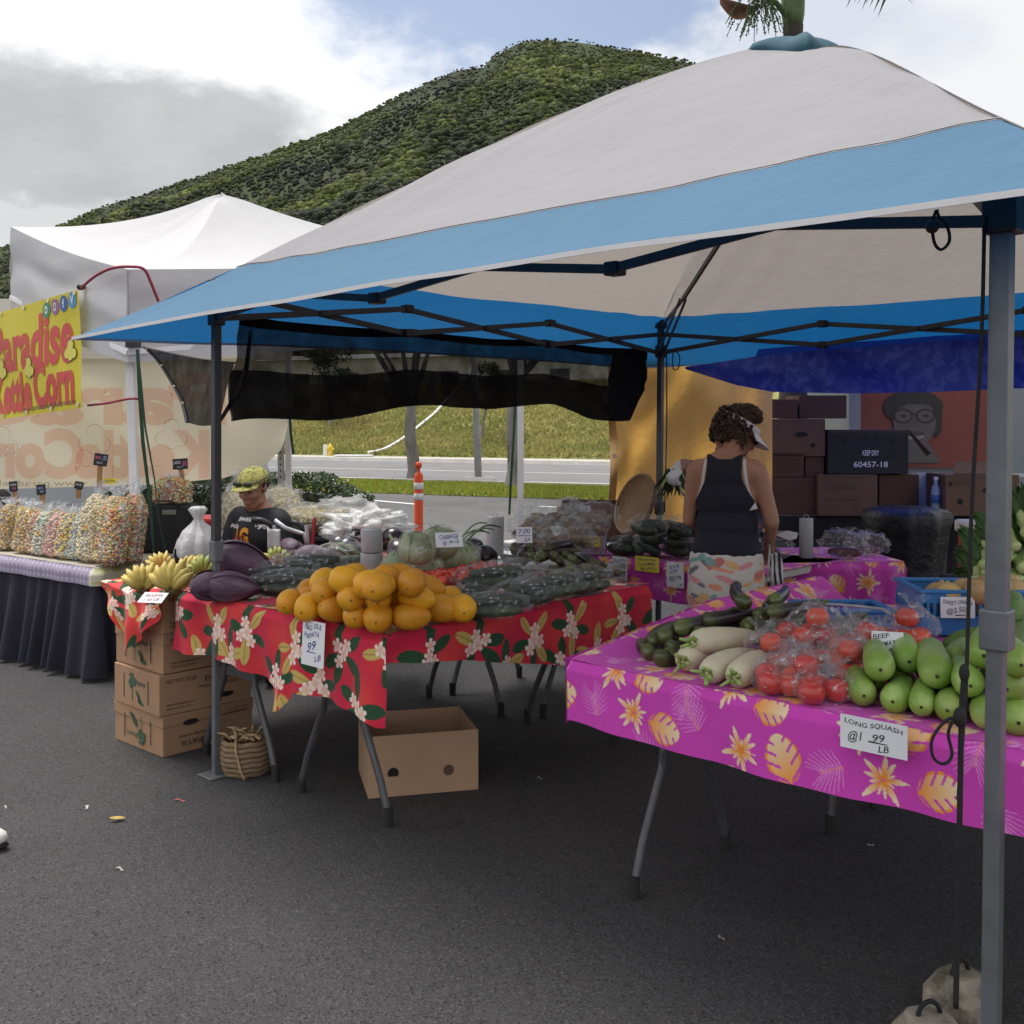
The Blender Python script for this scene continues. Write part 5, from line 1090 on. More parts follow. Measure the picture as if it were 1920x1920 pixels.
# papayas
m_pap = M('papaya_skin', (.68, .315, .016), .42, .14, 11, .15, 60, rnd=.16, col2=(.60, .24, .012), c2scale=9, c2lo=.5, c2hi=.75, spec=.4); m_scar = M('stem_scar', (.30, .15, .025), .8, .2, 60)
mb = MB(); mb.lathe([(.001, -.068), (.022, -.066), (.040, -.052), (.050, -.028), (.0535, -.004), (.050, .022), (.041, .047), (.029, .066), (.017, .077), (.006, .081), (.001, .081)], 22, fn=lambda a, z: 1 + .018 * math.cos(5 * a) + .01 * math.sin(3 * a + 40 * z)); PAP = mb.build('papaya', m_pap, smooth=True)
mb = MB(); mb.lathe([(.0060, -.0680), (.004, -.0690), (.001, -.0686)], 7); mb.build('stem_scar', m_scar, PAP)
pap = [(570, 1230, 0, 'f'), (725, 1270, 0, 'f'), (905, 1292, 0, 'd'), (1075, 1330, 0, 'f'), (1238, 1350, 0, 'f'), (1480, 1345, 0, 'r'), (1715, 1285, 0, 'r'), (1872, 1280, 0, 'f'), (1780, 1215, 0, 'f'), (1515, 1195, 1, 'r'), (1238, 1200, 1, 'f'), (1032, 1200, 1, 'f'), (832, 1150, 1, 'f'),
       (715, 1150, 0, 'f'), (990, 1112, 1, 'd'), (830, 1078, 1, 'f'), (1060, 1040, 2, 'f'), (1195, 1105, 2, 'r'), (1290, 1062, 2, 'f'), (1400, 1045, 2, 'r'), (1590, 1130, 1, 'r'), (1370, 1160, 1, 'f'), (1232, 1120, 2, 'f'), (1375, 1290, 0, 'f'), (740, 1215, 0, 'd'), (1000, 1075, 2, 'r'), (1490, 1090, 2, 'f'), (1640, 1200, 0, 'f'), (1130, 1240, 0, 'f'), (940, 1200, 0, 'f')]
for cx, cy, l, o in pap:
    p = G(400 + cx / 4, 820 + cy / 4, (.806, .872, .93)[l]); dr = {'f': Vector((rv(-.15, .35), 1, rv(.0, .25))), 'r': Vector((1, rv(-.2, .5), rv(-.3, -.05))), 'd': Vector((.7, .6, rv(-.5, -.2)))}[o]
    put(PAP, axis_m(p, dr, rv(.88, 1.02), rv(0, 6)), 'ripe orange papaya in the heap on the red tablecloth', 'heap of papayas', 'papaya')
# bananas
def banana_hand(name, colr, n, label):
    t = bpy.data.objects.new(name, None); COL.objects.link(t); tag(t, label, 'bananas', 'bananas on the box stack'); mt = M('banana_' + name, colr, .5, .15, 12, .1, 40, col2=tuple(x * .72 for x in colr), c2scale=9, rnd=.08)
    mtip = M('banana_tip', (.05, .035, .015), .8, .2)
    for row in range(2):
        for i in range(n - row):
            a = lerp(-1.15, 1.15, (i + .5 * row) / (n - 1)) + rv(-.05, .05); L = rv(.10, .125) * (1 - .12 * abs(a)); dy = -.028 + .03 * row; pts = []
            for j in range(9):
                s = j / 8; r = .012 + L * s; aa = a * (1 - .18 * s); pts.append(Vector((math.sin(aa) * r, dy - .045 * math.sin(s * 2.2) * (1 - row * .6) + .02 * s, math.cos(aa) * r + .012)))
            mb = MB(); mb.tube(pts, [.007, .011, .0155, .0175, .018, .0175, .0155, .010, .005], 6); b = mb.build('banana', mt, t, smooth=True); mb = MB(); mb.tube([pts[-1], pts[-1] + (pts[-1] - pts[-2]).normalized() * .006], [.005, .004], 6); mb.build('tip', mtip, b)
    mb = MB(); mb.blob((0, -.01, .012), (.03, .022, .016), disp=.3); mb.build('stem', M('banana_stem', (.10, .07, .025), .8, .3, 30), t, smooth=True); return t
BY = banana_hand('banana_hand', (.60, .46, .11), 7, ''); BG = banana_hand('green_banana_hand', (.27, .30, .05), 6, '')
for (px, py, pr, rz, sc, lb) in ((268, 1114, BY, .35, 1.0, 'small hand of yellow bananas at the outer corner of the red cloth'), (325, 1116, BY, -.1, 1.15, 'widest hand of yellow bananas at the front of the red cloth'), (300, 1075, BY, .5, .8, 'hand of yellow bananas behind the front two'), (360, 1088, BY, -.3, .9, 'hand of yellow bananas leaning against the green ones'),
                              (385, 1092, BG, .1, 1.0, 'hand of green bananas behind the front left canopy leg'), (438, 1078, BG, -.4, 1.0, 'hand of green bananas beside the purple blossoms'), (520, 1062, BG, .3, .8, 'hand of green bananas behind the purple blossoms')):
    put(pr, TRS(G(px, py, .756), (-.42, 0, rz), sc * .95), lb, 'bananas on the box stack', 'bananas')
# purple banana blossoms
m_blos = M('blossom_purple', (.075, .036, .065), .5, .3, 22, .9, 34, stretch=(1, 1, .16), rnd=.12, col2=(.17, .12, .16), c2scale=16, c2lo=.5, c2hi=.7, bdist=.01); m_blos2 = M('blossom_tip', (.06, .015, .03), .5, .2)
def blossom():
    mb = MB(); mb.lathe([(.004, -.10), (.03, -.098), (.052, -.07), (.064, -.03), (.064, .01), (.054, .05), (.036, .09), (.018, .12), (.003, .135)], 18, fn=lambda a, z: 1 + .03 * math.sin(3 * a + 12 * z) + .012 * math.sin(17 * a)); o = mb.build('banana_blossom', m_blos, smooth=True)
    for k in range(3):
        a0 = k * 2.1; mb = MB()
        def f(s, u): a = a0 + lerp(-.95, .95, s) * (1 - .55 * u); z = lerp(-.09, .125, u); r = float(np.interp(z, [-.10, -.07, -.03, .01, .05, .09, .135], [.02, .053, .066, .066, .056, .039, .006])) + .002 + .003 * k; return Vector((r * math.cos(a), r * math.sin(a), z))
        mb.grid(f, 10, 12); mb.build('bract', m_blos, o, smooth=True, solid=.002)
    return o
BL = blossom()
for px, py, z, dr, sc, lb in ((450, 1052, .89, (.9, .2, -.35), 1.15, 'large purple banana blossom on top of the blossom pile'), (432, 1100, .81, (1, -.1, -.05), .95, 'purple banana blossom at the front of the pile beside the leg'), (398, 1098, .81, (.8, .5, 0), .9, 'purple banana blossom half hidden behind the canopy leg'), (470, 1085, .81, (.7, .7, .0), .8, 'purple banana blossom under the large one'), (585, 1042, .82, (.9, .3, 0), .85, 'purple banana blossom at the back of the red table'), (548, 1030, .82, (-.5, .6, .2), .8, 'dark purple blossom behind the bagged cucumbers')):
    put(BL, axis_m(G(px, py, z), dr, sc, rv(0, 6)), lb, 'banana blossoms', 'blossom')
# round dark eggplants and purple cabbages at the back of the red table
m_rpl = M('dark_aubergine', (.022, .013, .022), .25, .2, 10, rnd=.2, spec=.6); mb = MB(); mb.lathe([(.002, -.065), (.035, -.06), (.056, -.03), (.058, 0), (.048, .03), (.03, .055), (.012, .066), (.002, .07)], 18); RE = mb.build('round_eggplant', m_rpl, smooth=True)
mb = MB(); mb.lathe([(.006, .10), (.007, .07), (.022, .064), (.03, .052), (.031, .05), (.02, .06)], 10, fn=lambda a, z: 1 + .2 * math.sin(5 * a)); mb.build('calyx', M('calyx_green', (.06, .09, .02), .7, .2), RE, smooth=True)
for px, py, z in ((735, 1008, .83), (665, 1008, .83), (640, 1025, .81), (748, 1035, .80), (885, 1028, .83), (905, 1045, .80), (870, 1040, .80), (655, 1030, .8)): put(RE, axis_m(G(px, py, z), (rv(-1, 1), rv(-.3, 1), rv(-.3, .5)), rv(1.0, 1.3), rv(0, 6)), 'glossy dark round eggplant at the back of the red table', 'round eggplants', 'eggplant')
# plastic film
m_film = FILM('clear_film'); m_filmm = FILM('milky_film', body=.16, hi=.5); m_filmw = FILM('white_film', body=.45, hi=.85, white=(.82, .82, .8), rough=.3, bscale=14)
def film_shell(mb, c, r, m=None, disp=.35, seg=22, rings=14): mb.blob(c, r, m, seg, rings, disp, 12)
def ruffle(mb, base, h, r0, r1, n=26, lean=(0, 0, 0)):
    ph = rv(0, 6); v = []; L = Vector(lean)
    for j, (s, w) in enumerate(((0, r0), (.22, r0 * .45), (.35, r0 * .32), (.6, r1 * .6), (1, r1))):
        for i in range(n): a = 6.283 * i / n; rr = w * (1 + (.45 * math.sin(a * 5 + ph) + .2 * math.sin(a * 11)) * s); v.append(Vector(base) + L * s + Vector((math.cos(a) * rr, math.sin(a) * rr, h * s * (1 + .12 * math.sin(a * 4 + ph)))))
    mb.add(v, [(j * n + i, j * n + (i + 1) % n, (j + 1) * n + (i + 1) % n, (j + 1) * n + i) for j in range(4) for i in range(n)])
m_cuc = M('cucumber_skin', (.018, .034, .018), .45, .3, 14, .35, 50, rnd=.25, col2=(.05, .07, .03), c2scale=8); m_cuc2 = M('melon_skin', (.035, .06, .022), .45, .3, 14, .3, 40, rnd=.2)
def bag_of(name, items, film_r, film_m, filmmat, knot=None, disp=.3):
    """items: list of (mesh builder, part name, material)"""
    t = bpy.data.objects.new(name, None); COL.objects.link(t)
    for b, nm, mt in items: b.build(nm, mt, t, smooth=True)
    mb = MB(); film_shell(mb, (0, 0, film_r[2] * .95), film_r, film_m, disp); 
    if knot: ruffle(mb, knot[0], knot[1], knot[2], knot[3], lean=knot[4] if len(knot) > 4 else (0, 0, 0))
    mb.build('plastic_bag', filmmat, t, smooth=True); return t
def cuke(p, d, L, r):
    b = MB(); p, d = Vector(p), Vector(d).normalized(); bend = Vector((-d.y, d.x, 0)) * rv(-.02, .02); pts, rs = [], []
    for j in range(10): s = j / 9; pts.append(p + d * L * (s - .5) + bend * math.sin(math.pi * s)); rs.append(r * (max(.02, math.sin(math.pi * min(1, max(0, .04 + .92 * s)))) ** .35))
    b.tube(pts, rs, 10); return b
CB = bag_of('bagged_cucumbers', [(cuke((0, -.03, .032), (1, .1, 0), .26, .028), 'cucumber', m_cuc), (cuke((0, .03, .032), (1, -.05, 0), .25, .028), 'cucumber', m_cuc), (cuke((.01, 0, .072), (1, .2, 0), .24, .026), 'cucumber', m_cuc)], (.175, .085, .060), None, m_film, disp=.25)
CK = bag_of('bagged_cucumbers', [(cuke((0, -.03, .032), (1, .1, .1), .22, .030), 'cucumber', m_cuc), (cuke((0, .03, .034), (1, -.4, 0), .22, .030), 'cucumber', m_cuc)], (.15, .08, .060), None, m_film, ((.0, 0, .09), .075, .06, .05), .3)
for px, py, pr, rz, z, sc, lb in ((545, 1103, CB, .05, .752, 1.0, 'bag of dark cucumbers lying beside the papayas on their left'), (530, 1085, CB, .35, .78, 1.0, 'bag of dark cucumbers behind the front left bag'), (580, 1068, CB, -.1, .80, 1.05, 'bag of dark cucumbers in front of the purple blossom'), (636, 1062, CK, .8, .76, 1.25, 'upright knotted bag of cucumbers beside the steel coloured bag roll'),
                                  (925, 1142, CB, .1, .755, .85, 'bag of cucumbers right beside the papayas'), (885, 1122, CB, -.1, .755, .75, 'bag of cucumbers between the papayas and the cherry tomatoes'), (925, 1092, CB, .3, .80, 1.0, 'crinkled bag of cucumbers in the middle of the cucumber pile'), (985, 1122, CB, .6, .755, 1.0, 'bag of cucumbers at the front edge of the red cloth'), (1030, 1108, CB, .5, .775, 1.0, 'bag of cucumbers in front of the long eggplants'), (1088, 1100, CB, .55, .755, 1.05, 'tied bag of cucumbers at the end of the red table'), (960, 1078, CK, .3, .81, .9, 'knotted bag of cucumbers on top of the pile')):
    put(pr, TRS(G(px, py, z + .03) - Z3 * .03, (0, 0, rz), sc), lb, 'bags of cucumbers', 'bag')
# rolls of produce bags
m_roll = M('bag_roll_plastic', (.42, .44, .46), .28, .18, 30, .35, 12, spec=.6, stretch=(.4, .4, 6), transl=.15)
def bag_roll(p, r, h, label, two=False):
    t = empty('bag_roll', p, label, 'bag roll', 'rolls of plastic produce bags'); k = 2 if two else 1
    for i in range(k):
        z = p.z + i * h / k; rr = r * (1 if i == 0 else .95); mb = MB(); mb.lathe([(.012, z + .002), (rr * .97, z + .002), (rr, z + .006), (rr * .99, z + h / k * .5), (rr, z + h / k - .008), (rr * .97, z + h / k - .003), (.014, z + h / k - .003)], 26, Matrix.Translation((p.x, p.y, 0)), fn=lambda a, z: 1 + .012 * math.sin(a * 3 + z * 30)); mb.build('roll', m_roll, t, smooth=True)
    mb = MB(); mb.tube([p + Vector((-.012, 0, h - .01)), p + Vector((-.012, 0, h + .01)), p + Vector((0, 0, h + .018)), p + Vector((.012, 0, h + .01)), p + Vector((.012, 0, h - .01))], .0022, 5); mb.build('wire_handle', m_galv, t)
    mb = MB(); mb.grid(lambda s, u: p + Vector((r * 1.02 + .02 * s, -.03 * s - .01, h * .3 * (1 - u * .9) - .02 * s * u)), 5, 5); mb.build('loose_bag', m_filmm, t, smooth=True); return t
bag_roll(G(697, 1080, .756), .055, .23, 'double stacked roll of plastic bags beside the papayas', True); bag_roll(G(928, 1042, .756), .05, .22, 'roll of plastic bags beside the long eggplants')
bag_roll(Vector((1.60, 5.80, .756)), .037, .22, 'tall roll of plastic bags on the pink table beside the woman')
# cabbages
m_cab = M('cabbage_leaf', (.30, .37, .18), .5, .14, 8, .6, 14, col2=(.38, .44, .26), c2scale=12, rnd=.06)
def cabbage():
    mb = MB(); mb.blob((0, 0, 0), (.085, .078, .07), None, 22, 16, .14, 9); o = mb.build('cabbage', m_cab, smooth=True)
    for k in range(4):
        a0 = k * 1.6; mb = MB()
        def f(s, u):
            a = a0 + lerp(-.9, .9, s) * math.sin(math.pi * lerp(.15, .95, u)) ** .5; th = lerp(2.5, .5, u); rr = 1.05 + .05 * (k % 2) + .03 * math.sin(s * 20) * u + .04 * u * (k == 0); return Vector((.085 * math.sin(th) * math.cos(a) * rr, .078 * math.sin(th) * math.sin(a) * rr, .07 * math.cos(th) * rr))
        mb.grid(f, 12, 12); mb.build('outer_leaf', m_cab, o, smooth=True, solid=.0015)
    mb = MB(); film_shell(mb, (0, 0, .0), (.098, .092, .083), None, .2); ruffle(mb, (.06, -.0, .05), .035, .03, .03); mb.build('plastic_wrap', m_film, o, smooth=True); return o
CA = cabbage()
for px, py, z, lb in ((782, 1028, .93, 'upper wrapped cabbage on the left of the cabbage pile'), (826, 1018, .93, 'upper wrapped cabbage under the cabbage price card'), (797, 1060, .83, 'lower wrapped cabbage at the front of the cabbage pile'), (842, 1048, .83, 'lower wrapped cabbage behind the cherry tomatoes'), (864, 1046, .83, 'lower wrapped cabbage on the right of the pile'), (750, 1062, .82, 'lower wrapped cabbage beside the double bag roll'), (815, 1040, .83, 'wrapped cabbage hidden in the middle of the pile')): put(CA, TRS(G(px, py, z), (rv(-.4, .4), rv(-.4, .4), rv(0, 6)), rv(.95, 1.08)), 'pale green ' + lb, 'cabbages on the red table', 'cabbage')
# leek tops by the cabbages
m_leek = M('leek_green', (.06, .12, .035), .5, .25, 8, rnd=.2); mb = MB(); mb.grid(lambda s, u: Vector((lerp(-.012, .012, u) * math.sin(math.pi * min(1, s * .9 + .1)), .16 * s, .05 * math.sin(s * 2.4) - abs(u - .5) * .012)), 10, 4); LK = mb.build('leek_leaf', m_leek, smooth=True, solid=.002)
for k in range(16):
    if k < 7: p = G(742 + rv(-12, 14), 1062 + rv(-8, 8), .79); rz = rv(-.9, .2)
    elif k < 12: p = G(872 + rv(-14, 12), 1010 + rv(-4, 4), .90); rz = rv(-1.9, -1.0)
    else: p = G(672 + rv(-20, 10), 1045 + rv(-8, 8), .80); rz = rv(.5, 1.8)
    put(LK, TRS(p, (rv(-.1, .3), rv(-.3, .3), rz), rv(.8, 1.15)), ['green leek leaf beside the wrapped cabbages', 'green leek leaf under the cabbage price sign', 'green leek leaf behind the cucumber bag'][0 if k < 7 else 1 if k < 12 else 2], ['leek leaves by the cabbages', 'leek leaves under the sign', 'leek leaves at the back'][0 if k < 7 else 1 if k < 12 else 2], 'leek leaf')
# cherry tomatoes
m_tom = M('tomato_skin', (.62, .055, .022), .22, .1, 20, rnd=.15, spec=.6, sss=.0); m_cal = M('tomato_calyx', (.06, .10, .02), .7, .2)
mb = MB(); mb.blob((0, 0, 0), (.0155, .0155, .0165), seg=10, rings=7); CT = mb.build('cherry_tomato', m_tom, smooth=True)
k = 0
while k < 150:
    px, py = rv(772, 925), rv(1052, 1092)
    if py > 1096 - (px - 770) * .10 or py < 1078 - (px - 770) * .16: continue
    h = 1 - abs((px - 845) / 90) ** 2; z = .79 + max(0, h) * rv(0, .06); put(CT, TRS(G(px, py, z), (rv(0, 3), rv(0, 3), 0), rv(.85, 1.15)), 'small red cherry tomato in the heap between cabbages and cucumber bags', 'cherry tomato heap', 'tomato'); k += 1
for k in range(14): put(CT, TRS(G(rv(915, 955), rv(1058, 1066), .775), (0, 0, 0), rv(.9, 1.1)), 'small red cherry tomato in the heap between cabbages and cucumber bags', 'cherry tomato heap', 'tomato')
mb = MB(); mb.blob(G(366 + 17, 1096, .775), (.026, .026, .02)); o = mb.build('tomato', m_tom, smooth=True, label='single red tomato beside the banana hands', cat='tomato'); mb = MB(); mb.lathe([(.001, 0), (.014, .001), (.003, .004), (.001, .004)], 10, Matrix.Translation(G(383, 1096, .775) + Z3 * .019), fn=lambda a, z: 1 + .5 * math.sin(5 * a)); mb.build('calyx', m_cal, o)
# long eggplants
def egg_col(a, b): return lambda an, z: tuple(lerp(x, y, smooth(.0, .06, z + rv(-.004, .004))) for x, y in zip(a, b))
m_egg = M('eggplant_skin', vcol=True, rough=.3, var=.2, scale=18, spec=.5, rnd=.25)
def eggplant(name, L, r, bend, tipc, bodyc):
    n = 14; N_ = 12; v, cc = [], []
    for j in range(n + 1):
        s = j / n; rr = r * math.sin(math.pi * min(1, .03 + .55 * s ** .55)) ** .6 if s < .5 else r * lerp(1, .45, (s - .5) * 2) ; rr = max(.002, r * min(1, (s / .06) ** .5) * lerp(1.08, .62, s) * (1 if s < .96 else .7)); x = bend * math.sin(s * 2.2)
        for i in range(N_): a = 6.283 * i / N_; v.append(Vector((x + math.cos(a) * rr, math.sin(a) * rr, L * s))); k = smooth(.02, .28, s + .05 * math.sin(a)); cc.append(tuple(lerp(p, q, k) for p, q in zip(tipc, bodyc)))
    mb = MB(); mb.add(v, [(j * N_ + i, j * N_ + (i + 1) % N_, (j + 1) * N_ + (i + 1) % N_, (j + 1) * N_ + i) for j in range(n) for i in range(N_)] + [tuple(range(N_ - 1, -1, -1)), tuple(range(n * N_, n * N_ + N_))], cc); o = mb.build(name, m_egg, smooth=True)
    e = Vector((bend * math.sin(2.2), 0, L)); mb = MB(); mb.lathe([(r * .62, -.03), (r * .7, -.012), (r * .5, .004), (.006, .01), (.005, .03), (.001, .03)], 10, Matrix.Translation(e), fn=lambda a, z: 1 + .15 * math.sin(5 * a)); mb.build('calyx', M('eggplant_calyx', (.09, .10, .04), .7, .2), o, smooth=True); return o
EG1 = eggplant('long_eggplant', .22, .024, .02, (.10, .12, .03), (.028, .020, .024)); EG2 = eggplant('long_eggplant', .20, .024, -.03, (.07, .08, .025), (.020, .013, .018))
for k in range(34):
    px, py = rv(965, 1120), rv(1028, 1082); t_ = (px - 960) / 170
    if py < 1022 + abs(t_ - .45) * 45 or py > 1050 + t_ * 34: continue
    z = .78 + .09 * (1 - (py - 1020) / 70); put(random.choice((EG1, EG2)), axis_m(G(px, py, z), (rv(-.75, -.1), 1, rv(-.05, .12)), rv(.9, 1.1), rv(0, 6)), 'dark olive long eggplant in the heap at the end of the red table', 'long eggplants on the red table', 'eggplant')
for px, py, z, dr in ((940, 1046, .79, (1, .5, .1)), (960, 1040, .80, (.8, .7, .25)), (955, 1030, .86, (.9, .3, .1)), (1075, 1075, .79, (1, .25, .05)), (1040, 1078, .78, (1, .2, .1)), (1025, 1070, .79, (1, .3, .1)), (1000, 1052, .83, (.9, .4, .12)), (1060, 1060, .82, (.7, .7, 0)), (1020, 1030, .88, (.6, .8, 0)), (1055, 1040, .86, (.7, .7, -.05)), (990, 1025, .88, (.3, 1, 0)), (1085, 1058, .82, (.4, 1, 0)), (1105, 1066, .80, (.5, 1, 0)), (1070, 1048, .85, (.4, 1, 0)), (1040, 1045, .85, (.2, 1, 0)), (1015, 1045, .85, (.2, 1, 0))):
    put(random.choice((EG1, EG2)), axis_m(G(px, py, z), dr, rv(.95, 1.1), rv(0, 6)), 'dark olive long eggplant in the heap at the end of the red table', 'long eggplants on the red table', 'eggplant')
for px, py, z, dr in ((1202, 1212, .785, (.9, 1, 0)), (1220, 1205, .81, (.8, 1, .1)), (1230, 1232, .785, (.9, 1, 0)), (1246, 1232, .78, (1, .8, 0)), (1266, 1182, .85, (1, .9, .05)), (1300, 1190, .84, (1, .6, .1)), (1315, 1165, .87, (1, .5, .0)), (1335, 1160, .87, (.9, .7, 0)), (1240, 1196, .83, (.8, 1, 0)), (1255, 1212, .81, (.8, 1, .05)), (1210, 1225, .78, (.8, 1, 0)),
                      (1398, 1132, .93, (.2, 1, .15)), (1423, 1152, .90, (.3, 1, .1)), (1448, 1128, .93, (.4, 1, .05)), (1440, 1150, .91, (1, .6, .08)), (1490, 1168, .86, (.6, 1, 0)), (1404, 1178, .85, (.2, 1, 0)), (1432, 1182, .84, (.2, 1, 0)), (1458, 1180, .85, (.2, 1, 0)), (1472, 1195, .82, (.3, 1, 0)), (1415, 1196, .81, (.3, 1, 0)), (1445, 1200, .80, (.3, 1, 0)), (1382, 1150, .88, (-.1, .8, -.5)), (1490, 1192, .82, (.4, 1, 0)), (1378, 1190, .82, (.3, 1, 0)), (1395, 1160, .87, (.3, 1, 0)), (1460, 1160, .88, (.3, 1, 0))):
    lb = 'dark long eggplant with a green end beside the white radishes' if px < 1340 else 'dark long eggplant in the pile behind the radishes and tomatoes'; put(random.choice((EG1, EG2)), axis_m(G(px, py, z), dr, rv(.95, 1.12), rv(0, 6)), lb, 'eggplants beside the radishes' if px < 1340 else 'eggplants behind the tomatoes', 'eggplant')
# white radishes
m_dai = M('radish_skin', (.60, .54, .38), .5, .10, 12, .2, 40, col2=(.45, .36, .22), c2scale=7, c2lo=.6, c2hi=.8); m_dst = M('radish_stalk', (.30, .40, .12), .5, .2, 20)
def radish():
    mb = MB(); mb.lathe([(.001, -.004), (.018, 0), (.030, .012), (.036, .04), (.037, .09), (.034, .15), (.026, .21), (.014, .26), (.005, .30), (.001, .31)], 16, fn=lambda a, z: 1 + .02 * math.sin(3 * a + z * 20)); o = mb.build('white_radish', m_dai, smooth=True)
    for k in range(7):
        a = k * .9 + rv(-.3, .3); d = Vector((math.cos(a) * rv(.1, .5), math.sin(a) * rv(.1, .5), -1)).normalized(); L = rv(.010, .045); mb = MB(); p = Vector((math.cos(a) * .010, math.sin(a) * .010, .002)); mb.tube([p, p + d * L * .5, p + d * L + Vector((math.cos(a), math.sin(a), 0)) * L * .25], [.0075, .007, .005], 6, flat=.7); mb.build('stalk', m_dst, o, smooth=True)
    return o
RA = radish()
for a, b, lb in (((1300, 1204, .84), (1440, 1192, .82), 'largest white radish lying across the top of the radish pile'), ((1282, 1240, .79), (1350, 1200, .80), 'white radish with leafy stub at the outer side of the pile'), ((1326, 1262, .79), (1440, 1205, .80), 'white radish in the middle of the pile'), ((1378, 1270, .79), (1455, 1215, .80), 'white radish next to the bagged tomatoes')):
    p, q = G(*a), G(*b); put(RA, axis_m(p, q - p, 1.1, rv(0, 6)), lb, 'white radishes', 'radish')
# bagged tomatoes
def tomato_part(mb, c, r): mb.blob(c, (r, r, r * .88), None, 16, 12, 0, fn=lambda q: 1 + .025 * math.cos(5 * math.atan2(q.y, q.x)) * abs(q.z) - .12 * max(0, abs(q.z) - .93) / .07)
def tomato_bag(spots, fr, knot):
    it = []
    for c in spots: b = MB(); tomato_part(b, c, rv(.033, .037)); it.append((b, 'tomato', m_tom))
    return bag_of('bagged_tomatoes', it, fr, None, m_filmm2, knot, .28)
m_filmm2 = FILM('tomato_bag_film', body=.03, hi=.6, bscale=24)
TB1 = tomato_bag([(-.036, 0, .034), (.036, .01, .034), (0, .035, .036), (.0, -.01, .09)], (.085, .07, .066), ((0, .02, .11), .05, .035, .035)); TB2 = tomato_bag([(-.04, 0, .034), (.035, -.01, .034), (.0, .045, .04)], (.085, .07, .052), ((.05, .03, .07), .04, .03, .03, (.03, 0, 0)))
for px, py, z, pr, lb in ((1440, 1262, .756, TB1, 'tomato bag next to the white radishes'), (1465, 1300, .752, TB2, 'tomato bag at the front edge left of the squashes'), (1545, 1255, .76, TB1, 'tomato bag in the middle of the tomato pile'), (1545, 1320, .752, TB2, 'frontmost tomato bag on the pink cloth'), (1508, 1235, .76, TB2, 'tomato bag behind the front bags beside the eggplants'), (1600, 1285, .756, TB1, 'tomato bag against the squashes'), (1530, 1215, .82, TB1, 'tomato bag on top of the tomato pile'), (1585, 1230, .80, TB2, 'tomato bag under the paper price sign'), (1650, 1222, .78, TB2, 'tomato bag behind the topmost squash'), (1705, 1218, .79, TB1, 'tomato bag with two large tomatoes beside the blue crate'), (1490, 1275, .756, TB2, 'tomato bag behind the bag at the front edge'), (1575, 1262, .77, TB2, 'tomato bag between the middle bag and the squashes'), (1508, 1308, .752, TB1, 'tomato bag between the two front bags'), (1470, 1240, .76, TB1, 'tomato bag resting against the largest white radish'), (1618, 1245, .78, TB1, 'tomato bag below the paper price sign')):
    put(pr, TRS(G(px, py, z), (0, 0, rv(0, 6)), rv(.98, 1.1)), 'clear ' + lb, 'bags of tomatoes', 'bag')
# long squashes
m_sq = M('squash_skin', (.21, .33, .055), .38, .12, 9, .1, 50, col2=(.31, .41, .11), c2scale=8, rnd=.2, spec=.45); m_sqs = M('squash_scar', (.05, .045, .015), .8, .3)
mb = MB(); mb.lathe([(.001, 0), (.012, .001), (.026, .008), (.036, .022), (.0415, .045), (.042, .08), (.040, .14), (.037, .20), (.033, .25), (.021, .28), (.001, .287)], 20, fn=lambda a, z: 1 + .015 * math.sin(2 * a + z * 9)); SQ = mb.build('long_squash', m_sq, smooth=True); mb = MB(); mb.lathe([(.0055, .0012), (.004, -.0018), (.0015, .0)], 10); mb.build('blossom_scar', m_sqs, SQ); mb = MB(); mb.tube([(0, 0, .282), (.004, 0, .305)], [.006, .004], 8); mb.build('stem', m_dst, SQ)
SQL = sorted(((720, 1060, 0, 1.0), (935, 1105, 0, .98), (1150, 1145, 0, .95), (1345, 1170, 0, 1.1), (1640, 1225, 0, 1.1), (1880, 1265, 0, 1.1), (845, 865, 1, 1.12), (1060, 805, 1, 1.12), (1270, 915, 1, 1.18), (1520, 985, 1, 1.05), (1790, 1012, 1, 1.15), (1620, 760, 2, 1.15), (1900, 830, 2, 1.1), (1400, 800, 1, 1.0), (1000, 960, 0, 1.0), (1200, 1000, 0, 1.0), (800, 960, 0, .95), (1480, 1060, 0, 1.0), (1700, 900, 1, 1.0), (1180, 880, 0, 1.0)), key=lambda q: (q[2], q[0])); seen = [0, 0, 0]
for cx, cy, l, sc in SQL:
    sc *= rv(.80, .92); z = (.790, .856, .922)[l]; p = G(1440 + cx / 4, 1040 + cy / 4, z); seen[l] += 1
    put(SQ, axis_m(p, (rv(.15, .75), 1, rv(-.04, .06)), sc, rv(0, 6)), 'pale green long squash, %s from the left in the %s layer of the squash stack' % (ORD[seen[l] - 1], ('bottom', 'middle', 'top')[l]), 'stack of long squashes', 'squash')
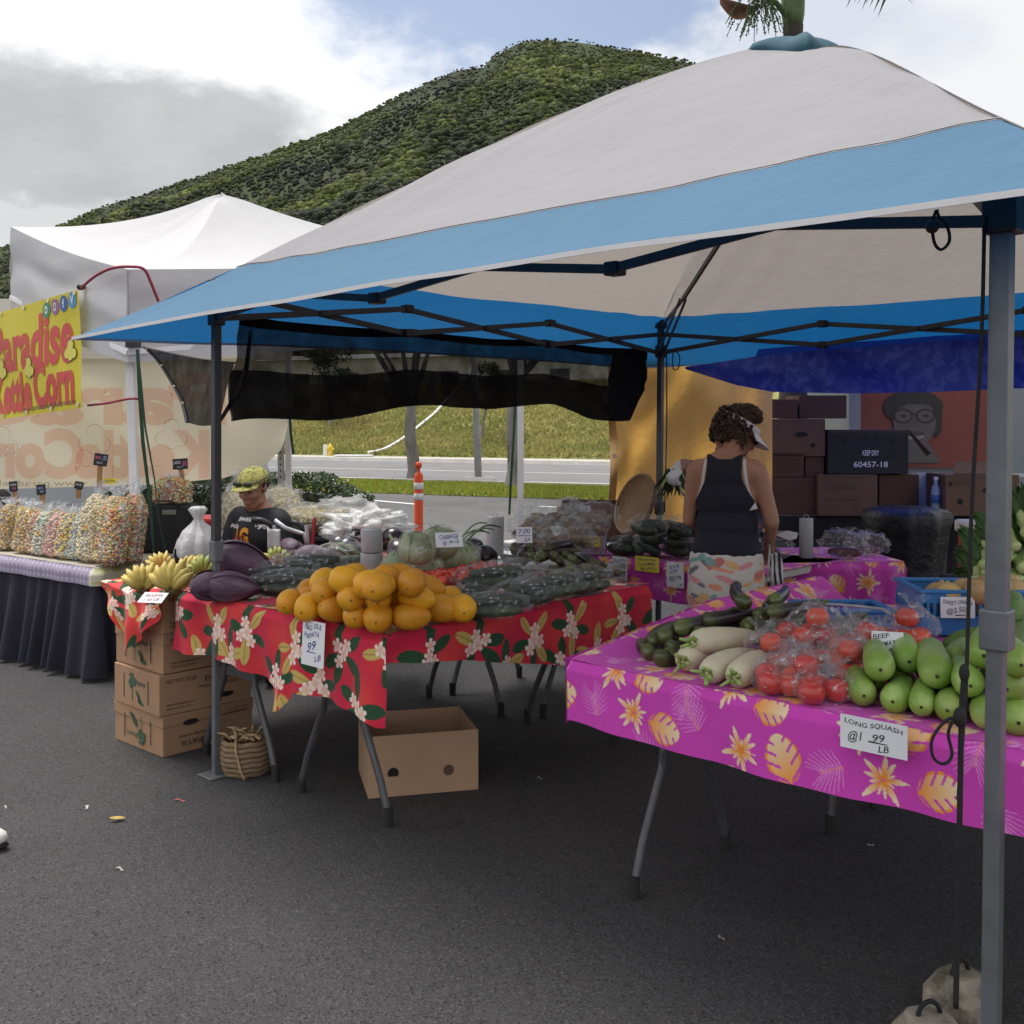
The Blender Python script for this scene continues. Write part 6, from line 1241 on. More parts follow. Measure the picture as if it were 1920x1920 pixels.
# avocados, bitter melons, blue crates, sweet onions
m_avo = M('avocado_skin', (.018, .032, .014), .5, .3, 30, .4, 60); mb = MB(); mb.lathe([(.001, -.045), (.03, -.038), (.04, -.015), (.037, .01), (.026, .035), (.013, .05), (.001, .053)], 16); AV = mb.build('avocado', m_avo, smooth=True); mb = MB(); mb.tube([(0, 0, .05), (0, 0, .062)], .004, 6); mb.build('stem', m_sqs, AV)
for px, py in ((1606, 1172), (1572, 1180)): put(AV, axis_m(G(px, py, .83), (.6, .3, .5), 1.0), 'dark green avocado on top of the blue tray' if px > 1600 else 'dark green avocado beside the tomato bags', None, 'avocado')
m_bit = M('bitter_melon', (.10, .19, .035), .5, .25, 40, 1.0, 90, rnd=.2, bdist=.01); mb = MB(); mb.lathe([(.001, 0), (.02, .01), (.034, .05), (.038, .10), (.03, .16), (.014, .2), (.001, .21)], 22, fn=lambda a, z: 1 + .07 * math.sin(9 * a) * math.sin(z * 190)); BM_ = mb.build('bitter_melon', m_bit, smooth=True)
for px, py, z, dr in ((1800, 1205, .80, (1, .6, 0)), (1840, 1185, .83, (1, .5, .1)), (1905, 1185, .83, (.2, 1, .3)), (1895, 1160, .88, (.5, 1, .2)), (1910, 1225, .82, (.3, 1, 0)), (1880, 1210, .82, (.7, .7, .1)), (1770, 1212, .79, (1, .3, .1))): put(BM_, axis_m(G(px, py, z), dr, rv(1, 1.2), rv(0, 6)), 'bumpy green bitter melon between the blue crate and the squashes', 'bitter melons', 'melon')
m_crate = M('blue_plastic', (.03, .17, .42), .4, .08, 6)
def crate(o, X, Y, L, Wd, H, label):
    X, Y, o = Vector(X).normalized(), Vector(Y).normalized(), Vector(o); t = empty('plastic_crate', o + X * L / 2 + Y * Wd / 2, label, 'crate', 'blue plastic crates'); m = Matrix(((X.x, Y.x, 0), (X.y, Y.y, 0), (0, 0, 1)))
    def B(nm, c, sz, bev=.002): mb = MB(); mb.box(o + X * c[0] + Y * c[1] + Z3 * c[2], sz, m); return mb.build(nm, m_crate, t, bevel=bev)
    B('bottom', (L / 2, Wd / 2, .006), (L, Wd, .01)); th = .005
    for (c, w, ax) in (((L / 2, 0), L, 0), ((L / 2, Wd), L, 0), ((0, Wd / 2), Wd, 1), ((L, Wd / 2), Wd, 1)):
        sz = lambda a, b: (a, th, b) if ax == 0 else (th, a, b)
        B('lower_wall', (c[0], c[1], H * .22), sz(w, H * .4)); B('upper_wall', (c[0], c[1], H * .84), sz(w, H * .28)); B('rim', (c[0], c[1], H - .006), (w + .02, .024, .014) if ax == 0 else (.024, w + .02, .014), .004)
        n = int(w / .022)
        for i in range(n + 1):
            q = -w / 2 + w * i / n; B('slat', (c[0] + (q if ax == 0 else 0), c[1] + (q if ax else 0), H * .56), sz(.011, H * .3), 0)
    return t
o_ = G(1728, 1192, .758); crate(o_, (1, -.06, 0), (.06, 1, 0), .42, .28, .16, 'blue slatted crate of sweet onions behind the long squashes')
o2 = G(1512, 1165, .80) ; crate(Vector((o2.x, o2.y, .757)), (1, .0, 0), (0, 1, 0), .30, .2, .085, 'low blue crate behind the tomato bags'); mb = MB(); mb.tube([G(1508, 1130, .87), G(1600, 1136, .87), G(1655, 1142, .87), G(1668, 1150, .87)], .005, 8); mb.build('metal_rail', m_galv, smooth=True, label='thin metal rail above the low blue crate', cat='rail')
m_on = M('onion_skin', (.50, .34, .14), .4, .2, 14, .1, 30, rnd=.15, stretch=(1, 1, .3)); mb = MB(); mb.lathe([(.001, -.036), (.02, -.033), (.042, -.01), (.044, .008), (.03, .028), (.010, .038), (.005, .05), (.001, .052)], 16); ON = mb.build('sweet_onion', m_on, smooth=True); mb = MB(); mb.lathe([(.008, -.036), (.004, -.041), (.001, -.04)], 8); mb.build('root', m_sqs, ON)
for k, (px, py, z) in enumerate(((1790, 1116, .905), (1842, 1110, .92), (1885, 1104, .93), (1915, 1112, .91), (1770, 1114, .89), (1815, 1106, .90), (1862, 1100, .90), (1900, 1096, .91), (1830, 1128, .87), (1880, 1126, .87), (1780, 1130, .85))): put(ON, axis_m(G(px, py, z) + Vector((.01, .07, -.012)), (rv(-1, 1), rv(-1, 1), rv(.2, 1)), rv(1.0, 1.2)), 'tan sweet onion heaped in the blue slatted crate', 'sweet onions in the crate', 'onion')
# leafy greens behind the crate
m_bst = M('choy_stalk', (.44, .55, .22), .45, .15, 10, rnd=.1); m_blf = M('choy_leaf', (.07, .15, .035), .5, .3, 8, .4, 20, rnd=.2, transl=.2)
def choy():
    t = bpy.data.objects.new('leafy_greens', None); COL.objects.link(t)
    for k in range(8):
        a = k * .785 + rv(-.1, .1); sp = .3 if k % 2 else .5
        def P(s): return Vector((math.cos(a) * (.012 + sp * .16 * s * s + .012 * s), math.sin(a) * (.012 + sp * .16 * s * s + .012 * s), .2 * s))
        mb = MB(); mb.grid(lambda u, s: P(s * .6) + Vector((-math.sin(a), math.cos(a), 0)) * lerp(-1, 1, u) * (.022 - .008 * s) + Vector((math.cos(a), math.sin(a), 0)) * (-.012 * (2 * u - 1) ** 2), 6, 6); st = mb.build('stalk', m_bst, t, smooth=True, solid=.003)
        mb = MB(); mb.grid(lambda u, s: P(.55 + s * .55) + Vector((-math.sin(a), math.cos(a), 0)) * lerp(-1, 1, u) * .042 * math.sin(math.pi * (.18 + .76 * s)) + Vector((math.cos(a), math.sin(a), 0)) * (.012 * math.sin(u * 14) * s) + Z3 * .01 * math.sin(u * 9 + s * 5), 8, 7); mb.build('leaf', m_blf, st, smooth=True, solid=.001)
    mb = MB(); mb.blob((0, 0, .006), (.022, .022, .014), disp=.2); mb.build('base', m_bst, t, smooth=True); return t
CH = choy()
for px, py, z, dr in ((1850, 1060, .84, (-1, -.2, .25)), (1880, 1040, .9, (-.8, -.5, .3)), (1905, 1010, .98, (-.6, -.8, .3)), (1920, 1050, .9, (-.5, -1, .2)), (1830, 1075, .80, (-1, .1, .1)), (1890, 1075, .82, (-.3, -1, .4)), (1860, 1025, .95, (-1, .1, .3)), (1925, 985, 1.02, (-.7, -.4, .5)), (1940, 1020, .96, (-.4, -.8, .6)), (1915, 1075, .83, (.2, -1, .3)), (1870, 1085, .80, (-.7, -.9, .2)), (1845, 1045, .88, (-.9, -.5, .2))): 
    p = W(px, py, 4.0); p.z = max(.79, p.z - .03); put(CH, axis_m(p, (-dr[0] * .6 + rv(-.3, .3), 1.0, dr[2]), rv(.9, 1.15), rv(0, 6)), 'bunch of leafy greens with pale stalks piled beside the cooler', 'leafy greens', 'greens')
mb = MB(); c_ = W(1885, 1100, 4.15); mb.box((c_.x + .05, c_.y + .05, .785), (.5, .42, .06)); mb.build('greens_tray', m_blackp, bevel=.01, label='black tray under the leafy greens', cat='tray')
# roots in bags, ginger, garlic at the far end of the red table and on the back table
m_root = M('root_skin', (.24, .165, .11), .8, .25, 20, .6, 50, rnd=.2); rb = []
for k in range(7): b = MB(); b.blob((rv(-.07, .07), rv(-.04, .04), rv(.025, .07)), (rv(.035, .06), rv(.02, .03), rv(.02, .028)), Matrix.Rotation(rv(0, 3), 3, 'Z'), 12, 8, .5, 8); rb.append((b, 'root', m_root))
RB = bag_of('bagged_roots', rb, (.12, .085, .07), None, FILM('root_film', body=.05, hi=.40), ((.08, 0, .09), .04, .03, .03, (.03, 0, 0)), .4)
for px, py, z, lb in ((1000, 1040, .78, 0), (1040, 1035, .78, 1), (1085, 1030, .79, 2), (985, 1012, .84, 3), (1025, 1015, .85, 4), (1070, 1012, .86, 5), (1110, 1005, .86, 6), (1045, 992, .93, 7), (1085, 985, .94, 8), (1065, 975, .98, 9), (1000, 990, .91, 10), (1120, 985, .90, 11)):
    put(RB, TRS(W(px, py, 5.35 + (1040 - py) * .012), (0, 0, rv(0, 6)), rv(.85, 1.05)), 'bag of brown roots in the pile in front of the open carton', 'bags of roots', 'bag')
p0 = S(1.58, .55); folding_table(S(1.56, .52) , V3, U3, .86, .50, .74, 'low table carrying the bagged roots behind the red cloth')
gx = G(1082, 1040, .75); t = empty('printed_carton', S(2.2, .62, .75), 'small printed carton of packets on the back pink table', 'box'); c = G(1100, 1040, .757); mb = MB(); mb.box(c + Vector((.03, .05, .06)), (.17, .1, .12), Matrix.Rotation(-.15, 3, 'Z')); mb.build('body', M('carton_print', (.38, .34, .42), .6, .2, 20, col2=(.32, .07, .2), c2scale=14), t, bevel=.003)
m_dkg = M('wrapped_gourd', (.020, .030, .018), .4, .35, 14, .3, 40, rnd=.25); GW = bag_of('wrapped_gourds', [(cuke((0, -.035, .038), (1, .2, 0), .17, .036), 'gourd', m_dkg), (cuke((0, .035, .038), (1, -.2, 0), .17, .036), 'gourd', m_dkg)], (.11, .08, .055), None, FILM('gourd_film', body=.04, hi=.35), None, .3)
for px, py, z in ((1170, 1040, .757), (1208, 1042, .757), (1246, 1044, .757), (1284, 1046, .757), (1190, 1024, .80), (1230, 1022, .82), (1268, 1024, .82), (1215, 1003, .90), (1250, 1000, .90), (1285, 1008, .88)): put(GW, TRS(G(px, py, z), (rv(-.2, .2), rv(-.2, .2), rv(0, 3)), rv(.9, 1.1)), 'wrapped dark gourds, %s from the left in the %s row' % (ORD[(px - 1165) // 38], 'bottom' if z < .77 else 'middle' if z < .85 else 'top'), 'wrapped gourds', 'gourds')
t_, w_ = open_box('fruit_carton', S(2.62, 1.42, .76), (1, -.05, 0), (.05, 1, 0), .47, .36, .22, m_cardd, 'open brown carton with black printing in front of the grass bank'); mb = MB(); letters(mb, 'SUN', .10, .05, frame(S(2.62, 1.42, .76) + Vector((.10, -.008, .15)), (1, -.05, 0), (0, 0, 1)), .02); mb.build('lettering', m_bblk, t_)
folding_table(S(2.40, 1.05), V3, U3, .7, .62, .74, 'folding table holding the open fruit carton at the back')
# round woven tray leaning on the rear leg
tr_c = W(1192, 945, 6.45); t = empty('woven_tray', W(1192, 1000, 6.45), 'round woven tray leaning against the rear canopy leg', 'tray'); mt = axis_m(tr_c, (-.84, -.40, .36)); mb = MB(); mb.lathe([(.002, -.03), (.10, -.028), (.165, -.012), (.18, .012), (.188, .012), (.175, -.02), (.1, -.036), (.002, -.038)], 40, mt); mb.build('dish', M('woven_bamboo', (.20, .115, .05), .75, .35, 70, .7, 90, wave=.4, wscale=55), t, smooth=True); mb = MB(); mb.tube([mt @ Vector((.186 * math.cos(6.283 * i / 40), .186 * math.sin(6.283 * i / 40), .013)) for i in range(41)], .009, 7); mb.build('rim', m_wick, t, smooth=True)
# film and produce on the small pink table
RB2 = bag_of('clear_bag', [(cuke((0, 0, .03), (1, .3, 0), .16, .026), 'red_onion', M('red_onion', (.10, .015, .03), .35, .2))], (.13, .10, .07), None, FILM('loose_film', body=.07, hi=.5), ((0, 0, .10), .05, .04, .05), .45)
for (x, y, s, lb) in ((1.42, 5.78, 1.0, 'loose clear bag beside the roll on the small pink table'), (1.80, 5.78, 1.1, 'crumpled clear bag right of the roll on the small pink table'), (1.98, 5.95, .9, 'crumpled clear bag at the end of the small pink table')): put(RB2, TRS((x, y, .757), (0, 0, x * 3), s), lb, 'clear bags on the small table', 'bag')

# ================================================================== PRICE SIGNS
m_cardw = M('sign_card', (.74, .75, .78), .6, .04, 3); m_cardy = M('yellow_sign_card', (.72, .60, .05), .6, .05, 3); m_blue = M('blue_marker', (.03, .04, .22), .6, .1); m_blk = M('black_marker', (.02, .02, .022), .6, .1)
def sign(m, w, h, lines, label, card=None, ink=None, th=.0012):
    t = empty('price_sign', m.translation.copy(), label, 'sign', 'handwritten price signs'); mb = MB(); mb.add([m @ Vector((x, y, z)) for z in (-th, 0) for x, y in ((-w / 2, -h / 2), (w / 2, -h / 2), (w / 2, h / 2), (-w / 2, h / 2))], [(3, 2, 1, 0), (4, 5, 6, 7), (0, 1, 5, 4), (1, 2, 6, 5), (2, 3, 7, 6), (3, 0, 4, 7)]); mb.build('card', card or m_cardw, t)
    for tx, cx, cy, tw, th_ in lines:
        mb = MB()
        if tx == '_': mb.add([m @ Vector(((cx + a * tw / 2) * w, cy * h + b * .004, .0008)) for a, b in ((-1, -.5), (1, -.3), (1, .3), (-1, .5))], [(0, 1, 2, 3)])
        else: letters(mb, tx, tw * w, th_ * h, m @ Matrix.Translation((cx * w, cy * h, 0)) @ Matrix.Rotation(rv(-.04, .04), 4, 'Z'), .005, lift=.0008, warp=lambda x, y: (x + .12 * y, y + .04 * h * math.sin(x / w * 9)))
        mb.build('lettering', ink or m_blue, t)
    return t
def on_cloth(px, py, w, out, ztop, xdir, label, lines, h, **k):
    p = out; sign(frame(p, xdir, Z3 + Vector((0, 0, 0))), w, h, lines, label, **k)
# positions on the cloth fronts
def front_pt(px, py, u0):       # point on the vertical plane u = u0
    r = Vector(((px - 960) / FPX, 1, (HOR - py) / FPX)); n = U3; d = (S(u0, 0) - Vector((0, 0, 0))).dot(n) / r.dot(n); return Vector((r.x * d, r.y * d, EYE + r.z * d))
sign(frame(front_pt(587, 1207, -.135), -V3, Z3 + Vector((.08, 0, 0))), .135, .165, (('BIG ISLE', 0, .37, .72, .11), ('PAPAYA', -.06, .19, .66, .12), ('99', -.06, -.06, .36, .2), ('_', -.06, -.2, .45, 0), ('LB', .24, -.3, .26, .13)), 'white card priced for papaya pinned to the red tablecloth')
sign(frame(front_pt(1637, 1381, -.012), -V3, Z3), .17, .082, (('LONG SQUASH', .0, .3, .86, .17), ('@1', -.28, -.12, .2, .36), ('99', .08, -.02, .18, .22), ('_', .07, -.17, .28, 0), ('LB', .16, -.32, .15, .2)), 'white card priced for long squash pinned to the pink tablecloth', ink=m_blk)
sign(frame(front_pt(1162, 1069, 2.10), -V3, Z3), .10, .145, (('SQUASH', 0, .36, .8, .12), ('SHANGHAI', 0, .22, .85, .11), ('WINTER', 0, .09, .8, .11), ('1.75', .05, -.16, .6, .2), ('LB', .2, -.38, .25, .11)), 'tall white price card on the left of the back pink cloth')
sign(frame(front_pt(1213, 1058, 2.10), -V3, Z3), .155, .08, (('JAPANESE', 0, .28, .75, .2), ('CUCUMBER', 0, .0, .7, .18), ('@ 2.00 LB', .05, -.28, .6, .2)), 'yellow price card on the back pink cloth', card=m_cardy)
sign(frame(front_pt(1266, 1078, 2.10), -V3, Z3), .105, .13, (('SOUR', -.05, .32, .6, .15), ('SOP', -.1, .12, .45, .14), ('@2.99', 0, -.14, .7, .22), ('LB', .3, -.38, .2, .1)), 'white price card beside the woman on the back pink cloth')
sign(frame(G(842, 1012, .985), (1, .25, 0), (0, .5, .8)), .12, .07, (('CABBAGE', 0, .2, .7, .3), ('@ .99 LB', .05, -.2, .6, .3)), 'white price card on the wrapped cabbages')
sign(frame(W(983, 1003, 5.0), (1, .1, 0), (0, .25, 1)), .075, .075, (('7.00', 0, .22, .75, .3), ('_', 0, -.05, .8, 0), ('EA', .2, -.3, .35, .25)), 'white price card standing in front of the bagged roots')
sign(frame(c + Vector((.03, -.01, .075)), (1, -.12, 0), (0, .1, 1)), .09, .062, (('GINGER', 0, .22, .8, .26), ('@ 3.50', .0, -.18, .7, .28)), 'yellow price card on the small printed carton', card=m_cardy)
sign(frame(W(1097, 958, 6.2), (1, .1, 0), (0, .25, 1)), .06, .06, (('3.00', 0, .1, .6, .3),), 'small white card in front of the open brown carton')
sign(frame(G(1664, 1207, .875), (1, -.35, 0), (-.1, .5, .85)), .085, .07, (('BEEF', -.2, .3, .5, .2), ('TOMATO', 0, .02, .8, .2), ('2.99 LB', .1, -.26, .6, .2)), 'white price card resting on the tomato bags', ink=m_blk)
sign(frame(G(1793, 1138, .86) + Vector((0, -.012, 0)), (1, -.06, 0), (0, .05, 1)), .115, .072, (('SWEET ONION', 0, .24, .85, .2), ('@2.50', -.05, -.16, .55, .32), ('_', .08, -.36, .3, 0)), 'white price card hung on the blue onion crate', ink=m_blk)
sign(frame(G(287, 1124, .756) + Vector((0, -.0, .008)), (1, -.2, 0), (-.15, 1, .5)), .11, .07, (('BANANA', 0, .2, .7, .25), ('1.50 LB', 0, -.2, .6, .25)), 'white price card lying in front of the bananas', ink=M('red_marker', (.35, .05, .04), .6, .1))
# ================================================================== PEOPLE
from mathutils.bvhtree import BVHTree
m_skin = M('skin_tan', (.40, .20, .125), .5, .08, 14, .1, 90, sss=.0); m_skin2 = M('skin_warm', (.36, .175, .105), .5, .08, 14, .1, 90)
class Body:
    def __init__(s): s.mb = MB()
    def cap(s, a, ra, b, rb, n=14):
        a, b = Vector(a), Vector(b); d = b - a; L = d.length; d = d / L if L > 1e-6 else Vector((0, 0, 1)); P, Rr = [], []
        for k in range(5): th = math.pi / 2 * (1 - k / 4); P.append(a - d * ra * math.sin(th)); Rr.append(max(.0006, ra * math.cos(th)))
        for k in range(5): th = math.pi / 2 * k / 4; P.append(b + d * rb * math.sin(th)); Rr.append(max(.0006, rb * math.cos(th)))
        s.mb.tube(P, Rr, n)
    def ell(s, c, r, m=None): s.mb.blob(c, r, m, 20, 14)
    def hand(s, w, d, up, curl=.5, side=1, size=1.0):
        """palm with four unequal bent fingers and a thumb; d along the hand, up = back of the hand"""
        w, d = Vector(w), Vector(d).normalized(); up = Vector(up); up = (up - d * up.dot(d)).normalized(); x = d.cross(up) * side; k = size
        for o in (-.026, -.009, .009, .026): s.cap(w + d * .01 * k + x * o * .7 * k, .015 * k, w + d * .085 * k + x * o * k, .0115 * k, 8)
        for i, (o, L) in enumerate(((-.029, .068), (-.0095, .078), (.0100, .072), (.029, .056))):
            p = w + d * .088 * k + x * o * k; a = curl; 
            for j, f in enumerate((.45, .32, .23)):
                a += curl * .8; dd = d * math.cos(a) - up * math.sin(a); q = p + dd * L * f * k; s.cap(p, (.0095 - .001 * j) * k, q, (.0088 - .001 * j) * k, 8); p = q
        p = w + d * .028 * k - x * .028 * k; q = p + (d * .5 - x * .75 - up * .35).normalized() * .035 * k; s.cap(p, .0125 * k, q, .0105 * k, 8); q2 = q + (d * .85 - x * .1 - up * .5).normalized() * .032 * k; s.cap(q, .0105 * k, q2, .0085 * k, 8)
    def head(s, c, R_, k=1.0):
        T = lambda v: Vector(c) + R_ @ (Vector(v) * k); E = lambda p, r: s.mb.blob(T(p), tuple(q * k for q in r), R_, 20, 14)
        E((0, -.012, .022), (.074, .092, .088)); E((0, .022, -.022), (.062, .070, .082)); E((0, .045, -.080), (.040, .036, .030)); E((0, .078, .028), (.055, .018, .014))
        for sx_ in (-1, 1): E((sx_ * .034, .066, -.020), (.024, .024, .024)); E((sx_ * .074, -.008, -.004), (.011, .020, .030)); s.cap(T((sx_ * .05, .03, -.075)), .018 * k, T((sx_ * .02, .06, -.095)), .016 * k)
        s.cap(T((0, .090, .020)), .0085 * k, T((0, .108, -.022)), .0125 * k); 
        for sx_ in (-1, 1): E((sx_ * .011, .098, -.026), (.010, .010, .008))
        E((0, .086, -.056), (.024, .012, .008)); E((0, .084, -.066), (.020, .011, .008))
    def mesh(s, name, voxel=.008, it=6):
        me = bpy.data.meshes.new(name + '_raw'); me.from_pydata(s.mb.v, [], s.mb.f); o = bpy.data.objects.new(name + '_raw', me)
        r = o.modifiers.new('remesh', 'REMESH'); r.mode = 'VOXEL'; r.voxel_size = voxel; sm = o.modifiers.new('smooth', 'SMOOTH'); sm.iterations = it; sm.factor = .5
        out = evaluated(o); bpy.data.meshes.remove(me); out.polygons.foreach_set('use_smooth', [True] * len(out.polygons)); out.name = name; return out
def shell(me, pred, off, name, mat, parent, colfn=None, wob=0.0, hem=None):
    n = len(me.vertices); co = np.empty(n * 3, np.float32); me.vertices.foreach_get('co', co); co = co.reshape(-1, 3); no = np.empty(n * 3, np.float32); me.vertices.foreach_get('normal', no); no = no.reshape(-1, 3)
    ok = np.array([pred(p) for p in co]); idx = -np.ones(n, int); F = []
    for p in me.polygons:
        if all(ok[v] for v in p.vertices): F.append(list(p.vertices))
    used = sorted({v for f in F for v in f}); idx[used] = range(len(used)); mb = MB()
    ec = {}
    for f in F:
        for a, b in zip(f, f[1:] + f[:1]): k = (min(a, b), max(a, b)); ec[k] = ec.get(k, 0) + 1
    nb = {}
    for (a, b), c in ec.items():
        if c == 1: nb.setdefault(a, []).append(b); nb.setdefault(b, []).append(a)
    P = {u: np.array(co[u], float) for u in used}
    for _ in range(45):
        Q = {u: P[u] * .4 + .6 * np.mean([P[w] for w in nb[u]], 0) for u in nb}; P.update(Q)
    if hem:
        for u in nb:
            if P[u][2] < hem[1]: P[u][2] = hem[0](P[u][0])
    V = [P[u] + no[u] * (off + wob * nz(tuple(co[u]), 14)) for u in used]; mb.add(V, [tuple(idx[v] for v in f) for f in F], [colfn(co[u]) for u in used] if colfn else None); return mb.build(name, mat, parent, smooth=True)
def decal(me_obj, m, body, w, h, bold, mat, name, parent, lift=.004):
    """letters laid on a body surface: projected along the frame's -z"""
    me = me_obj.data; bv = BVHTree.FromPolygons([v.co for v in me.vertices], [tuple(p.vertices) for p in me.polygons]); v, f = text_mesh(body, bold); out = []; dz = -(m.to_3x3() @ Vector((0, 0, 1)))
    for p in v:
        q = m @ Vector((p[0] * w, p[1] * h, .15)); hit = bv.ray_cast(q, dz); out.append((hit[0] if hit[0] is not None else q + dz * .15) - dz * lift)
    mb = MB(); mb.add(out, f); return mb.build(name, mat, parent)
def local_root(name, loc, rz, label):
    o = bpy.data.objects.new(name, None); COL.objects.link(o); o.location = loc; o.rotation_euler = (0, 0, rz); return tag(o, label, 'person')

# ------------------------------------------------------------------ woman shopping, seen from behind
WYAW = math.radians(-20)
wm = local_root('person', (1.01, 5.02, 0), WYAW, 'woman in a navy tank top and white visor, seen from behind')
wm.scale = (.88, .92, .975)
B = Body()
B.ell((0, -.01, .90), (.178, .135, .14)); B.ell((0, 0, 1.04), (.150, .105, .13)); B.ell((0, -.005, 1.18), (.158, .105, .14)); B.ell((0, -.015, 1.27), (.150, .090, .09))
B.cap((-.148, -.01, 1.305), .054, (.148, -.01, 1.305), .054); B.cap((-.09, -.02, 1.32), .05, (0, .0, 1.37), .055); B.cap((.09, -.02, 1.32), .05, (0, .0, 1.37), .055); B.cap((0, -.005, 1.33), .060, (.03, .05, 1.43), .050)
B.cap((-.165, -.01, 1.295), .052, (-.205, .03, 1.06), .040); B.cap((-.205, .03, 1.06), .039, (-.12, .22, .98), .027); B.hand((-.12, .22, .98), (.5, .8, -.1), (0, 0, 1), .4, 1)
B.cap((.165, -.01, 1.295), .053, (.235, .015, 1.06), .041); B.cap((.235, .015, 1.06), .040, (.205, .15, .93), .027); B.hand((.205, .15, .93), (-.15, .8, -.5), (.6, .1, .6), .5, -1)
for s in (-1, 1):
    B.cap((s * .088, -.01, .86), .098, (s * .092, .0, .48), .058); B.cap((s * .092, 0, .48), .056, (s * .092, -.03, .32), .055); B.cap((s * .092, -.03, .32), .054, (s * .092, -.02, .08), .036); B.cap((s * .092, -.05, .035), .034, (s * .10, .14, .022), .026)
hr = Euler((-.50, .0, -1.05)).to_matrix(); hc = Vector((.045, .095, 1.475)); B.head(hc, hr, .98)
bm_ = B.mesh('body', .0085, 7); bo = link('body', bm_, m_skin, wm)
m_navy = M('navy_knit', (.010, .011, .022), .85, .15, 20, .2, 200); m_strap = M('white_strap', (.70, .66, .62), .7, .05)
def tank(p):
    x, y, z = p
    if not .868 - .10 * x < z < 1.375: return False
    if z < 1.10: return abs(x) < .178 and not (abs(x) > .15 and y > .06)
    w = float(np.interp(z, [1.10, 1.16, 1.22, 1.27, 1.31, 1.375], [.172, .150, .108, .090, .088, .10])) if y < .03 else float(np.interp(z, [1.10, 1.2, 1.3, 1.375], [.17, .14, .11, .10]))
    if z > 1.345 and abs(x) < .055 - (1.375 - z): return False
    return abs(x) < w
shell(bm_, tank, .016, 'tank_top', m_navy, wm, wob=.004, hem=(lambda x: .872 - .10 * x, .93))
for s in (-1, 1):
    mb = MB(); P = []; bvh = BVHTree.FromPolygons([v.co for v in bm_.vertices], [tuple(p.vertices) for p in bm_.polygons])
    for k in range(9):
        z = lerp(1.36, 1.12, k / 8); x = s * float(np.interp(z, [1.12, 1.2, 1.3, 1.36], [.150, .122, .106, .098])); hit = bvh.ray_cast(Vector((x, -.5, z)), Vector((0, 1, 0))); q = hit[0] if hit[0] is not None else Vector((x, -.06, z)); P.append(q + Vector((0, -.003, 0)))
    mb.tube(P, [.010] * 5 + [.012, .016, .02, .022], 8, flat=.3); mb.build('bra_strap', m_strap, wm, smooth=True)
# printed skirt
CL = [lin(222, 120, 130), lin(226, 170, 60), lin(40, 40, 86), lin(200, 60, 40), lin(70, 150, 140), lin(235, 130, 60)]
rs_ = random.Random(12); SP = [(rs_.uniform(-3.2, 3.2), rs_.uniform(.42, .9), rs_.uniform(.06, .32), rs_.uniform(.006, .026), rs_.uniform(-1, 1), rs_.choice(CL)) for _ in range(230)]
def skc(a, z):
    c = (.62, .60, .55)
    for (pa, pz, ra, rz_, sl, cc) in SP:
        da = ((a - pa + math.pi) % 6.283) - math.pi; dz = z - pz - sl * da * .08
        if z > .70 and (ra > .30 or rz_ > .026): continue
        if (da / ra) ** 2 + (dz / rz_) ** 2 < 1 + .22 * math.sin(da * 11 + z * 50): c = tuple(x * .7 + .16 for x in cc)
    return c
mb = MB(); nA, nZ = 180, 110; V, C = [], []
for j in range(nZ + 1):
    z = lerp(.42, .955, j / nZ)
    for i in range(nA):
        a = 6.2832 * i / nA; rx, ry = float(np.interp(z, [.42, .6, .8, .9, .955], [.215, .212, .205, .192, .178])), float(np.interp(z, [.42, .6, .8, .9, .955], [.155, .155, .158, .150, .128])); f = 1 + (.03 * math.sin(a * 7) + .02 * math.sin(a * 13 + 1)) * (1 - smooth(.5, .9, z))
        V.append((rx * f * math.cos(a), -.012 + ry * f * math.sin(a), z)); C.append(skc(a - 0, z))
mb.add(V, [(j * nA + i, j * nA + (i + 1) % nA, (j + 1) * nA + (i + 1) % nA, (j + 1) * nA + i) for j in range(nZ) for i in range(nA)], C); mb.build('skirt', M('printed_skirt', vcol=True, rough=.85, var=.06), wm, smooth=True)
# hair: many small curls over the skull and a knot above the visor
m_hair = M('hair_vcol', vcol=True, rough=.65, var=.3, scale=40, bump=.9, bscale=120, bdist=.01); cen, rad, col = [], [], []; rh = random.Random(5)
for k in range(1500):
    th = rh.uniform(0, 3.14); ph = rh.uniform(0, 6.283); q = Vector((math.sin(th) * math.cos(ph), math.sin(th) * math.sin(ph), math.cos(th)))
    if q.y > .35 and q.z < .75: continue
    if q.z < -.75: continue
    bulge = 1.05 + .16 * rh.random() + (.18 if q.y < -.3 and -.4 < q.z < .5 else 0); p = hc + hr @ Vector((q.x * .080 * bulge, -.014 + q.y * .098 * bulge, .018 + q.z * .100 * bulge)); cen.append(tuple(p)); rad.append(rh.uniform(.006, .013)); b = rh.uniform(.5, 2.0); col.append((.048 * b, .029 * b, .019 * b))
for k in range(320): d = Vector((rh.gauss(0, 1), rh.gauss(0, 1), rh.gauss(0, 1))).normalized(); p = hc + hr @ (Vector((0, .02, .125)) + Vector((d.x * .055, d.y * .06, d.z * .035))); cen.append(tuple(p)); rad.append(rh.uniform(.006, .012)); b = rh.uniform(.5, 2.0); col.append((.048 * b, .029 * b, .019 * b))
clump_mesh('hair', cen, rad, col, m_hair, jitter=.3, flat=1.0, big=True, seed=3, parent=wm)
strands = MB()
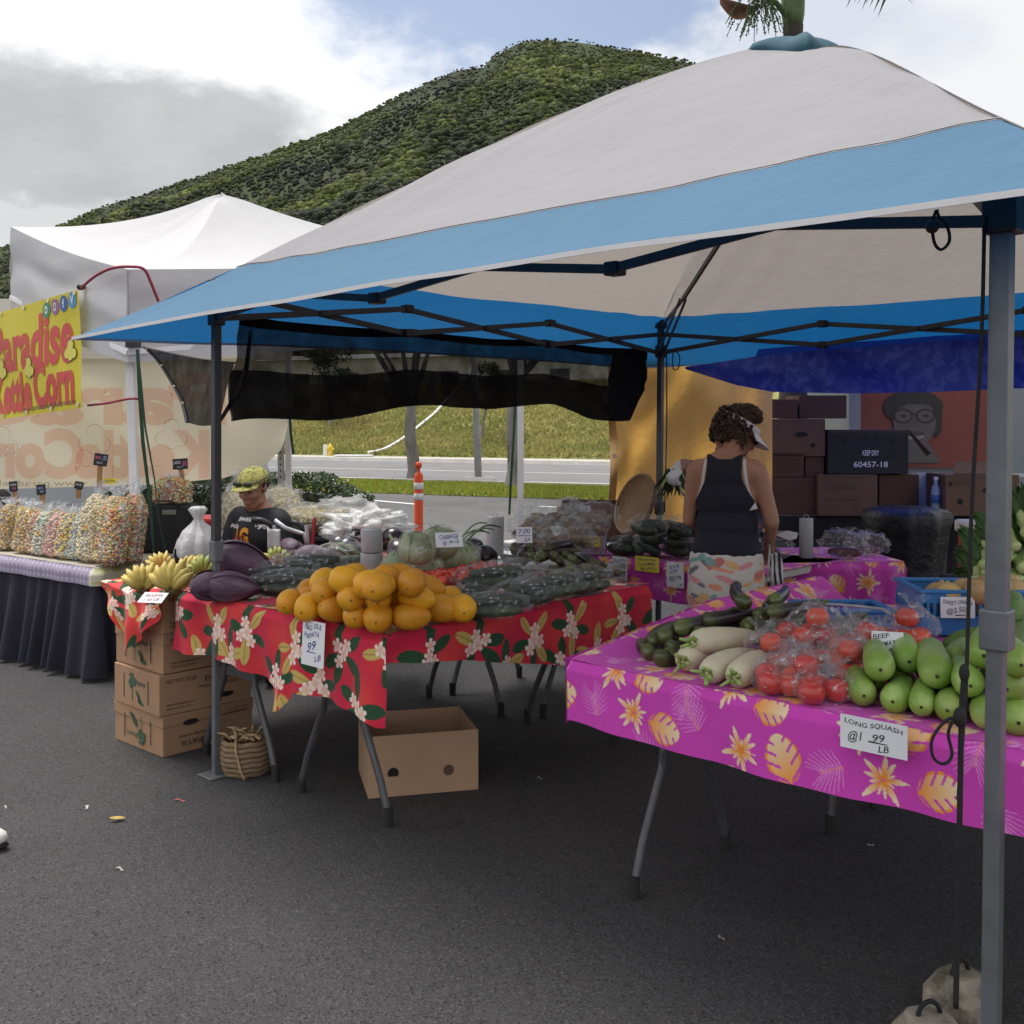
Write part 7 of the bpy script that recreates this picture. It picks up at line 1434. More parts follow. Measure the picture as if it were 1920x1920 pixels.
for k in range(900):
    d = Vector((rh.gauss(0, 1), rh.gauss(0, 1), rh.gauss(.4, 1))).normalized()
    if d.y > .4: continue
    p = hc + hr @ Vector((d.x * .09, d.y * .11, .02 + d.z * .115)); q = p + hr @ (d * rh.uniform(.012, .034)) + Vector((rh.uniform(-.02, .02), 0, rh.uniform(-.02, .01))); strands.tube([p, (p + q) / 2 + Vector((rh.uniform(-.008, .008), 0, .005)), q], [.0012, .001, .0005], 3, caps=False, col=(.06, .037, .024))
strands.build('loose_strands', m_hair, wm, kind='stuff')
# visor and sunglasses
m_vis = M('visor_white', (.72, .73, .76), .6, .05); mb = MB()
mb.grid(lambda s, u: hc + hr @ Vector((math.sin(lerp(-1.25, 1.25, s)) * lerp(.088, .125, u), .005 + math.cos(lerp(-1.25, 1.25, s)) * lerp(.092, .185, u), .045 - .03 * u - .012 * abs(lerp(-1, 1, s)) * u)), 20, 6); vi = mb.build('visor', m_vis, wm, smooth=True, solid=.004)
mb = MB(); mb.grid(lambda s, u: hc + hr @ Vector((math.sin(6.283 * s) * .094, -.008 + math.cos(6.283 * s) * .110, .04 + .028 * u)), 40, 2); mb.build('visor_band', m_vis, vi, smooth=True, solid=.003)
for s in (-1, 1):
    mb = MB(); mb.blob(hc + hr @ Vector((s * .034, .100, .012)), (.026, .010, .018), hr, 14, 10); gl = mb.build('sunglass_lens', m_blackp, wm, smooth=True); mb = MB(); mb.tube([hc + hr @ Vector((s * .058, .094, .014)), hc + hr @ Vector((s * .082, .0, .012))], .003, 5); mb.build('temple_arm', m_blackp, gl)
for s in (-1, 1):
    mb = MB(); mb.blob((s * .10, .045, .035), (.05, .14, .035)); mb.build('sandal', m_blackp, wm, smooth=True)
# striped bag on her hip and papers in her hand
wR = Matrix.Translation((1.01, 5.02, 0)) @ Matrix.Rotation(WYAW, 4, 'Z') @ Matrix.Diagonal((.88, .92, .975, 1))
def bagc(s, u): return (.55, .54, .52) if int((s * 9 + u * 2.2 + .35 * math.sin(u * 6))) % 2 else (.014, .015, .03)
mb = MB(); mb.grid(lambda s, u: wR @ Vector((.215 + .05 * s + .02 * u + .012 * math.sin(s * 7 + u * 3), .0 + .06 * s + .02 * math.sin(u * 9), .905 - .21 * u - .03 * s * u)), 60, 40, bagc); mb.build('striped_bag', M('striped_cloth', vcol=True, rough=.8, var=.05), smooth=True, solid=.012, label='black and white striped cloth bag hanging at the woman\'s hip', cat='bag')
mb = MB(); mb.tube([wR @ Vector((.21, .10, .95)), wR @ Vector((.225, -.01, .92)), wR @ Vector((.222, -.02, .85)), wR @ Vector((.228, -.02, .80))], .005, 6); mb.build('key_clip', m_galv, smooth=True, label='metal key clip hanging on the striped bag', cat='clip')
mb = MB(); mb.grid(lambda s, u: wR @ Vector((.18 + .16 * s, .22 + .10 * u + .03 * s, .965 + .012 * math.sin(s * 6 + u * 4) + .01 * u)), 14, 8); mb.build('paper', M('white_paper', (.6, .6, .6), .7, .05), smooth=True, solid=.003, label='folded white papers held in the woman\'s hand', cat='paper')

# ------------------------------------------------------------------ vendor behind her, mostly hidden
vb = local_root('person', (1.22, 6.12, 0), math.radians(176), 'vendor in a dark patterned shirt behind the woman, gloved arm reaching out')
B = Body(); B.ell((0, 0, .80), (.16, .115, .13)); B.ell((0, 0, .98), (.155, .11, .16)); B.ell((0, 0, 1.14), (.16, .10, .11)); B.cap((-.14, 0, 1.20), .055, (.14, 0, 1.20), .055); B.cap((0, 0, 1.22), .052, (0, .02, 1.33), .048)
# this person faces the camera: local +x is on the picture's left
B.cap((.15, .0, 1.19), .052, (.24, .10, 1.25), .042); B.cap((.24, .10, 1.25), .040, (.275, .22, 1.25), .030); B.cap((-.15, 0, 1.19), .052, (-.2, .06, .96), .042); B.cap((-.2, .06, .96), .04, (-.12, .24, .9), .028); B.hand((-.12, .24, .9), (.2, 1, -.1), (0, 0, 1), .4, 1)
for s in (-1, 1): B.cap((s * .085, 0, .78), .09, (s * .09, 0, .44), .06); B.cap((s * .09, 0, .44), .056, (s * .09, -.02, .07), .038); B.cap((s * .09, -.04, .035), .034, (s * .1, .13, .025), .028)
B.hand((.275, .22, 1.25), (.35, .35, -.45), (.3, .5, .7), .75, -1, 1.02); vh = Vector((0, .03, 1.41)); B.head(vh, Matrix.Identity(3), .95)
vm = B.mesh('body', .009, 6); link('body', vm, m_skin2, vb)
shell(vm, lambda p: .72 < p[2] < 1.27 and (abs(p[0]) < .20 or (p[0] > 0 and p[1] < .12 and p[2] > 1.1)), .012, 'shirt', M('patterned_shirt', (.02, .018, .03), .8, .2, 12, col2=(.32, .02, .03), c2scale=9, c2lo=.6, c2hi=.66), vb)
shell(vm, lambda p: p[2] < .80 and p[2] > .10, .010, 'trousers', M('dark_trousers', (.012, .012, .016), .85, .15), vb)
shell(vm, lambda p: p[0] > .262 and p[2] > 1.0 and p[1] > .19, .004, 'glove', M('white_glove', (.62, .63, .66), .8, .1, 30), vb)
cen, rad, col = [], [], []
for k in range(160):
    th, ph = rh.uniform(0, 3.14), rh.uniform(0, 6.283); q = Vector((math.sin(th) * math.cos(ph), math.sin(th) * math.sin(ph), math.cos(th)))
    if q.y > .3 and q.z < .6 or q.z < -.4: continue
    cen.append(tuple(vh + Vector((q.x * .078, -.012 + q.y * .095, .02 + q.z * .092)))); rad.append(rh.uniform(.014, .022)); col.append((.012, .010, .009))
clump_mesh('hair', cen, rad, col, m_hair, jitter=.2, flat=1.0, seed=4, parent=vb)
gbw = W(1262, 880, 5.92); mb = MB()
for k in range(46):
    a = rv(-.9, .9); L = rv(.10, .17); p = gbw + Vector((rv(-.03, .05), rv(-.03, .03), rv(-.01, .01))); q = p + Vector((a * .10 - .01, rv(-.04, .04), -L)); w_ = Vector((.006, .002, 0)); m_ = (p + q) / 2; mb.add([p - w_, p + w_, m_ + w_ * 1.8, q, m_ - w_ * 1.8], [(0, 1, 2, 3, 4)], tuple(x * rv(.5, 1.5) for x in ((.02, .03, .012) if rv(0, 1) < .8 else (.3, .34, .2))))
mb.build('greens_bunch', m_leaf, label='bunch of dark greens held in the white gloved hand', cat='greens')

# ------------------------------------------------------------------ seated vendor in the black jersey
mR = math.radians(150); mn = local_root('person', (-1.55, 6.55, 0), mR, 'seated vendor in a black jersey and yellow camouflage cap looking down')
B = Body(); B.ell((0, -.02, .50), (.17, .14, .12)); B.ell((0, -.02, .64), (.172, .125, .16)); B.ell((0, 0, .80), (.175, .118, .15)); B.cap((-.15, 0, .90), .062, (.15, 0, .90), .062); B.cap((-.08, -.01, .92), .055, (0, .0, .97), .058); B.cap((.08, -.01, .92), .055, (0, .0, .97), .058); B.cap((0, 0, .93), .062, (0, .03, 1.04), .058)
for s in (-1, 1):
    B.cap((s * .172, 0, .885), .060, (s * .225, .05, .67), .046); B.cap((s * .225, .05, .67), .044, (s * .085, .27, .70), .030); B.cap((s * .09, 0, .47), .088, (s * .12, .40, .49), .066); B.cap((s * .12, .40, .49), .062, (s * .12, .36, .09), .042); B.cap((s * .12, .33, .04), .038, (s * .13, .52, .03), .03)
    B.hand((s * .085, .27, .70), (-s * .45, .8, .1), (s * .5, .0, .8), .55, s)
mh = Vector((.0, .055, 1.095)); mhr = Euler((-.34, 0, .18)).to_matrix(); B.head(mh, mhr, 1.04); mm = B.mesh('body', .008, 6); link('body', mm, m_skin2, mn)
m_jer = M('jersey_black', (.012, .011, .016), .75, .2, 10)
def jers(p):
    x, y, z = p
    if z < .46 or z > .968: return False
    if abs(x) > .165: return z > .715 and y < .10
    return y < .17 or z > .78
je = shell(mm, jers, .014, 'jersey', m_jer, mn, wob=.005); shell(mm, lambda p: p[2] < .53 and p[2] > .10 and not (abs(p[0]) < .3 and p[1] < -.2), .012, 'trousers', M('grey_trousers', (.03, .032, .04), .85, .15), mn)
m_orl = M('orange_print', (.75, .30, .02), .6, .1); m_whp = M('white_print', (.75, .75, .75), .6, .05); m_red_ = M('red_print', (.5, .04, .02), .6, .1)
fx = frame((.05, .12, .80), (-1, .0, 0), (0, 0, 1)); 
decal(je, frame((.045, 0, .80), (-1, 0, 0), (0, 0, 1)), 'AG', .15, .12, .05, m_orl, 'chest_print', mn); decal(je, frame((.045, 0, .79), (-1, 0, 0), (0, 0, 1)), 'AG', .12, .05, .0, m_red_, 'chest_print', mn, .007)
decal(je, frame((.0, 0, .905), (-1, 0, 0), (0, 0, 1)), 'SWEETS', .17, .022, .03, m_whp, 'collar_print', mn); decal(je, frame((-.17, 0, .865), (-.8, .6, 0), (0, 0, 1)), 'SWEET', .12, .026, .03, m_whp, 'sleeve_print', mn); decal(je, frame((.16, 0, .86), (-.8, -.6, 0), (0, 0, 1)), 'ALOHA', .10, .022, .03, m_whp, 'sleeve_print', mn)
for s, c in ((-1, m_orl), (1, m_orl)): shell(mm, lambda p: s * p[0] > .165 and .67 < p[2] < .725 and p[1] < .12, .016, 'cuff_print', c, mn)
# face
T = lambda v: mh + mhr @ (Vector(v) * 1.04); m_eye = M('eye_dark', (.015, .010, .008), .3, .1); m_brow = M('brow_hair', (.012, .010, .009), .8, .1); m_lip = M('lip', (.30, .11, .085), .5, .1)
for s in (-1, 1):
    mb = MB(); mb.blob(T((s * .031, .087, .006)), (.013, .004, .0045), mhr, 12, 8); mb.build('eye', m_eye, mn, smooth=True); mb = MB(); mb.tube([T((s * .014, .093, .021)), T((s * .032, .092, .026)), T((s * .050, .080, .022))], [.003, .0042, .002], 6, flat=.6); mb.build('eyebrow', m_brow, mn, smooth=True)
mb = MB(); mb.tube([T((-.022, .092, -.061)), T((0, .098, -.059)), T((.022, .092, -.061))], [.002, .0045, .002], 6, flat=.7); mb.build('mouth', m_lip, mn, smooth=True)
cen, rad, col = [], [], []
for k in range(260):
    th, ph = rh.uniform(.9, 2.0), rh.uniform(0, 6.283); q = Vector((math.sin(th) * math.cos(ph), math.sin(th) * math.sin(ph), math.cos(th)))
    if q.y > .25: continue
    cen.append(tuple(T((q.x * .076, -.012 + q.y * .094, .022 + q.z * .09)))); rad.append(rh.uniform(.006, .010)); col.append((.012, .010, .009))
clump_mesh('hair', cen, rad, col, m_hair, jitter=.2, flat=1.0, seed=6, parent=mn)
m_camo = M('cap_camouflage', (.42, .40, .12), .85, .1, 20, col2=(.16, .17, .05), c2scale=45, c2lo=.52, c2hi=.58); mb = MB()
mb.grid(lambda s, u: T((math.sin(6.283 * s) * .086 * math.cos(u * 1.5), -.012 + math.cos(6.283 * s) * .104 * math.cos(u * 1.5), .040 + .082 * math.sin(u * 1.5))), 36, 10); cp_ = mb.build('cap', m_camo, mn, smooth=True, solid=.004)
mb = MB(); mb.grid(lambda s, u: T((math.sin(lerp(-1.05, 1.05, s)) * lerp(.086, .092, u), -.012 + math.cos(lerp(-1.05, 1.05, s)) * lerp(.102, .185, u), .042 + .006 * u - .022 * (2 * s - 1) ** 2 * u)), 18, 6); mb.build('brim', m_camo, cp_, smooth=True, solid=.005)
for s in (-1, 1): mb = MB(); mb.blob(T((s * .036, .098, .062)), (.030, .014, .015), mhr, 12, 8); mb.build('sunglass_lens', m_blackp, cp_, smooth=True)
mb = MB(); mb.tube([T((math.sin(a) * .09, -.012 + math.cos(a) * .108, .06)) for a in [lerp(-1.7, 1.7, k / 12) for k in range(13)]], .0035, 5); mb.build('sunglass_frame', m_blackp, cp_)
wM = Matrix.Translation((-1.55, 6.55, 0)) @ Matrix.Rotation(mR, 4, 'Z')
mb = MB(); mb.box(wM @ Vector((0, .345, .735)), (.078, .16, .010), (wM.to_3x3() @ Euler((.5, 0, 0)).to_matrix())); mb.build('phone', m_blackp, bevel=.003, label='black phone held in the seated vendor\'s hands', cat='phone')
ch = empty('folding_chair', wM @ Vector((0, 0, 0)), 'black folding chair with red trim under the seated vendor', 'chair'); mb = MB(); mb.box(wM @ Vector((0, .1, .385)), (.46, .46, .03), wM.to_3x3()); mb.build('seat', m_blackp, ch, bevel=.01)
mb = MB(); mb.grid(lambda s, u: wM @ Vector((lerp(-.24, .24, s), -.19 - .03 * math.sin(math.pi * s) - .03 * u, lerp(.55, .86, u))), 8, 4); mb.build('backrest', m_blackp, ch, smooth=True, solid=.01)
for s in (-1, 1):
    mb = MB(); mb.tube([wM @ Vector((s * .25, .33, 0)), wM @ Vector((s * .25, -.15, .42)), wM @ Vector((s * .25, -.22, .9))], .012, 8); mb.build('leg', m_redp, ch); mb = MB(); mb.tube([wM @ Vector((s * .25, -.3, 0)), wM @ Vector((s * .25, .28, .40))], .012, 8); mb.build('leg', m_blackp, ch)

# ------------------------------------------------------------------ shoe of a passer-by at the left edge
sp_ = W(-6, 1598, 3000 / (1598 - 790)); sp_.z = 0; t = empty('shoe', sp_, 'white shoe toe of a passer by at the left edge', 'shoe'); m_sh = M('shoe_white', (.66, .66, .62), .6, .06, 12, .1, 60)
mb = MB(); mb.blob(sp_ + Vector((-.055, .02, .045)), (.085, .042, .036)); mb.blob(sp_ + Vector((-.14, .03, .055)), (.09, .042, .05)); mb.build('upper', m_sh, t, smooth=True); mb = MB(); mb.blob(sp_ + Vector((-.09, .025, .016)), (.122, .047, .016)); mb.build('sole', m_rub, t, smooth=True)
# ================================================================== POPCORN STALL
KO = Vector((-2.40, 6.18, 0)); KX = Vector((-.80, .60, 0)).normalized(); KE = Vector((.45, .893, 0)).normalized(); ZK = .645; KLn, KWd = 2.3, .80
def K(a, b, z=0.0): p = KO + KX * a + KE * b; return Vector((p.x, p.y, z))
kt_ = empty('popcorn_table', K(1.0, .4), 'long popcorn table with a navy gathered skirt', 'table')
mb = MB(); mb.add([K(a, b, z) for z in (ZK - .05, ZK - .004) for a, b in ((0, 0), (KLn, 0), (KLn, KWd), (0, KWd))], [(0, 1, 2, 3), (7, 6, 5, 4), (0, 4, 5, 1), (1, 5, 6, 2), (2, 6, 7, 3), (3, 7, 4, 0)]); mb.build('table_top', m_ttop, kt_, bevel=.01)
m_navs = M('navy_skirt', (.013, .012, .026), .85, .25, 5, .3, 60)
def skf(s, u):
    per = s * (KLn + KWd); 
    if per < KLn: p = K(KLn - per, 0); n = -KE
    else: p = K(0, per - KLn); n = -KX
    k = (1 - u); amp = .035 * k + .006; f = amp * (math.sin(per * 42 + 2 * math.sin(per * 7)) + .5 * math.sin(per * 23 + 1)) + .07 * k; return Vector((p.x, p.y, lerp(.03 + .03 * nz((per * 3, 0, 0)), ZK - .06, u))) + n * f
mb = MB(); mb.grid(skf, 360, 14); mb.build('skirt', m_navs, kt_, smooth=True)
for a in (.15, KLn - .15):
    for b in (.1, KWd - .1): mb = MB(); mb.tube([K(a, b, 0), K(a, b, ZK - .05)], .014, 8); mb.build('leg', m_tleg, kt_)
def chk(s, u):
    x, y = s * 70, u * 24; c = (.26, .24, .33) if (int(x) + int(y)) % 2 else (.42, .40, .48)
    return c
def kcl(s, u):
    per = s * (KLn + KWd); p, n = (K(KLn - per, 0), -KE) if per < KLn else (K(0, per - KLn), -KX); k = .008 + .03 * smooth(0, .4, 1 - u); return Vector((p.x, p.y, ZK + .004 - .10 * (1 - u))) + n * (k + .006 * math.sin(per * 20))
mb = MB(); rs2 = random.Random(2)
def kcol(s, u):
    per = s * (KLn + KWd)
    if per > KLn - .03 and per < KLn + .28: return (.42, .42, .20) if math.sin(per * 60) + math.sin(u * 9) > .3 else (.55, .52, .40)
    if per >= KLn + .28: return (.16, .14, .15) if math.sin(per * 70 + 6 * math.sin(u * 7)) > 0 else (.34, .30, .30)
    return (.40, .37, .45) if (int(per * 45) % 2 and int(u * 9) % 3) else (.26, .22, .31)
mb.grid(kcl, 420, 12, kcol); mb.grid(lambda s, u: K(s * KLn, u * KWd, ZK + .004), 60, 20, lambda s, u: (.40, .36, .30)); mb.build('tablecloth', M('checked_cloth', vcol=True, rough=.9, var=.08), smooth=True, label='checked lilac cloth edging the popcorn table', cat='tablecloth')
# bags of popcorn: loose pieces inside a clear bag
PAL = {'caramel': [(.50, .32, .12), (.42, .24, .07), (.58, .42, .20)], 'cheese': [(.62, .46, .10), (.66, .54, .22), (.58, .40, .07)], 'plain': [(.66, .56, .34), (.60, .48, .26), (.70, .62, .44)], 'rainbow': [(.60, .10, .06), (.62, .40, .06), (.22, .34, .12), (.62, .52, .18), (.60, .24, .10), (.5, .5, .3)], 'pink': [(.66, .30, .26), (.68, .42, .36), (.62, .22, .20), (.66, .5, .4)], 'blue': [(.30, .44, .52), (.24, .40, .50), (.58, .55, .42)], 'teal': [(.40, .52, .42), (.62, .56, .44), (.55, .5, .5)], 'yellow': [(.66, .52, .08), (.64, .46, .10), (.62, .56, .3), (.40, .30, .36)], 'redgreen': [(.58, .12, .10), (.30, .38, .16), (.60, .45, .2), (.55, .30, .18)]}
m_pop = M('popcorn_vcol', vcol=True, rough=.8, var=.1, scale=30, bump=.3, bscale=70); m_pfilm = FILM('popcorn_bag_film', body=.17, hi=.8, bscale=11)
m_stk = M('bag_sticker', (.62, .40, .05), .5, .2)
def popbag(key, w, dpt, h, n, seed):
    t = bpy.data.objects.new('popcorn_bag', None); COL.objects.link(t); r = random.Random(seed); cen, rad, col = [], [], []
    def prof(z): s = z / h; return (min(1, (s / .06) ** .5) if s < .06 else 1) * (1 if s < .72 else lerp(1, .45, ((s - .72) / .28) ** 1.5))
    for k in range(n):
        z = h * r.random() ** .95; a = r.uniform(0, 6.283); f = prof(z); e = .86 + .14 * r.random(); cx, cy = abs(math.cos(a)) ** .7 * math.copysign(1, math.cos(a)), abs(math.sin(a)) ** .7 * math.copysign(1, math.sin(a)); cen.append((cx * w / 2 * f * e, cy * dpt / 2 * f * e, z * .97 + .006)); rad.append(r.uniform(.0058, .0100)); c = r.choice(PAL[key]); cr = (.66, .57, .38); c = c if r.random() < .8 else cr; c = tuple(x * .88 + y * .12 for x, y in zip(c, cr)); b = r.uniform(.75, 1.2); col.append(tuple(x * b for x in c))
    clump_mesh('popcorn', cen, rad, col, m_pop, jitter=.38, flat=.95, big=False, seed=seed, parent=t, kind='stuff')
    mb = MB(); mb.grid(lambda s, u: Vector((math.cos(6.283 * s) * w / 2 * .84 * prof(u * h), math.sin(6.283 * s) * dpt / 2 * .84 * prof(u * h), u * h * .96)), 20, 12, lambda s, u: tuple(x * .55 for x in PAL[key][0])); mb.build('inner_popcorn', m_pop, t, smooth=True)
    mb = MB(); ph = r.uniform(0, 6)
    def ff(s, u):
        z = u * h * 1.2; a = 6.283 * s
        if u < .84: f = 1.05 * prof(min(h, z)); zz = z
        else: k = (u - .84) / .16; f = lerp(.45, .30, k) * (1 + .5 * math.sin(a * 4 + ph) * k); zz = z
        return Vector((math.cos(a) * w / 2 * f * (1 + .03 * math.sin(5 * a + u * 13)), math.sin(a) * dpt / 2 * f * (1 + .05 * math.sin(7 * a + u * 9)), zz + .012 * math.sin(a * 3 + ph) * (u > .84)))
    mb.grid(ff, 34, 26); mb.build('plastic_bag', m_pfilm, t, smooth=True)
    mb = MB(); ruffle(mb, (0, 0, h * .95), h * .20, w * .26, w * .30, 28, (r.uniform(-.02, .02), r.uniform(0, .03), 0)); mb.build('bag_top', m_filmm, t, smooth=True)
    if seed % 2 == 0 or h > .35:
        zz = h * .5; mb = MB(); mb.add([Vector((math.cos(6.283 * j / 16) * .02 + w * .08, -dpt / 2 * 1.09, zz + math.sin(6.283 * j / 16) * .02)) for j in range(16)], [tuple(range(16))]); st_ = mb.build('sticker', m_stk, t); mb = MB(); mb.add([Vector((math.cos(6.283 * j / 12) * .010 + w * .08, -dpt / 2 * 1.09 - .001, zz + .004 + math.sin(6.283 * j / 12) * .008)) for j in range(12)], [tuple(range(12))]); mb.build('sticker_print', m_bred, st_)
    return t
def Kpx(px, b):   # position along the table under image column px at depth b
    a = (px - 960) / FPX; o = KO + KE * b; t_ = (a * o.y - o.x) / (KX.x - a * KX.y); return KX * t_ + o
small = [(4, 'caramel', .17, .30, .05), (24, 'yellow', .17, .29, .10), (42, 'caramel', .16, .29, .05), (62, 'redgreen', .15, .28, .06), (78, 'teal', .15, .28, .05), (100, 'pink', .15, .28, .05), (122, 'yellow', .15, .28, .05), (140, 'blue', .12, .28, .06)]
for i, (px, key, w, h, b) in enumerate(small):
    o = popbag(key, w, .10, h, 1000, 20 + i); p = Kpx(px, b + .05); put(o, Matrix.Translation((p.x, p.y, ZK + .006)) @ Matrix.Rotation(math.atan2(KX.y, KX.x) + math.pi, 4, 'Z') @ Matrix.Rotation(-.20 + rv(-.05, .05), 4, 'X'), {'caramel': 'small bag of caramel brown popcorn', 'yellow': 'small bag of yellow and purple popcorn', 'redgreen': 'small bag of red and green popcorn', 'teal': 'small bag of pale teal popcorn', 'pink': 'small bag of pink popcorn', 'blue': 'small bag of light blue popcorn'}[key] + {4: ' cut off by the left edge', 24: ' second from the left edge', 42: ' third from the left edge', 122: ' next to the blue one'}.get(px, ' in the front row of the popcorn table'), 'small popcorn bags', 'popcorn')
for px, key, b, sc, lb in ((20, 'plain', .3, 1, 'bag of plain popcorn behind the front row at the left edge'), (62, 'yellow', .32, 1, 'bag of yellow popcorn behind the red and green bag'), (105, 'cheese', .34, 1.1, 'bag of cheese popcorn behind the pink bag'), (150, 'plain', .3, 1.05, 'bag of plain popcorn behind the blue bag')):
    o = popbag(key, .17, .11, .27, 800, 50 + px); p = Kpx(px, b); put(o, Matrix.Translation((p.x, p.y, ZK + .006)) @ Matrix.Rotation(-.6, 4, 'Z'), lb, 'popcorn bags in the back row', 'popcorn')
for px, key, b, w, h, lb in ((168, 'plain', .05, .20, .41, 'large bag of plain popcorn leaning at the table end'), (203, 'rainbow', .02, .21, .41, 'large bag of multicoloured popcorn at the table corner'), (236, 'redgreen', .14, .19, .42, 'large bag of red and green popcorn behind the white tent leg')):
    o = popbag(key, w, .13, h, 2300, px); p = Kpx(px, b + .06); put(o, Matrix.Translation((p.x, p.y, ZK + .006)) @ Matrix.Rotation(math.atan2(KX.y, KX.x) + math.pi, 4, 'Z') @ Matrix.Rotation(-.16, 4, 'X'), lb, 'large popcorn bags', 'popcorn')
m_tote = M('black_tote', (.012, .013, .015), .8, .15, 6, .3, 40); tp_ = W(318, 1035, 6.95); tz = ZK + .006; t = empty('tote_bag', (tp_.x, tp_.y, tz), 'black tote bag standing at the end of the popcorn table', 'bag'); mb = MB(); mb.box((tp_.x, tp_.y, tz + .155), (.34, .2, .31)); mb.build('body', m_tote, t, bevel=.02); mb = MB(); mb.box((tp_.x + .03, tp_.y - .102, tz + .265), (.09, .006, .03)); mb.build('hand_slot', M('slot_light', (.2, .19, .16), .8, .1), t, bevel=.01)
mb = MB(); mb.tube([Vector((tp_.x - .1, tp_.y - .1, tz + .30)), Vector((tp_.x - .05, tp_.y - .12, tz + .34)), Vector((tp_.x + .05, tp_.y - .12, tz + .34)), Vector((tp_.x + .1, tp_.y - .1, tz + .30))], .006, 6); mb.build('handle', m_tote, t, smooth=True)
o = popbag('rainbow', .24, .15, .17, 1300, 77); put(o, Matrix.Translation((tp_.x + .02, tp_.y, tz + .31)), 'large bag of multicoloured popcorn on top of the black tote', 'large popcorn bags', 'popcorn')
# chalkboard price signs
m_chalk = M('chalkboard', (.010, .011, .014), .6, .15); m_wood = M('sign_wood', (.30, .15, .06), .7, .2, 20, stretch=(1, 1, .2)); m_pinkc = M('pink_chalk', (.55, .12, .25), .8, .1); m_blc = M('blue_chalk', (.25, .35, .6), .8, .1); m_whc = M('white_chalk', (.6, .6, .62), .8, .1)
def chalk(px, py, d, w, h, rot, parts, label, stake=True, zb=None):
    c = W(px, py, d); t = empty('chalk_sign', c, label, 'sign', 'chalkboard price signs'); m = Matrix.Translation(c) @ Matrix.Rotation(rot, 4, 'Y') @ frame((0, 0, 0), (1, .15, 0), (0, .1, 1)); mb = MB(); mb.box((0, 0, 0), (w, h, .008)); mb.v = [tuple(m @ Vector(p)) for p in mb.v]; mb.build('board', m_chalk, t, bevel=.002)
    for tx, x, y, tw, th_, mt in parts: mb = MB(); letters(mb, tx, tw * w, th_ * h, m @ Matrix.Translation((x * w, y * h, .0042)), .01); mb.build('lettering', mt, t)
    if stake: mb = MB(); mb.bar(m @ Vector((0, -h * .45, -.008)), m @ Vector((.015, -h * .45 - (zb or .10), -.008)), .03, .012, (0, 1, 0)); mb.build('stake', m_wood, t, bevel=.002)
chalk(189, 862, 6.5, .080, .075, .14, (('SMALL', -.15, .15, .5, .25, m_pinkc), ('$5', .30, .15, .25, .4, m_blc), ('2 for 9', -.05, -.25, .4, .16, m_whc)), 'tilted small chalkboard sign above the large popcorn bags', zb=.14)
chalk(338, 870, 6.95, .095, .07, -.07, (('LARGE', -.2, .15, .45, .28, m_whc), ('$8', .28, .0, .28, .5, m_pinkc), ('2 for 15', -.05, -.28, .35, .16, m_whc)), 'chalkboard sign with a pink price above the black tote', zb=.14)
chalk(25, 912, 7.3, .055, .07, -.1, (('CORN', 0, .15, .7, .2, m_whc), ('$4', .1, -.2, .4, .25, m_pinkc)), 'small chalkboard sign above the leftmost popcorn bags', zb=.1); chalk(77, 918, 7.2, .06, .07, -.1, (('MIX', 0, .15, .6, .2, m_blc), ('$6', .1, -.2, .4, .25, m_blc)), 'small chalkboard sign behind the pink popcorn bag', zb=.1); chalk(148, 910, 7.0, .055, .05, .2, (('BLUE', 0, .1, .6, .3, m_whc),), 'small chalkboard sign behind the blue popcorn bag', zb=.06)
sign(frame(W(200, 902, 6.55), (1, .1, 0), (0, .1, 1)), .12, .035, (('NO SAMPLES TODAY', 0, 0, .85, .35),), 'small yellow notice above the large popcorn bags', card=m_cardy, ink=m_blk)
# white carrier bag, hedge, cooler, big bags, hand cart
def sack(name, c, r, top, label, mat, disp=.3, seed=1, lean=(0, 0, 0), cat='bag', group=None):
    random.seed(seed); mb = MB(); mb.blob(c, r, None, 30, 22, disp, 11)
    if top: ruffle(mb, Vector(c) + Vector((0, 0, r[2] * .8)), top[0], top[1], top[2], 30, lean)
    if name != 'popcorn_sack': return mb.build(name, mat, smooth=True, label=label, cat=cat, group=group)
    t = empty(name, Vector(c) - Vector((0, 0, r[2])), label, cat, group); cen, rad, col = [], [], []
    for k in range(900):
        d = Vector((random.gauss(0, 1), random.gauss(0, 1), random.gauss(0, 1))).normalized(); cen.append((c[0] + d.x * r[0] * .86, c[1] + d.y * r[1] * .86, c[2] + d.z * r[2] * .86 - .01)); rad.append(random.uniform(.012, .02)); b = random.uniform(.8, 1.15); col.append((.72 * b, .63 * b, .40 * b))
    clump_mesh('popcorn', cen, rad, col, m_pop, jitter=.35, flat=1.0, seed=seed, parent=t, kind='stuff')
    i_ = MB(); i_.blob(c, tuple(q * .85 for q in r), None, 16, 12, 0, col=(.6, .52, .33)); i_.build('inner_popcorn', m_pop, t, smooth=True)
    mb.build('plastic_sack', m_sackf, t, smooth=True); return t
m_sackf = FILM('sack_film', body=.22, hi=.7, bscale=13, white=(.85, .84, .8), rough=.2)
m_wsack = M('white_carrier', (.70, .70, .70), .45, .06, 4, .8, 9, transl=.35, bdist=.03); m_popsack = M('popcorn_sack', (.70, .64, .48), .22, .10, 9, .9, 22, transl=.45, bdist=.02, col2=(.78, .77, .72), c2scale=7, spec=.7)
sc_ = W(372, 1020, 6.1); 
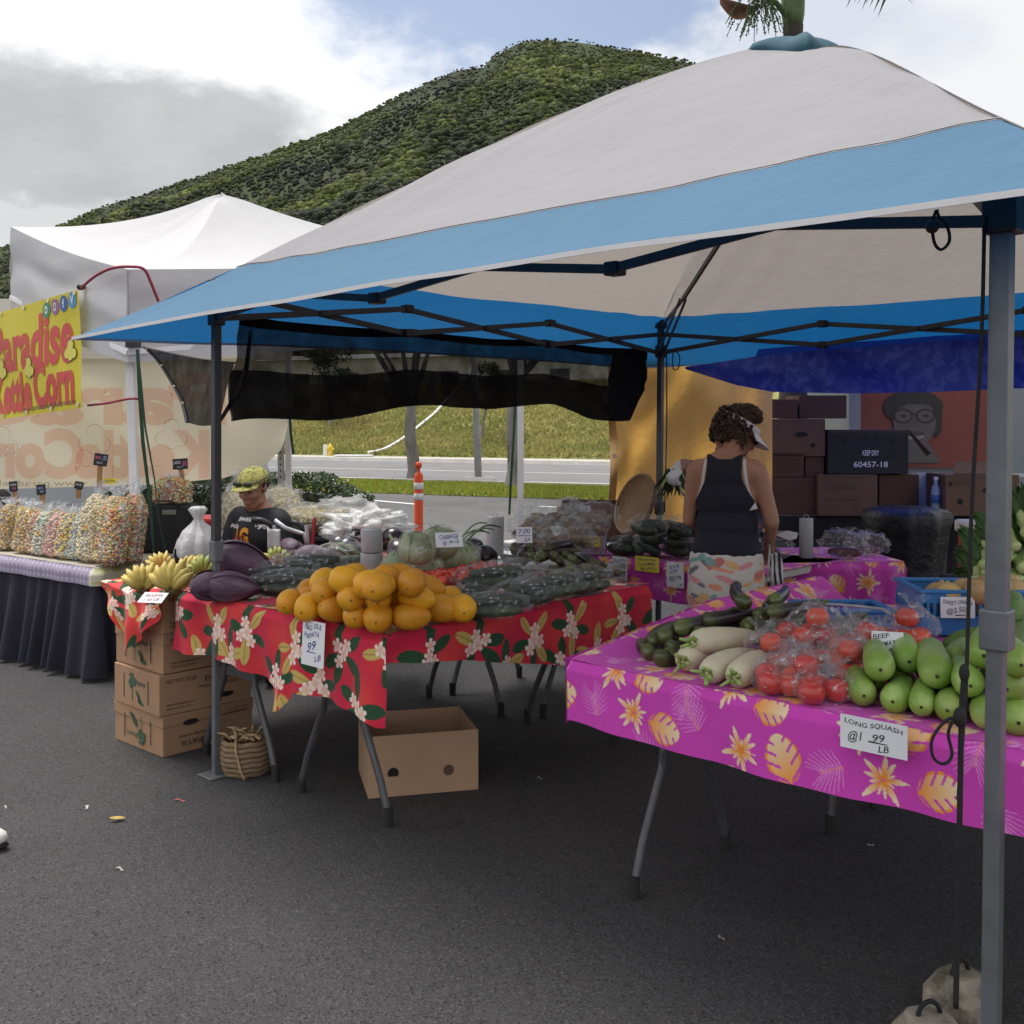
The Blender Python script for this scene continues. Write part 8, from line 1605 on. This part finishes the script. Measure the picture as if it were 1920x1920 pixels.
mb = MB(); mb.lathe([(.02, -.12), (.11, -.11), (.125, -.05), (.11, .02), (.075, .08), (.035, .12), (.02, .145), (.03, .165), (.05, .20), (.035, .215)], 40, Matrix.Translation(sc_), fn=lambda a, z: 1 + .13 * math.sin(5 * a + 11 * z) + .09 * math.sin(9 * a - 7 * z) + .06 * math.sin(17 * a)); mb.build('carrier_bag', m_wsack, smooth=True, label='knotted white carrier bag behind the bananas', cat='bag')
mb = MB(); mb.box((sc_.x, sc_.y + .06, .39), (.24, .26, .78)); mb.build('storage_crate', m_skirt, bevel=.01, label='dark storage crate under the knotted white carrier bag', cat='crate')
m_hl = [(.03, .055, .018), (.045, .075, .025), (.02, .04, .012), (.06, .085, .03)]
hd = empty('hedge', (-3.0, 11.6, 0), 'low dark green hedge with small white flowers behind the seated vendor', 'hedge'); mb = MB()
def hs(): 
    x = rv(-4.4, -1.55); top = .92 - .25 * smooth(-2.1, -1.55, x); return Vector((x, 11.6 + rv(-.45, .45), top * (1 - rv(0, 1) ** 2.2 * .75) + .05 * nz((x * 3, 0, 0))))
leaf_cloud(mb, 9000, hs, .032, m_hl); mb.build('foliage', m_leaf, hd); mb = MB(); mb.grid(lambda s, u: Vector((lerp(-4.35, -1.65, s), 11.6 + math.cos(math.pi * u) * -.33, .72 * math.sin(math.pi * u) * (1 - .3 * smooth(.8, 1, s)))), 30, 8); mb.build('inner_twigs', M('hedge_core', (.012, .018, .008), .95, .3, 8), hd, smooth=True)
mb = MB()
for k in range(170): c = hs(); c.y -= .05; c.z += .03; mb.add((IV * rv(.008, .014) + np.array(c)).tolist(), IF.tolist())
mb.build('flowers', m_wh, hd, kind='stuff')
cq = W(385, 985, 9.0); t = empty('cooler', (cq.x, cq.y, 0), 'white cooler with a red lid behind the knotted carrier bag', 'cooler'); mb = MB(); mb.box((cq.x, cq.y, .30), (.55, .35, .60)); mb.build('body', m_wh, t, bevel=.03); mb = MB(); mb.box((cq.x, cq.y, .655), (.57, .37, .09)); mb.build('lid', m_redp, t, bevel=.025)
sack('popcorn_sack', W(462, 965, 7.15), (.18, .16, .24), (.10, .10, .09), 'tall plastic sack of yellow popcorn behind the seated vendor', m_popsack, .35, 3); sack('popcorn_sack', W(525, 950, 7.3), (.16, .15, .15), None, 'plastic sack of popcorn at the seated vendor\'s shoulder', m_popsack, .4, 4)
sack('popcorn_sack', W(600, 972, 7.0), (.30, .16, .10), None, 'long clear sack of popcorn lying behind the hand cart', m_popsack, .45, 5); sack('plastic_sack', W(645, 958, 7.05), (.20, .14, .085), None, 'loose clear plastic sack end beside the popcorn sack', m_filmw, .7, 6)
sack('plastic_sack', W(690, 985, 6.3), (.22, .14, .085), None, 'large crumpled white plastic sack behind the bag roll', m_filmw, .8, 7); sack('plastic_sack', W(655, 998, 6.2), (.14, .12, .07), None, 'small crumpled white plastic sack beside the knotted cucumber bag', m_filmw, .8, 8)
tb2 = W(620, 1010, 6.9); mb = MB(); mb.box((tb2.x + .03, tb2.y + .1, .38), (.75, .42, .76)); mb.build('storage_bin', m_skirt, bevel=.02, label='black storage bin under the popcorn sacks', cat='bin')
ctr = empty('hand_cart', W(560, 1010, 6.15), 'grey folding hand cart with a black handle beside the seated vendor', 'hand cart'); mb = MB(); mb.tube([W(515, 975, 6.0), W(535, 990, 6.0), W(565, 1000, 6.0), W(570, 1000, 6.0), W(578, 1030, 6.0)], .012, 8); mb.build('frame_tube', m_galv, ctr, smooth=True)
mb = MB(); mb.tube([W(472, 974, 6.05), W(490, 975, 6.05), W(505, 982, 6.05), W(513, 992, 6.05)], .016, 8); mb.build('handle', m_blackp, ctr, smooth=True); mb = MB(); mb.tube([W(545, 978, 6.05), W(560, 982, 6.05), W(570, 992, 6.05), W(574, 1004, 6.05)], .015, 8); mb.build('handle', m_blackp, ctr, smooth=True)
for px in (517, 577):
    p = W(px, 1010, 6.02); mb = MB(); mb.tube([Vector((p.x, p.y, .1)), p, W(px - 3, 985, 6.02)], .011, 8); mb.build('upright', m_galv, ctr)
p = W(547, 1010, 6.02); mb = MB(); mb.box((p.x, p.y + .12, .14), (.26, .3, .02)); mb.build('base_plate', m_galv, ctr, bevel=.004)
for s in (-.13, .13): mb = MB(); mb.lathe([(.02, -.02), (.09, -.02), (.1, 0), (.09, .02), (.02, .02)], 20, Matrix.Translation((p.x + s, p.y + .05, .1)) @ Matrix.Rotation(math.pi / 2, 4, 'Y')); mb.build('wheel', m_rub, ctr, smooth=True)
mb = MB(); mb.grid(lambda s, u: W(lerp(502, 525, s), lerp(1030, 992, u), 5.95 + .02 * math.sin(s * 3)), 6, 6); mb.build('towel', m_wsack, smooth=True, solid=.006, label='white towel hanging on the hand cart', cat='towel')
# parked car behind the hedge
m_carp = M('car_paint_silver', (.34, .36, .38), .25, .05, coat=.6); m_glass = M('car_glass', (.02, .025, .03), .08, .05, spec=.8); cx0, cyy = -7.75, 14.2; car = empty('parked_car', (cx0 + 1.6, cyy, 0), 'silver car parked behind the hedge below the mirrored banner', 'car')
mb = MB(); pr_ = [(0, .35), (.0, .72), (.25, .86), (1.05, .95), (1.6, 1.38), (2.9, 1.40), (3.6, 1.0), (4.1, .92), (4.2, .6), (4.15, .33)]
n_ = len(pr_); mb.add([Vector((cx0 + a, cyy + y, b)) for y in (0, 1.7) for a, b in pr_], [tuple(range(n_)), tuple(range(2 * n_ - 1, n_ - 1, -1))] + [(i, n_ + i, n_ + (i + 1) % n_, (i + 1) % n_) for i in range(n_)]); mb.build('body', m_carp, car, bevel=.06)
for a, b in ((1.25, 2.2), (2.28, 3.3)): mb = MB(); mb.add([Vector((cx0 + x, cyy - .004, z)) for x, z in ((a, .98), (b, .98), (b - .12, 1.30), (a + .32, 1.30))], [(0, 1, 2, 3)]); mb.build('window', m_glass, car)
for a in (.85, 3.3):
    mb = MB(); mb.lathe([(.18, -.1), (.30, -.1), (.32, 0), (.30, .1), (.18, .1)], 26, Matrix.Translation((cx0 + a, cyy + .05, .32)) @ Matrix.Rotation(math.pi / 2, 4, 'X')); w = mb.build('wheel', m_rub, car, smooth=True); mb = MB(); mb.lathe([(.02, -.03), (.17, -.02), (.18, .04), (.02, .05)], 18, Matrix.Translation((cx0 + a, cyy - .05, .32)) @ Matrix.Rotation(math.pi / 2, 4, 'X')); mb.build('rim', m_galv, w)

# ================================================================== LITTER
m_yl = M('fallen_leaf', (.48, .32, .08), .7, .15, 20); p = G(220, 1540); mb = MB(); mb.grid(lambda s, u: p + Vector((.05 * (s - .5) * 1.0, (u - .5) * .03 * math.sin(math.pi * (.08 + .84 * s)) + .02 * (s - .5), .006 + .008 * abs(u - .5) + .008 * (1 - s))), 10, 5); mb.build('fallen_leaf', m_yl, smooth=True, solid=.001, label='yellow fallen leaf lying on the asphalt at the left', cat='leaf')
for px, py, L, a, cl, lb in ((337, 1502, .045, .1, (.45, .12, .12), 'thin pinkish scrap on the asphalt in front of the basket'), (162, 1515, .03, -.6, (.5, .5, .48), 'thin white straw scrap left of the fallen leaf'), (225, 1631, .03, .0, (.35, .34, .32), 'pale scrap on the asphalt below the fallen leaf'), (10, 1515, .015, 0, (.5, .5, .5), 'white speck of paper near the left edge'), (1012, 1460, .02, .1, (.4, .4, .4), 'pale scrap on the asphalt right of the open carton'), (1632, 1586, .02, .9, (.45, .45, .42), 'small pale leaf scrap under the pink table'), (1352, 1760, .012, .3, (.4, .36, .28), 'tiny tan scrap on the asphalt at the lower right')):
    p = G(px, py); d = Vector((math.cos(a), math.sin(a), 0)); n = Vector((-d.y, d.x, 0)); mb = MB(); mb.grid(lambda s, u: p + d * L * (s - .5) + n * (.003 + .003 * math.sin(3.1 * s)) * (2 * u - 1) + n * .006 * math.sin(s * 5) + Z3 * (.004 + .003 * math.sin(s * 6)), 8, 2); mb.build('scrap', M('scrap_%d' % px, cl, .7, .1), solid=.001, label=lb, cat='litter')

bpy.data.scenes.remove(TMP)
